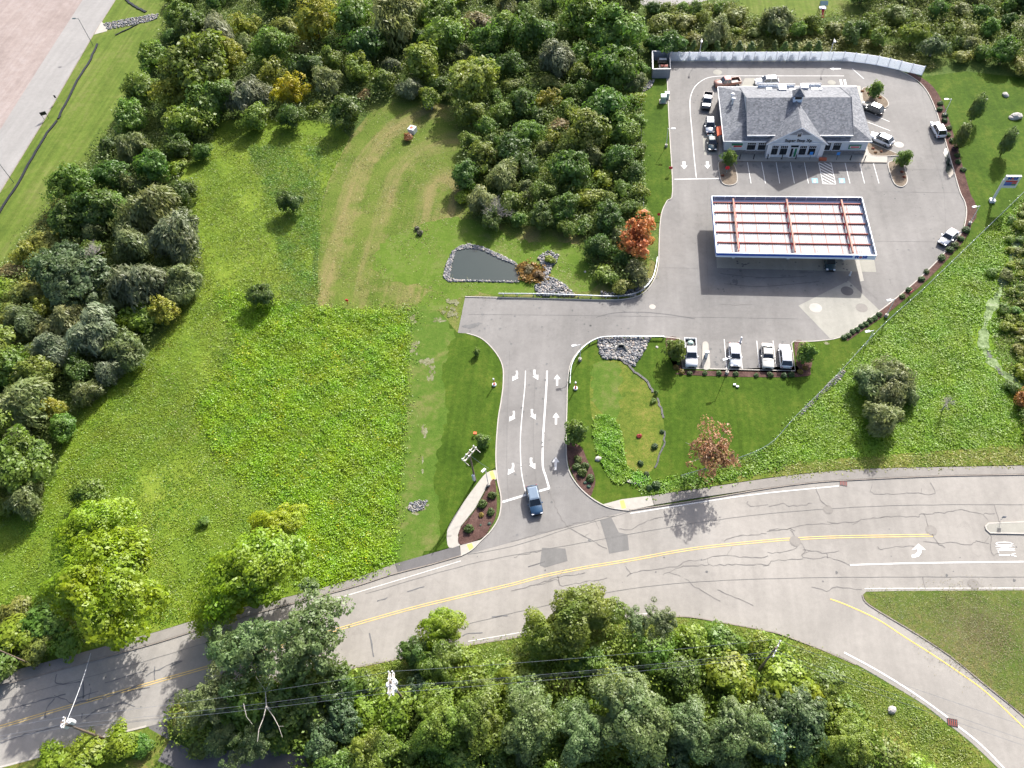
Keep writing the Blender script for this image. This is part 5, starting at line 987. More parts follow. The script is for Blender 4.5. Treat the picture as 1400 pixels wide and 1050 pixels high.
text('lettering', 'Super Stop Xp', (GA + 0.1, GY - 0.1, 4.15), 0.86, 'black', st, bold=0.02)
# wall signs
sg = thing('wall_sign', 'red and white store sign under a dark green arch at the left front wall', 'sign', (onY(1007, 201, Yf)[0], Yf - 0.12, 2.15))
MB().box((0, 0, -0.1), (2.0, 0.1, 0.62)).build('panel', M['white'], sg); MB().box((0.15, -0.06, -0.02), (1.6, 0.04, 0.34)).build('band', M['red'], sg); MB().box((0, -0.05, 0.42), (2.1, 0.25, 0.3)).build('arch', M['green'], sg)
sg = thing('wall_sign', 'green framed store sign with red and yellow text at the right front wall', 'sign', (onY(1168, 202, Yf)[0], Yf - 0.12, 2.0))
MB().box((0, 0, 0), (2.3, 0.1, 0.95)).build('panel', M['green'], sg); MB().box((0, -0.06, 0.0), (1.9, 0.04, 0.55)).build('face', M['white'], sg); MB().box((0, -0.09, 0.04), (1.6, 0.04, 0.28)).build('band', M['red'], sg)
# west side
mb = MB(); mb.box((Xw - 0.06, 132.0, 1.1), (0.1, 1.1, 2.1)); mb.build('side_door', M['black'], st)
mb = MB(); mb.box((Xw - 0.06, 135.5, 1.5), (0.12, 1.5, 1.3)); mb.build('serving_window', M['glass'], st)
aw = thing('awning', 'bright orange drive through awning on the left side of the store', 'awning', (Xw, 135.6, 0)); mb = MB()
x_, y_ = G(980, 178, 2.7); hw = 1.35
mb.add([(0, -hw, 3.0), (0, hw, 3.0), (-1.35, hw, 2.45), (-1.35, -hw, 2.45), (-1.35, hw, 2.15), (-1.35, -hw, 2.15), (0, -hw, 2.9), (0, hw, 2.9)], [(0, 3, 2, 1), (3, 5, 4, 2), (0, 6, 5, 3), (1, 2, 4, 7), (6, 7, 4, 5)]); mb.build('canvas', M['orange'], aw)
for yy in (-hw, hw): MB().tube((0, yy * 0.97, 2.3), (-1.3, yy * 0.97, 2.25), 0.03).build('frame', M['steel'], aw)
aw.location = (Xw, y_, 0)
# cupola
cu = thing('cupola', 'square louvred cupola with pyramid roof on the store ridge', 'cupola', (*[GA, RY], 0))
cu.location = (GA + 0.2, RY - 0.2, 0)
MB().box((0, 0, 7.6), (1.7, 1.7, 1.7)).build('body', M['bluewhite'], cu)
mb = MB(); mb.add([(-1.15, -1.15, 8.4), (1.15, -1.15, 8.4), (1.15, 1.15, 8.4), (-1.15, 1.15, 8.4), (0, 0, 9.6)], [(0, 1, 4), (1, 2, 4), (2, 3, 4), (3, 0, 4), (3, 2, 1, 0)]); mb.build('roof', M['roof'], cu)
for dx, dy, r_ in ((0, -0.87, 0), (-0.87, 0, pi / 2), (0, 0.87, 0), (0.87, 0, pi / 2)): MB().box((dx, dy, 7.95), (1.3, 0.06, 0.5), r_).build('louvre', M['black'], cu)
# roof equipment
def roofbox(px, py, w_, d_, h_, label, top=True, hz_=4.3, fans=0):
    x, y = G(px, py, hz_ + h_); o = thing('roof_unit', label, 'rooftop unit', (x, y, hz_ - 0.5), 0, 'equipment on the back roof')
    MB().box((0, 0, (h_ + 0.5) / 2), (w_, d_, h_ + 0.5)).build('housing', M['white'], o)
    for k in range(fans):
        mb = MB(); disc(mb, ((-0.25 + 0.5 * k) * w_, d_ * 0.15), 0.28, h_ + 0.5, h_ + 0.55, 10); mb.build('fan', M['black'], o)
    mb = MB(); mb.box((0, -d_ / 2 - 0.02, h_ * 0.6), (w_ * 0.7, 0.04, h_ * 0.4)); mb.build('grille', M['studs'], o)
roofbox(1070, 119, 1.5, 1.6, 1.1, 'large white two fan rooftop unit left of the cupola', fans=2)
roofbox(1051.5, 121, 1.1, 0.8, 0.6, 'small white rooftop unit furthest left on the back roof')
roofbox(1084, 122, 1.2, 0.8, 0.6, 'small white rooftop unit just left of the cupola')
roofbox(1100, 117, 1.5, 1.3, 1.0, 'large white two fan rooftop unit just right of the cupola', fans=2)
roofbox(1114, 121, 1.3, 0.8, 0.7, 'small white rooftop unit furthest right on the back roof')
roofbox(1122, 121, 0.5, 0.6, 0.9, 'slim white vent box at the right end of the roof equipment')
for (a_, b_, lb) in (((1037, 114), (1087, 114.5), 'white equipment screen on the back roof left of the cupola'), ((1095, 113.5), (1123, 113.5), 'white equipment screen on the back roof right of the cupola')):
    p = G(*a_, 5.0); q = G(*b_, 5.0); o = thing('roof_screen', lb, 'screen', ((p[0] + q[0]) / 2, (p[1] + q[1]) / 2, 3.9), 0, 'screens on the back roof'); L = q[0] - p[0]
    MB().box((0, 0, 1.0), (L, 0.08, 0.14)).build('top_rail', M['white'], o); MB().box((0, 0, 0.45), (L, 0.04, 0.6)).build('panel', M['bluewhite'], o)
    for k in range(5): MB().box((-L / 2 + L * k / 4, 0, 0.2), (0.1, 0.1, 1.5)).build('post', M['white'], o)
for px, py, lb in ((1002, 128, 'white roof exhaust with mushroom cap on the left roof, upper one'), (1003, 134, 'white roof exhaust with mushroom cap on the left roof, lower one')):
    x, y = G(px, py, 5.8); o = thing('roof_exhaust', lb, 'exhaust vent', (x, y, 3.9), 0, 'exhausts on the left roof'); MB().tube((0, 0, 0), (0, 0, 1.6), 0.22, n=10).build('duct', M['white'], o); MB().ball((0, 0, 1.75), (0.45, 0.45, 0.25), 12, 6).build('cap', M['white'], o, True)
# wheel stops / bollards in front
for k, px in enumerate((1010.5, 1030, 1049, 1068, 1087.5)): 
    pass
BOLL = ['first', 'second', 'third', 'fourth', 'fifth', 'sixth', 'seventh', 'eighth']
def bollard(px, py, label, h=1.1, r=0.09, mat='black', grp='bollards on the store walk'):
    o = thing('bollard', label, 'bollard', (*G(px, py), 0.1), 0, grp); MB().tube((0, 0, 0), (0, 0, h), r, n=10).build('post', M[mat], o); MB().ball((0, 0, h), (r, r, r * 0.6), 10, 5).build('cap', M[mat], o); MB().tube((0, 0, 0), (0, 0, 0.08), r * 1.5, n=10).build('base', M[mat], o)
for k, px in enumerate((1011, 1030, 1049, 1068.5, 1087.5)): bollard(px, 218, 'black bollard on the store walk, %s from the left' % BOLL[k])
for k, px in enumerate((1162, 1181.5)): bollard(px, 219.5, 'black bollard on the store walk, %s from the right' % ['second', 'first'][k])
def signpost(px, py, label, face, mat, h=1.8, shape='rect', rz=0.0, w_=0.45, hh=0.6):
    o = thing('sign_post', label, 'sign', (*G(px, py), 0.1), rz, 'small post signs'); MB().tube((0, 0, 0), (0, 0, h), 0.035).build('post', M['black' if face == 'x' else 'steel'], o)
    mb = MB()
    if shape == 'oct': 
        n = 8; pts = [(w_ * cos(2 * pi * (k + .5) / n), -0.05, h - 0.1 + w_ * sin(2 * pi * (k + .5) / n)) for k in range(n)]
        mb.add(pts + [(p[0], -0.02, p[2]) for p in pts], [tuple(range(n)), tuple(range(2 * n - 1, n - 1, -1))])
    else: mb.box((0, -0.05, h - 0.1), (w_, 0.03, hh))
    mb.build('plate', M[mat], o); return o
signpost(1106.5, 219, 'blue accessible parking sign left of the hatched bay', 'x', 'skyblue_sign', 1.7, w_=0.6, hh=0.7); signpost(1143, 219.5, 'blue accessible parking sign right of the hatched bay', 'x', 'skyblue_sign', 1.7, w_=0.6, hh=0.7)
MBs = MB().box((0, 0, 0.3), (1.4, 0.5, 0.5)); o = MBs.build('display_crate', M['terracotta']); o.location = (*G(1124, 220), 0.15); tag(o, 'low red display crate at the top of the hatched bay', 'crate')
signpost(993, 237, 'pink and white sign in the front left planted island', '', 'red', 1.4, 'oct', w_=0.45); signpost(916, 237, 'dark red small sign at the left kerb by the stop line', '', 'red', 1.4, w_=0.7, hh=0.6)
signpost(900, 300, 'small red sign on the lawn tip above the orange maple', '', 'red', 1.3, 'oct', w_=0.35)
for px, py, lb in ((676, 527, 'orange and white marker post left of the entrance drive'), (787, 532, 'orange and white marker post right of the entrance drive')):
    o = thing('marker_post', lb, 'marker post', (*G(px, py), 0.09), 0, 'marker posts beside the drive'); MB().tube((0, 0, 0), (0, 0, 1.5), 0.09, 0.09, 8).build('post', M['orange_tint'], o); mb = MB(); disc(mb, (0, 0), 0.35, 0.02, 0.3, 10); mb.build('base', M['white'], o); MB().tube((0, 0, 1.5), (0, 0, 1.85), 0.13, n=8).build('cap', M['white'], o)
    MB().box((0, -0.02, 0.35), (0.3, 0.3, 0.1)).build('foot', M['red'], o)
o = thing('marker_stake', 'small red stake with tag in the mown field', 'marker', (*G(476, 416), 0)); MB().tube((0, 0, 0), (0, 0, 1.2), 0.06, n=6).build('stake', M['red'], o); MB().box((0, 0, 1.1), (0.5, 0.1, 0.5)).build('tag', M['red'], o)
o = thing('marker_stake', 'pale pink survey marker on the lawn beside the young tree', 'marker', (*G(650, 595), 0.09)); MB().tube((0, 0, 0), (0, 0, 0.5), 0.05, n=6).build('stake', M['white'], o); MB().box((0, 0, 0.5), (0.5, 0.4, 0.25)).build('tag', M['orange'], o)

# ------------------------------------------------------------------ FUEL CANOPY
H = 4.5
cp = thing('fuel_canopy', 'fuel station canopy with white deck, red beams and blue striped fascia', 'canopy')
x0, y1 = G(974, 268, H); x1, y0 = G(1197, 349, H); x1 = (x1 + G(1180, 269.5, H)[0]) / 2; x0 = (x0 + G(979, 345, H)[0]) / 2; y1 = (y1 + G(1180, 269.5, H)[1]) / 2; y0 = (y0 + G(979, 345, H)[1]) / 2
W_, D_ = x1 - x0, y1 - y0; cxm, cym = (x0 + x1) / 2, (y0 + y1) / 2; fh = 1.05
for nm, c, d in (('front_fascia', (cxm, y0, H - fh / 2), (W_, 0.12, fh)), ('back_fascia', (cxm, y1, H - fh / 2), (W_, 0.12, fh)), ('left_fascia', (x0 + 0.0, cym, H - fh / 2), (0.12, D_ - 0.13, fh)), ('right_fascia', (x1, cym, H - fh / 2), (0.12, D_ - 0.13, fh))):
    MB().box(c, d).build(nm, M['bluewhite'], cp)
MB().box((cxm - 1.9, y0 - 0.075, H - 0.42), (W_ - 3.9, 0.05, 0.36)).build('blue_stripe', M['blue'], cp)
MB().box((x0 - 0.075, cym, H - 0.42), (0.05, D_, 0.36)).build('blue_stripe', M['blue'], cp)
text('lettering', 'M', (x1 - 3.15, y0 - 0.1, H - 0.45), 0.8, 'blue', cp, bold=0.03); text('lettering', 'o', (x1 - 2.5, y0 - 0.1, H - 0.45), 0.8, 'red', cp, bold=0.03); text('lettering', 'bil', (x1 - 1.8, y0 - 0.1, H - 0.45), 0.8, 'blue', cp, bold=0.03)
MB().box((cxm, cym, H - fh + 0.1), (W_ - 0.15, D_ - 0.15, 0.1)).build('soffit', M['bluewhite'], cp)
rows = 5; inner0, inner1 = y0 + 0.55, y1 - 1.1; zd = H - 0.78
cols = [x0 + 0.5 + (W_ - 1.0) * k / 11 for k in range(12)]
rowy = [inner0 + (inner1 - inner0) * k / rows for k in range(rows + 1)]
pm = MB().box((0, 0, 0), ((W_ - 1.0) / 11 - 0.07, (inner1 - inner0) / rows - 0.3, 0.06))
for q in range(7): pm.box((((q + 0.5) / 7 - 0.5) * ((W_ - 1.0) / 11 - 0.1), 0, 0.06), (0.07, (inner1 - inner0) / rows - 0.34, 0.09))
pm = pm.mesh('deck_panel', M['deck'])
for i in range(11):
    for j in range(rows): o = link('deck_panel', pm, cp); o.location = ((cols[i] + cols[i + 1]) / 2, (rowy[j] + rowy[j + 1]) / 2, zd)
for j, y in enumerate(rowy): MB().box((cxm, y, zd + 0.12), (W_ - 0.5, 0.18, 0.3)).build('purlin', M['rust'], cp)
for k in range(1, 11): MB().box((cols[k], (inner0 + inner1) / 2, zd + 0.06), (0.1, inner1 - inner0, 0.05)).build('seam', M['orangesteel'], cp)
gird = [onp for onp in (G(1006, 305, H)[0], G(1081, 305, H)[0], G(1157.5, 305, H)[0])]
for g_ in gird:
    MB().box((g_, cym - 0.1, H - 0.1), (0.26, D_ - 1.3, 0.42)).build('girder', M['orangesteel'], cp)
    for j in range(rows):
        yy = (rowy[j] + rowy[j + 1]) / 2 + 0.5; sgn = 1 if g_ == gird[0] else -1
        mb = MB(); mb.tube((g_ + 0.15 * sgn, yy + 0.5, H - 0.2), (g_ + 0.35 * sgn, yy - 0.5, zd + 0.1), 0.13, 0.07, 5); mb.build('brace', M['red'], cp)
for k in range(15): MB().box((x0 + 0.6 + (W_ - 1.2) * k / 14, y1 - 0.14, H - 0.4), (0.06, 0.1, 0.7)).build('stud', M['white'], cp)
MB().box((cxm, y1 - 0.09, H - 0.45), (W_ - 0.3, 0.04, 0.75)).build('inner_panel', M['studs'], cp)
for k in range(9): MB().box((x1 - 0.14, y0 + 1 + (D_ - 2) * k / 8, H - 0.4), (0.1, 0.06, 0.7)).build('stud', M['white'], cp)
MB().box((x1 - 0.09, cym, H - 0.45), (0.04, D_ - 0.3, 0.75)).build('inner_panel', M['studs'], cp)
for g_ in gird:
    for yy in (y0 + 3.2, y1 - 3.2): MB().box((g_, yy, (H - 1) / 2), (0.45, 0.45, H - 1.0)).build('column', M['white'], cp)
PW_ = ['left', 'middle', 'right']
for i, g_ in enumerate(gird):
    for j, yy in enumerate((y0 + 4.4, y1 - 4.4)):
        o = thing('fuel_pump', '%s fuel pump island under the canopy, %s row' % (PW_[i], ['front', 'back'][j]), 'fuel pump', (g_, yy, Z_LOT), 0, 'fuel pumps under the canopy')
        mb = MB(); mb.prism([(0.6 * cos(a_) * (1), 1.6 * sin(a_)) for a_ in [2 * pi * k / 12 for k in range(12)]], 0, 0.16); mb.build('island', M['kerb'], o)
        MB().box((0, 0, 1.05), (0.7, 0.9, 1.8)).build('cabinet', M['white'], o); MB().box((0.36, 0, 1.5), (0.03, 0.6, 0.5)).build('display', M['black'], o); MB().box((0, 0, 2.0), (0.75, 0.95, 0.15)).build('crown', M['blue'], o)
bollard(1161.5, 377, 'white bollard at the lower right edge of the fuel pad', 0.9, 0.12, 'white', 'white bollards'); bollard(1012, 468, 'white bollard between the stall lines above the white sedan', 1.2, 0.16, 'white', 'white bollards')

# price sign
bx, by = G(1355.5, 276); ps = thing('price_sign', 'tall white fuel price sign on a pole on the right lawn', 'sign', (bx, by, 0.09))
MB().box((0, 0, 0.25), (0.9, 0.9, 0.5)).build('footing', M['white'], ps)
MB().box((0, 0, 2.7), (0.34, 0.34, 5.0)).build('pole', M['white'], ps)
cab = MB().box((1.25, 0, 4.7), (2.6, 0.4, 2.6)).build('cabinet', M['white'], ps)
text('lettering', 'M', (0.65, -0.24, 5.55), 0.75, 'blue', ps, bold=0.03); text('lettering', 'o', (1.15, -0.24, 5.55), 0.75, 'red', ps, bold=0.03); text('lettering', 'bil', (1.7, -0.24, 5.55), 0.75, 'blue', ps, bold=0.03)
for z_, m_, x_, w__ in ((4.95, 'red', 1.25, 2.0), (4.55, 'blue', 0.85, 1.2), (4.55, 'red', 1.85, 0.8), (4.15, 'blue', 0.85, 1.2), (4.15, 'green', 1.85, 0.8), (3.7, 'white', 1.25, 2.1)): MB().box((x_, -0.22, z_), (w__, 0.04, 0.3)).build('price_panel', M[m_], ps)

# ------------------------------------------------------------------ FENCES, RAILS, ENCLOSURE
def vinyl_fence():
    top = [(912, 83.3), (1130, 83.3), (1160, 84.5), (1190, 88), (1215, 93), (1240, 99), (1270, 105.5)]
    P = GL(catmull(top, 6)); o = thing('white_fence', 'long white vinyl privacy fence curving behind the store', 'fence')
    acc = [P[0]]; dist = 0; step = 2.4; res = [P[0]]; last = P[0]
    for i in range(1, len(P)):
        a_ = np.array(P[i - 1]); b_ = np.array(P[i]); L = np.linalg.norm(b_ - a_); pos = 0
        while dist + (L - pos) >= step:
            pos += step - dist; dist = 0; q = a_ + (b_ - a_) * pos / L; res.append(tuple(q))
        dist += L - pos
    h = 2.15
    for i in range(len(res) - 1):
        p, q = res[i], res[i + 1]; L = hypot(q[0] - p[0], q[1] - p[1]); an = atan2(q[1] - p[1], q[0] - p[0]); c = ((p[0] + q[0]) / 2, (p[1] + q[1]) / 2)
        mb = MB(); nb = 9
        for k in range(nb): 
            u_ = (k + 0.5) / nb - 0.5; mb.box((c[0] + cos(an) * u_ * (L - 0.12), c[1] + sin(an) * u_ * (L - 0.12), h / 2), ((L - 0.12) / nb - 0.015, 0.02, h - 0.15), an)
        mb.box((c[0], c[1], h - 0.05), (L - 0.1, 0.09, 0.1), an); mb.box((c[0], c[1], 0.12), (L - 0.1, 0.09, 0.12), an); mb.build('panel', M['vinyl'], o)
    pm_ = MB().box((0, 0, h / 2 + 0.05), (0.13, 0.13, h + 0.1)).mesh('post', M['white'])
    cm_ = MB().add([(-.11, -.11, h + .1), (.11, -.11, h + .1), (.11, .11, h + .1), (-.11, .11, h + .1), (0, 0, h + .24)], [(0, 1, 4), (1, 2, 4), (2, 3, 4), (3, 0, 4), (3, 2, 1, 0)]).mesh('post_cap', M['white'])
    for p in res: q = link('post', pm_, o); q.location = (p[0], p[1], 0); e = link('cap', cm_, q)
vinyl_fence()
c4 = [G(891, 82), G(914, 81), G(915, 106.5), G(893, 106.5)]
en = thing('dumpster_enclosure', 'open topped grey enclosure at the left end of the white fence', 'enclosure')
X_0, X_1, Y_0, Y_1 = 10.9, 14.75, 155.4, 162.3
for c, d in ((((X_0 + X_1) / 2, Y_0, 1.1), (X_1 - X_0, 0.14, 2.2)), (((X_0 + X_1) / 2, Y_1, 1.1), (X_1 - X_0, 0.14, 2.2)), ((X_0, (Y_0 + Y_1) / 2, 1.1), (0.14, Y_1 - Y_0 - 0.15, 2.2))):
    MB().box(c, d).build('wall_panel', M['siding_dark'], en); MB().box((c[0], c[1], 2.24), (d[0] + 0.1, d[1] + 0.08, 0.09)).build('cap_rail', M['white'], en)
for k in range(2): MB().box((X_1, Y_0 + 1.8 + 3.4 * k, 1.1), (0.1, 3.2, 2.1)).build('gate', M['siding_dark'], en)
for (x, y, m_, lb) in ((13.2, 160.2, 'white', 'dumpster with a white lid in the enclosure, upper one'), (13.4, 157.6, 'rust', 'dumpster with a reddish lid in the enclosure, lower one')):
    o = thing('dumpster', lb, 'dumpster', (x, y, 0.03), 0, 'dumpsters in the enclosure'); mb = MB(); mb.add([(-0.9, -0.75, 0), (0.9, -0.75, 0), (0.9, 0.75, 0), (-0.9, 0.75, 0), (-1.05, -0.9, 1.2), (1.05, -0.9, 1.2), (1.05, 0.9, 1.35), (-1.05, 0.9, 1.35)], [(3, 2, 1, 0), (4, 5, 6, 7), (0, 1, 5, 4), (1, 2, 6, 5), (2, 3, 7, 6), (3, 0, 4, 7)]); mb.build('bin', M['black'], o)
    MB().box((0.1, 0.35, 1.36), (1.6, 0.8, 0.06)).build('lid', M[m_], o)
def guardrail(px, label, side=1):
    P = GL(catmull(px, 6)); o = thing('guard_rail', label, 'guard rail', group='guard rails at the lot edge'); mb = MB()
    for z_ in (0.52, 0.68): ribbon(mb, P, 0.09, z_ + 0.05, 1, z_ - 0.05)
    ribbon(mb, P, 0.05, 0.66, 1, 0.54); mb.build('rail', M['steel'], o); d = 0; pm_ = MB().box((0, 0, 0.35), (0.14, 0.14, 0.75)).mesh('post', M['steel'])
    for i in range(1, len(P)):
        d += hypot(P[i][0] - P[i - 1][0], P[i][1] - P[i - 1][1])
        if d > 1.9 or i == 1: q = link('post', pm_, o); q.location = (P[i][0], P[i][1], 0); d = 0
guardrail([(682, 404.5), (740, 405), (800, 407), (840, 408), (865, 405), (880, 397.5), (891, 385), (896, 370), (898.5, 355)], 'curved steel guard rail between the pond side and the lot')
guardrail([(779.5, 527), (781, 505), (787.5, 490), (801, 475), (818, 465.5), (840, 463.2), (907, 463.4)], 'curved steel guard rail between the stone basin and the lot')
def linkfence(px, label, h=1.2, step=3.0):
    P = GL(catmull(px, 5)); o = thing('chain_link_fence', label, 'fence', group='chain link fences'); mb = MB(); n = len(P)
    mb.add([(p[0], p[1], 0.0) for p in P] + [(p[0], p[1], h) for p in P], [(i, i + 1, n + i + 1, n + i) for i in range(n - 1)]); mb.build('mesh_fabric', M['link'], o)
    mb = MB()
    for i in range(n - 1): mb.tube((*P[i], h), (*P[i + 1], h), 0.03, n=4, caps=False)
    mb.build('top_rail', M['steel'], o); d = 9; pm_ = MB().tube((0, 0, 0), (0, 0, h + 0.08), 0.04, n=6).mesh('post', M['steel'])
    for i in range(1, n):
        d += hypot(P[i][0] - P[i - 1][0], P[i][1] - P[i - 1][1])
        if d > step: q = link('post', pm_, o); q.location = (P[i][0], P[i][1], 0); d = 0
linkfence(fence_line[1:-1], 'chain link fence running diagonally along the right lawn')
linkfence([(-60, 925), (0, 908), (60, 893), (120, 878)], 'chain link fence beside the lower left sidewalk', 1.3)
linkfence([(878.5, 128), (876.5, 170), (877, 210), (879, 262), (880, 300)], 'thin pale fence along the left lawn strip', 0.5)
def silt(px, label, h=0.55, w_=0.35):
    P = wiggle(GL(catmull(px, 4)), 1.5, 0.12, 5); o = thing('silt_fence', label, 'silt fence', group='black silt fences'); mb = MB(); ribbon(mb, P, w_, h * 0.5, 1); mb.build('fabric', M['black'], o)
    pm_ = MB().box((0, 0, h / 2), (0.05, 0.05, h)).mesh('stake', M['wood'])
    for i in range(0, len(P), 2): q = link('stake', pm_, o); q.location = (P[i][0], P[i][1], 0.02)
silt([(133, 61), (124, 82), (107, 110), (89, 145), (80, 163)], 'sagging black silt fence in the upper mown strip', w_=0.5)
silt([(78, 166), (60, 190), (40, 225), (20, 260), (-10, 305), (-40, 350)], 'long black silt fence in the lower mown strip', w_=0.5)
silt([(172, 0), (180, 6), (190, 12), (200, 17)], 'short black silt fence at the top above the stone swale', w_=0.6)
silt([(158, 49), (172, 42), (188, 34)], 'low dark silt fence below the stone swale', w_=0.25)
silt([(846, 492), (858, 499), (868, 509), (885, 522), (892, 537)], 'black silt sock below the stone basin', 0.4, 0.35)
silt([(898, 545), (903, 558), (907, 572)], 'middle length of black silt sock on the basin edge', 0.3, 0.3)
silt([(908, 590), (908, 605), (903, 620), (895, 640)], 'lower length of grey silt sock on the basin edge', 0.3, 0.25)
# culvert headwall
cx_, cy_ = G(849, 478); cv = thing('culvert_end', 'flared concrete culvert end with dark opening in the stones', 'culvert', (cx_, cy_, 0.1)); cv.scale = (0.75, 0.75, 0.75)
for s_ in (-1, 1):
    mb = MB(); mb.add([(0.45 * s_, 0.5, 0), (1.5 * s_, -1.1, 0), (1.5 * s_, -1.1, 0.35), (0.45 * s_, 0.5, 1.1), (0.7 * s_, 0.6, 0), (1.8 * s_, -1.1, 0), (1.8 * s_, -1.1, 0.35), (0.7 * s_, 0.6, 1.1)], [(0, 1, 2, 3), (5, 4, 7, 6), (3, 2, 6, 7), (1, 5, 6, 2)]); mb.build('wing_wall', M['pad'], cv)
MB().box((0, 0.6, 0.75), (1.4, 0.25, 0.75)).build('head_wall', M['pad'], cv); mb = MB(); mb.tube((0, 0.45, 0.45), (0, 0.9, 0.45), 0.5, n=14); mb.build('opening', M['black'], cv)
mb = MB(); ribbon(mb, GL(catmull([(855, 656), (866, 660), (878, 658), (884, 650)], 4)), 0.5, 0.22, 1); tag(mb.build('outlet_wall', M['kerb']), 'curved pale low wall at the lower basin outlet', 'low wall')

# utility objects
def cabinet(px, py, w_, d_, h_, label, z0=0.1):
    o = thing('utility_cabinet', label, 'utility cabinet', (*G(px, py), z0), 0, 'utility cabinets on the left lawn strip'); MB().box((0, 0, h_ / 2 + 0.1), (w_, d_, h_)).build('cabinet', M['utilgreen'], o); MB().box((0, -0.02, h_ + 0.13), (w_ + 0.08, d_ + 0.1, 0.06)).build('lid', M['utilgreen'], o)
    MB().box((0, 0, 0.05), (w_ + 0.5, d_ + 0.4, 0.1)).build('pad', M['concrete'], o)
cabinet(906.5, 139.5, 1.1, 1.2, 1.4, 'pale green utility cabinet nearer the lawn side'); cabinet(911.3, 135, 0.9, 0.9, 1.3, 'white green utility cabinet right at the kerb')
wb = thing('well_box', 'white concrete well box with rusty round lid in the mown field', 'well box', (*G(564.5, 181), 0.03), -0.35); MB().box((0, 0, 0.6), (1.5, 1.5, 1.2)).build('box', M['white'], wb); mb = MB(); disc(mb, (-0.1, 0), 0.36, 1.2, 1.27); mb.build('lid', M['terracotta'], wb)
bn = thing('bench', 'grey metal trough like bench at the top of the mown field', 'bench', (*G(586, 149), 0.03), -0.28); MB().box((0, 0, 0.5), (2.3, 0.5, 0.14)).build('seat', M['steel'], bn); MB().box((0, 0.25, 0.75), (2.3, 0.06, 0.35)).build('backrest', M['steel'], bn)
for s_ in (-0.9, 0.9): MB().box((s_, 0, 0.22), (0.1, 0.45, 0.44)).build('leg', M['steel'], bn)
pl = thing('play_set', 'small red and blue garden play set on the far lawn', 'play set', (*G(1123, 17), 0.03))
for x_ in (-0.7, 0.7):
    for y_ in (-0.6, 0.6): MB().box((x_, y_, 1.1), (0.12, 0.12, 2.2)).build('post', M['wood'], pl)
MB().box((0, 0, 1.1), (1.5, 1.3, 0.12)).build('deck', M['blue'], pl); mb = MB(); mb.add([(-0.85, -0.8, 2.1), (0.85, -0.8, 2.1), (0.85, 0.8, 2.1), (-0.85, 0.8, 2.1), (-0.85, 0, 2.8), (0.85, 0, 2.8)], [(0, 1, 5, 4), (2, 3, 4, 5), (0, 4, 3), (1, 2, 5), (3, 2, 1, 0)]); mb.build('roof', M['utilgreen'], pl)
mb = MB(); mb.add([(-0.3, -0.65, 1.1), (0.3, -0.65, 1.1), (0.3, -2.4, 0.1), (-0.3, -2.4, 0.1), (-0.3, -0.65, 1.0), (0.3, -0.65, 1.0), (0.3, -2.4, 0.0), (-0.3, -2.4, 0.0)], [(0, 1, 2, 3), (7, 6, 5, 4), (0, 3, 7, 4), (1, 5, 6, 2)]); mb.build('slide', M['red'], pl)
# air machine island
ai = GL(catmull([(960, 480), (960.5, 470), (964, 467.5), (968, 470), (969, 480), (970.5, 503.5), (960.5, 503.5)], 4, True)); sheet('island', ai, 0.16, M['concrete'])
am = thing('air_machine', 'white air pump machine on the small concrete island', 'air machine', (*G(964.5, 489.5), 0.16)); MB().box((0, 0, 0.7), (0.5, 0.4, 1.3)).build('cabinet', M['siding'], am); MB().box((0.05, 0, 1.45), (0.6, 0.5, 0.3)).build('head', M['white'], am); MB().tube((-0.3, -0.25, 0.2), (-0.35, -0.3, 0.9), 0.08).build('hose', M['black'], am)
o = thing('light_fixture', 'small white ground flood light on the lawn, left one', 'flood light', (*G(1004, 527), 0.1), 0, 'ground lights on the lawn'); MB().box((0, 0, 0.15), (0.4, 0.3, 0.2)).build('housing', M['white'], o); MB().tube((0, 0, 0), (0, 0, 0.15), 0.05).build('stem', M['black'], o)
o = thing('light_fixture', 'small white ground flood light on the lawn, right one', 'flood light', (*G(1008, 529.5), 0.1), 0, 'ground lights on the lawn'); MB().box((0, 0, 0.15), (0.4, 0.3, 0.2)).build('housing', M['white'], o); MB().tube((0, 0, 0), (0, 0, 0.15), 0.05).build('stem', M['black'], o)
ms = signpost(1367, 712, 'small sign on the tip of the concrete median', '', 'siding_dark', 1.3, w_=0.5, hh=0.5)
# black sign boards on access road edge
signpost(80, 140, 'small dark sign on a thin post beside the access road', '', 'black', 1.6, w_=0.5, hh=0.7)
o = thing('notice_board', 'dark leaning notice board on two legs beside the access road', 'sign', (*G(64, 163), 0.05), 0.5); MB().box((0, 0, 1.5), (1.3, 0.1, 0.8)).build('board', M['black'], o)
for s_ in (-0.5, 0.5): MB().box((s_, 0, 0.6), (0.08, 0.08, 1.2)).build('leg', M['black'], o)

# ------------------------------------------------------------------ LAMP POSTS
def lamp(px, py, h, label, ang=0.0, mat='white', arm=0.9, base=True, r=0.07):
    o = thing('street_lamp', label, 'street lamp', (*G(px, py), 0.08), ang, 'lamp posts')
    MB().tube((0, 0, 0), (0, 0, h), r, r * 0.7, 8).build('pole', M[mat], o)
    if base: MB().tube((0, 0, 0), (0, 0, 0.55), 0.3, 0.28, 12).build('base', M['concrete'], o)
    MB().tube((0, 0, h - 0.1), (-arm, 0, h), 0.05, n=6).build('arm', M[mat], o)
    hd = MB().box((-arm - 0.15, 0, h + 0.02), (0.75, 0.36, 0.14)).build('lamp_head', M[mat], o); MB().box((-arm - 0.15, 0, h - 0.065), (0.5, 0.26, 0.02)).build('lens', M['deck'], hd)
M['darksteel'] = plain('dark_green_steel', (0.05, 0.085, 0.09), 0.5, 0.3, var=0.1)
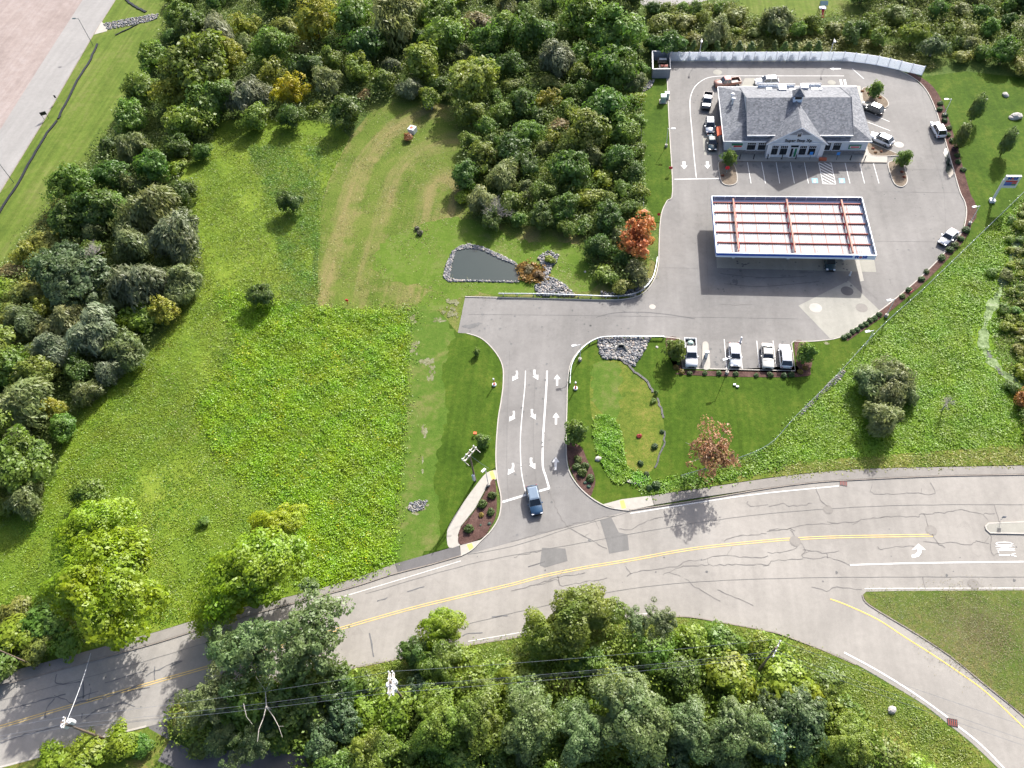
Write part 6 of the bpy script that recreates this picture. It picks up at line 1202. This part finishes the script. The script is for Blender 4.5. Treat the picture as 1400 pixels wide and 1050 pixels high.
lamp(127.5, 62.5, 7.1, 'dark lamp post leaning over the upper access road', 0, 'darksteel', 1.0, False); lamp(19, 250, 6.0, 'dark lamp post beside the lower access road', 0, 'darksteel', 1.0, False)
lamp(1290, 159, 4.0, 'white lamp post in the mulch bed by the parked white car at right', 0.1); lamp(1325, 307, 4.4, 'white lamp post at the right lot corner above the white sedan', -0.3 + 0.6); lamp(910.5, 201, 4.4, 'white lamp post on the left lawn strip', pi)
lamp(955.5, 80, 4.7, 'white lamp post behind the left part of the white fence', 1.5, base=False); lamp(1132.5, 81, 4.8, 'white lamp post behind the right part of the white fence', 1.5, base=False)
lamp(793, 493, 4.3, 'white lamp post inside the guard rail at the drive bend', 0.3); lamp(993.5, 511, 4.3, 'white lamp post in the mulch below the lower parking row', 0.4); lamp(1211, 433, 4.4, 'white lamp post right of the concrete tank pad', 0.3)
lamp(668, 664, 5.2, 'slim white lamp post in the left driveway bed', 0.9, arm=0.2)
lamp(1183, 474, 4.2, 'white lamp post on the lawn below the tank pad hedge', 0.3, base=False)
o = signpost(1243, 404, 'red and white small sign beside the lot edge shrubs', '', 'red', 1.0, w_=1.0, hh=0.5, rz=0.7)

# ------------------------------------------------------------------ UTILITY POLES AND WIRES
def pole(base, h, label, yaw, arms=1, trans=0, lean=None, tall_arm=2.6):
    o = thing('utility_pole', label, 'utility pole', (*base, 0), yaw, 'utility poles'); lx, ly = lean or (0, 0)
    MB().tube((0, 0, 0), (lx, ly, h), 0.17, 0.11, 9).build('pole', M['wood'], o)
    for k in range(arms):
        zz = h - 0.4 - 0.9 * (k // 2); off = 0.22 * (1 if k % 2 else -1) if arms > 1 else 0.14
        ca = MB().box((lx + off, ly, zz), (0.13, tall_arm, 0.14)).build('crossarm', M['greywood'], o)
        for s_ in (-0.46, -0.15, 0.15, 0.46): MB().tube((lx + off, ly + s_ * tall_arm, zz + 0.07), (lx + off, ly + s_ * tall_arm, zz + 0.34), 0.06, 0.09, 7).build('insulator', M['white'], ca)
    for k in range(trans):
        a_ = 1.0 + k * 2.1; c = (lx + 0.45 * cos(a_), ly + 0.45 * sin(a_), h - 1.7); t_ = MB().tube((c[0], c[1], c[2] - 0.5), (c[0], c[1], c[2] + 0.5), 0.3, n=12).build('transformer', M['white'], o); MB().tube((c[0], c[1], c[2] + 0.5), (c[0], c[1], c[2] + 0.75), 0.07, n=6).build('bushing', M['white'], t_)
    return o
p1 = G(140, 1009); p2 = G(533, 932, 10.5); p3 = G(1061, 885, 10.5); p4 = (p3[0] + 42, p3[1] - 12.0)
Hp = 10.5
pole(p1, 9.6, 'wooden utility pole with transformer at the lower left roadside', 0.25, 1, 2, tall_arm=1.2)
pole(p2, Hp, 'utility pole with double crossarms and switchgear above the lower trees', 0.15, 4, 3)
pole(p3, Hp, 'utility pole with one long crossarm beside the ramp', -0.5, 1, 0, tall_arm=2.2)
up_ = pole(G(650, 657.5), 8.6, 'dark utility pole with boxed crossarms on the lawn by the drive', -0.55, 2, 0, tall_arm=2.8)
MB().box((0.05, -0.25, 1.5), (0.35, 0.3, 1.6)).build('meter_box', M['siding'], up_)
for s_ in (-1.3, 1.3): MB().tube((-0.2, s_, 8.2), (0.9, s_, 7.6), 0.05, n=5).build('brace', M['greywood'], up_)
def wire(a_, b_, sag, label, r=0.014, mat='palewire', n=14):
    a_ = Vector(a_); b_ = Vector(b_); mb = MB(); prev = a_
    for k in range(1, n + 1):
        t_ = k / n; q = a_.lerp(b_, t_); q.z -= sag * 4 * t_ * (1 - t_); mb.tube(prev, q, r, n=3, caps=False); prev = q
    return tag(mb.build('overhead_wire', M[mat]), label, 'wire', 'overhead wires')
po = (-78 + p1[0] * 0 - 40, p1[1] - 15)
for off, z_, nm in ((1.2, 0.0, 'upper'), (-0.5, 0.0, 'middle'), (-1.2, -0.05, 'lower')):
    P1 = (p1[0] - 0.2, p1[1] + off * 0.5, 9.3 + z_); P2 = (p2[0], p2[1] + off, Hp - 0.1 + z_); P3 = (p3[0], p3[1] + off * 0.8, Hp - 0.1 + z_); P4 = (p4[0], p4[1] + off, 10.2)
    wire(P1, P2, 1.0, '%s overhead wire between the left roadside pole and the switchgear pole' % nm); wire(P2, P3, 1.0, '%s overhead wire between the switchgear pole and the ramp pole' % nm); wire(P3, P4, 0.9, '%s overhead wire leaving the ramp pole to the right' % nm); wire((p1[0] - 60, p1[1] - 14 + off, 9.5), P1, 1.0, '%s overhead wire leaving the left roadside pole to the left' % nm)
for off, z_, nm in ((0, -2.6, 'thick lower cable'), (0.1, -3.1, 'lowest cable')): wire((p2[0], p2[1], Hp + z_), (p3[0], p3[1], Hp + z_), 0.9, '%s strung below the crossarms toward the ramp pole' % nm, 0.014, 'wire'); wire((p1[0], p1[1], 9.4 + z_), (p2[0], p2[1], Hp + z_), 0.9, '%s strung from the left roadside pole below the crossarms' % nm, 0.014, 'wire')
wire((p1[0], p1[1], 8.7), (*G(124, 893, 6.5), 6.5), 0.3, 'single wire crossing the road at the lower left pole', 0.035)
wire((*G(641, 621, 7.6), 7.6), (*G(668, 640, 5), 5.0), 0.2, 'thin wire between the drive pole and the slim lamp post', 0.02)
o = thing('utility_pole', 'leaning grey pole among the trees left of the lower road', 'utility pole', (*G(52, 912), 0), 0, 'utility poles'); MB().tube((0, 0, 0), (-2.6, 0.6, 6.5), 0.1, 0.07, 8).build('pole', M['wood'], o); MB().box((-2.6, 0.6, 6.4), (1.6, 0.1, 0.1), 0.9).build('crossarm', M['greywood'], o)

# ------------------------------------------------------------------ VEHICLES
def paint(name, col, rough=0.25, metal=0.2): 
    m = plain(name, col, rough, metal, var=0.02, vs=0.5, coat=0.6); return m
CP = {'white': paint('white_car_paint', (0.60, 0.61, 0.63), metal=0.0), 'cream': paint('cream_car_paint', (0.50, 0.485, 0.44), metal=0.0), 'silver': paint('silver_car_paint', (0.45, 0.47, 0.5), 0.3, 0.5), 'navy': paint('navy_car_paint', (0.03, 0.07, 0.13)), 'black': paint('black_car_paint', (0.02, 0.025, 0.03)), 'teal': paint('dark_teal_paint', (0.03, 0.06, 0.075)), 'brown': paint('rusty_brown_paint', (0.22, 0.10, 0.07), 0.5, 0), 'pink': paint('faded_red_paint', (0.55, 0.22, 0.18), 0.5, 0), 'sky_reflection': paint('navy_painted_sky_reflection', (0.16, 0.21, 0.27)), 'blk2': paint('charcoal_paint', (0.06, 0.06, 0.07))}  # blue-grey tint paints the sky's reflection onto the navy car's roof and pillars
M['lampglass'] = plain('lamp_glass', (0.75, 0.77, 0.8), 0.15, 0.1, var=0.02); M['taillight'] = plain('tail_lamp', (0.35, 0.01, 0.01), 0.25, var=0.02)
def loft(mb, secs, close=True):
    """sections: (x, [(y,z)...]) of equal count; caps at both ends"""
    n = len(secs[0][1]); vs = [(x, y, z) for x, r in secs for y, z in r]; fs = []
    for i in range(len(secs) - 1):
        for k in range(n): fs.append((i * n + k, i * n + (k + 1) % n, (i + 1) * n + (k + 1) % n, (i + 1) * n + k))
    fs += [tuple(range(n - 1, -1, -1)), tuple(range((len(secs) - 1) * n, len(secs) * n))]; mb.add(vs, fs)
def ring(w_, z0, z1, tum=0.06): 
    return [(-w_ * 0.93, z0), (-w_, z0 + 0.18), (-w_ * 0.99, z1 - 0.12), (-w_ * 0.88 + tum * 0, z1 - 0.01), (0, z1 + 0.02), (w_ * 0.88, z1 - 0.01), (w_ * 0.99, z1 - 0.12), (w_, z0 + 0.18), (w_ * 0.93, z0)]
def car(rear, front, kind, col, label, L=None, extra=None, hood=None):
    rx, ry = G(*rear, 0.8); fx, fy = G(*front, 0.8); an = atan2(fy - ry, fx - rx); cx_, cy_ = (rx + fx) / 2, (ry + fy) / 2
    L = L or {'sedan': 4.7, 'suv': 4.7, 'pickup': 5.6, 'old': 4.9}[kind]; w_ = {'sedan': 0.9, 'suv': 0.95, 'pickup': 0.99, 'old': 0.93}[kind]
    o = thing('car' if kind != 'pickup' else 'pickup_truck', label, 'car' if kind != 'pickup' else 'pickup truck', (cx_, cy_, Z_LOT), an, 'parked and driving vehicles')
    hb = {'sedan': 0.92, 'suv': 1.02, 'pickup': 1.1, 'old': 0.98}[kind]; ht = {'sedan': 1.45, 'suv': 1.72, 'pickup': 1.85, 'old': 1.45}[kind]; z0 = 0.25; h = L / 2
    nose = hb - 0.2
    if kind == 'sedan': secs = [(-h, ring(w_ * 0.80, z0 + 0.15, hb - 0.15)), (-h + 0.15, ring(w_ * 0.93, z0, hb - 0.02)), (-h + 0.8, ring(w_, z0, hb + 0.02)), (0, ring(w_, z0, hb)), (h - 1.3, ring(w_, z0, hb - 0.03)), (h - 0.35, ring(w_ * 0.93, z0, nose)), (h - 0.08, ring(w_ * 0.8, z0 + 0.05, nose - 0.12)), (h, ring(w_ * 0.62, z0 + 0.12, nose - 0.25))]; cab = (-h + 0.75, -h + 1.35, 0.25, 1.05)
    elif kind == 'suv': secs = [(-h, ring(w_ * 0.85, z0 + 0.15, hb - 0.1)), (-h + 0.12, ring(w_ * 0.95, z0, hb)), (-h + 0.8, ring(w_, z0, hb)), (h - 1.2, ring(w_, z0, hb)), (h - 0.35, ring(w_ * 0.94, z0, hb - 0.1)), (h - 0.07, ring(w_ * 0.85, z0, hb - 0.25)), (h, ring(w_ * 0.7, z0 + 0.1, hb - 0.35))]; cab = (-h + 0.1, -h + 0.72, 0.3, 1.15)
    elif kind == 'old': secs = [(-h, ring(w_ * 0.93, z0 + 0.12, hb - 0.08)), (-h + 0.2, ring(w_, z0, hb)), (h - 0.5, ring(w_, z0, hb - 0.02)), (h - 0.1, ring(w_ * 0.98, z0, hb - 0.08)), (h, ring(w_ * 0.95, z0 + 0.1, hb - 0.12))]; cab = (-h + 0.6, -h + 1.5, 0.1, 0.8)
    else: secs = [(-0.55, ring(w_, z0 + 0.1, hb)), (h - 0.5, ring(w_, z0 + 0.05, hb)), (h - 0.1, ring(w_ * 0.96, z0, hb - 0.1)), (h, ring(w_ * 0.88, z0 + 0.1, hb - 0.2))]; cab = (-0.62, -0.45, 0.7, 1.45)
    P = CP[col]; mb = MB(); loft(mb, secs); mb.build('body', P, o, True)
    if hood: MB().box((h - 0.95, 0, hb + 0.02), (1.3, w_ * 1.65, 0.06)).build('hood', CP[hood], o)
    # greenhouse: glass block + roof panel
    r0, r1, f1, f0 = cab; wb_, wt = w_ * 0.93, w_ * 0.74; g0, g1 = hb - 0.05, ht
    mb = MB(); mb.add([(r0, -wb_, g0), (f0, -wb_, g0), (f0, wb_, g0), (r0, wb_, g0), (r1, -wt, g1 - 0.04), (f1, -wt, g1 - 0.04), (f1, wt, g1 - 0.04), (r1, wt, g1 - 0.04)], [(0, 1, 5, 4), (1, 2, 6, 5), (2, 3, 7, 6), (3, 0, 4, 7), (4, 5, 6, 7)]); mb.build('windows', M['glass'], o)
    mb = MB(); mb.add([(r1 - 0.08, -wt - 0.03, g1 - 0.05), (f1 + 0.08, -wt - 0.03, g1 - 0.05), (f1 + 0.08, wt + 0.03, g1 - 0.05), (r1 - 0.08, wt + 0.03, g1 - 0.05), (r1 + 0.12, -wt + 0.1, g1 + 0.02), (f1 - 0.12, -wt + 0.1, g1 + 0.02), (f1 - 0.12, wt - 0.1, g1 + 0.02), (r1 + 0.12, wt - 0.1, g1 + 0.02)], [(0, 1, 5, 4), (1, 2, 6, 5), (2, 3, 7, 6), (3, 0, 4, 7), (4, 5, 6, 7), (3, 2, 1, 0)]); mb.build('roof', CP[extra] if extra else P, o, False)
    mb = MB()
    for s_ in (-1, 1):
        mb.tube((r0, s_ * wb_, g0), (r1, s_ * wt, g1 - 0.03), 0.045, n=4); mb.tube((f0, s_ * wb_, g0), (f1, s_ * wt, g1 - 0.03), 0.04, n=4); mb.tube(((r0 + f0) / 2, s_ * wb_, g0), ((r1 + f1) / 2, s_ * wt, g1 - 0.03), 0.04, n=4)
    mb.build('pillar', CP[extra] if extra else P, o)
    if kind == 'pickup':
        mb = MB(); mb.box((-h / 2 - 0.3, 0, 0.62), (h - 0.6, w_ * 1.8, 0.08)); mb.box((-h / 2 - 0.3, -w_ + 0.06, 0.82), (h - 0.5, 0.12, 0.6)); mb.box((-h / 2 - 0.3, w_ - 0.06, 0.82), (h - 0.5, 0.12, 0.6)); mb.box((-h + 0.05, 0, 0.82), (0.1, w_ * 1.96, 0.6)); mb.build('bed', P, o)
        MB().box((-h / 2 - 0.3, 0, 0.68), (h - 0.85, w_ * 1.72, 0.03)).build('bed_liner', M['black'], o)
    for x in (-h + 0.9, h - 0.95):
        for s_ in (-1, 1):
            wh = MB().tube((x, s_ * (w_ - 0.18), 0.34), (x, s_ * (w_ + 0.015), 0.34), 0.34, n=14).build('wheel', M['rubber'], o); MB().tube((x, s_ * (w_ + 0.016), 0.34), (x, s_ * (w_ + 0.03), 0.34), 0.21, n=10).build('rim', M['alu'], wh)
    for s_ in (-1, 1):
        MB().box((h - 0.16, s_ * w_ * 0.66, hb - 0.3), (0.28, 0.34, 0.14)).build('headlight', M['lampglass'], o); MB().box((-h + 0.03, s_ * w_ * 0.74, hb - 0.22), (0.12, 0.28, 0.16)).build('taillight', M['taillight'], o); MB().box((f0 - 0.35, s_ * (w_ + 0.1), hb + 0.05), (0.18, 0.2, 0.14)).build('mirror', P, o)
    if kind != 'pickup': MB().box((h - 1.28, 0, hb + 0.012), (0.04, w_ * 1.6, 0.03)).build('cowl', M['black'], o)
    MB().box((-h - 0.01, 0, hb - 0.35), (0.05, 0.5, 0.14)).build('licence_plate', M['white'], o)
    MB().box((h - 0.02, 0, 0.55), (0.06, w_ * 0.9, 0.2)).build('grille', M['black'], o); MB().box((-h - 0.02, 0, 0.42), (0.12, w_ * 1.7, 0.16)).build('bumper', M['black'], o); MB().box((h + 0.0, 0, 0.36), (0.1, w_ * 1.4, 0.12)).build('bumper', M['black'], o)
    return o
car((727, 667), (734, 700), 'suv', 'navy', 'dark blue car waiting at the stop line of the entrance drive', extra='sky_reflection')
pk = car((943.5, 465), (945.5, 499), 'pickup', 'white', 'white pickup truck with an open bed at the left of the lower parking row'); 
o = MB().ball((0, 0, 0.2), (0.5, 0.45, 0.25)).build('cargo_bag', M['utilgreen']); o.location = (*G(944, 469, 0.8), 0.72); tag(o, 'pale green bundle lying in the white pickup bed', 'bundle')
car((1003.5, 469), (1006, 500), 'sedan', 'white', 'white sedan between stall lines right of the air pump island'); car((1048.5, 470), (1050.5, 502), 'old', 'cream', 'cream older car parked left of the white wagon'); car((1075.5, 503), (1072, 470), 'suv', 'white', 'white wagon parked at the right end of the lower row')
car((1306.5, 314), (1288, 332), 'sedan', 'silver', 'white silver sedan on the right lot kerb', extra='white'); car((1287, 184), (1279, 169), 'suv', 'white', 'white hatchback beside the right mulch bed'); car((1217, 195), (1193, 184), 'suv', 'white', 'white car parked beside the triangular bed right of the store'); car((1204, 152), (1181, 143), 'suv', 'black', 'black car parked below the back planted island')
car((969, 127), (965, 148), 'pickup', 'blk2', 'charcoal pickup truck with silver roof queueing left of the store', 5.4, extra='silver', hood='silver'); car((970.5, 160), (971, 182), 'suv', 'silver', 'silver car at the orange awning window'); car((972.5, 184), (974.5, 204), 'sedan', 'teal', 'dark teal car ahead of the silver car in the drive lane')
car((1010, 110), (979, 114), 'pickup', 'brown', 'old brown pickup truck with faded red roof behind the store corner', 5.6, extra='pink'); car((1063, 110), (1034, 111), 'suv', 'white', 'white van like car driving behind the store roof', 5.0); car((1133.5, 345), (1136, 366), 'sedan', 'teal', 'dark car fuelling under the right side of the canopy')

# ------------------------------------------------------------------ labels for the trees: kind + rank + nearest landmark, as seen in the photograph
LM = [('the pond', 660, 362), ('the white well box', 564, 176), ('the grey bench', 586, 149), ('the lone meadow tree', 397, 275), ('the middle meadow tree', 355, 404), ('the orange maple', 870, 325), ('the dumpster enclosure', 902, 85), ('the tall dark lamp post', 115, 45), ('the lower dark lamp post', 10, 240), ('the bright lime maples', 150, 800), ('the switchgear pole', 533, 925), ('the ramp pole', 1062, 885), ('the left roadside pole', 110, 1000), ('the right lawn boulders', 1388, 161), ('the stone swale', 180, 28), ('the top yard drive', 930, 0), ('the top yard lawn', 1070, 5), ('the yellow tinted tree', 395, 122), ('the blue green trees', 100, 380), ('the left lawn strip', 900, 180), ('the white fence end', 1275, 100), ('the creek', 1355, 450), ('the bare trees', 675, 285), ('the weed field pair', 1208, 550), ('the tip of the meadow', 300, 165), ('the lower left fence', 60, 893), ('the mown field top', 500, 150), ('the dead pale tree', 365, 965)]
ORD = ['', 'second ', 'third ', 'fourth ', 'fifth ', 'sixth ', 'seventh ', 'eighth ', 'ninth ', 'tenth ', 'eleventh ', 'twelfth ', 'thirteenth ', 'fourteenth ', 'fifteenth ', 'sixteenth ', 'seventeenth ', 'eighteenth ', 'nineteenth ', 'twentieth ']
autos = [t for t in TREES if t['auto'] and t['sp'] != 'hedge']
def sector(t, L):
    dx, dy = t['px'] - L[1], t['py'] - L[2]
    v = '' if abs(dy) < 0.4 * abs(dx) else ('above' if dy < 0 else 'below'); h = '' if abs(dx) < 0.4 * abs(dy) else ('left of' if dx < 0 else 'right of')
    return (v + ' and ' + h) if v and h else (v or h)
hedge = sorted([t for t in TREES if t['sp'] == 'hedge'], key=lambda q: q['px'])
HN = ORD[1:]
for k, t in enumerate(hedge): t['o']['label'] = ('first ' if k == 0 else HN[k - 1]) + 'conical evergreen from the left behind the white fence'
rank = {}
for L in LM:
    by = {}
    for t in autos: by.setdefault((t['words'], sector(t, L)), []).append(t)
    for kk, ts in by.items():
        for n, t in enumerate(sorted(ts, key=lambda q: hypot(q['px'] - L[1], q['py'] - L[2]))): rank[(id(t), L[0])] = (n, kk[1])
for t in autos:
    L = min(LM, key=lambda l: rank[(id(t), l[0])][0] * 45 + hypot(l[1] - t['px'], l[2] - t['py'])); n, dn = rank[(id(t), L[0])]
    t['o']['label'] = '%s, %sclosest %s %s' % (t['words'], ORD[min(n, 19)], dn, L[0])
print('trees', len(TREES))
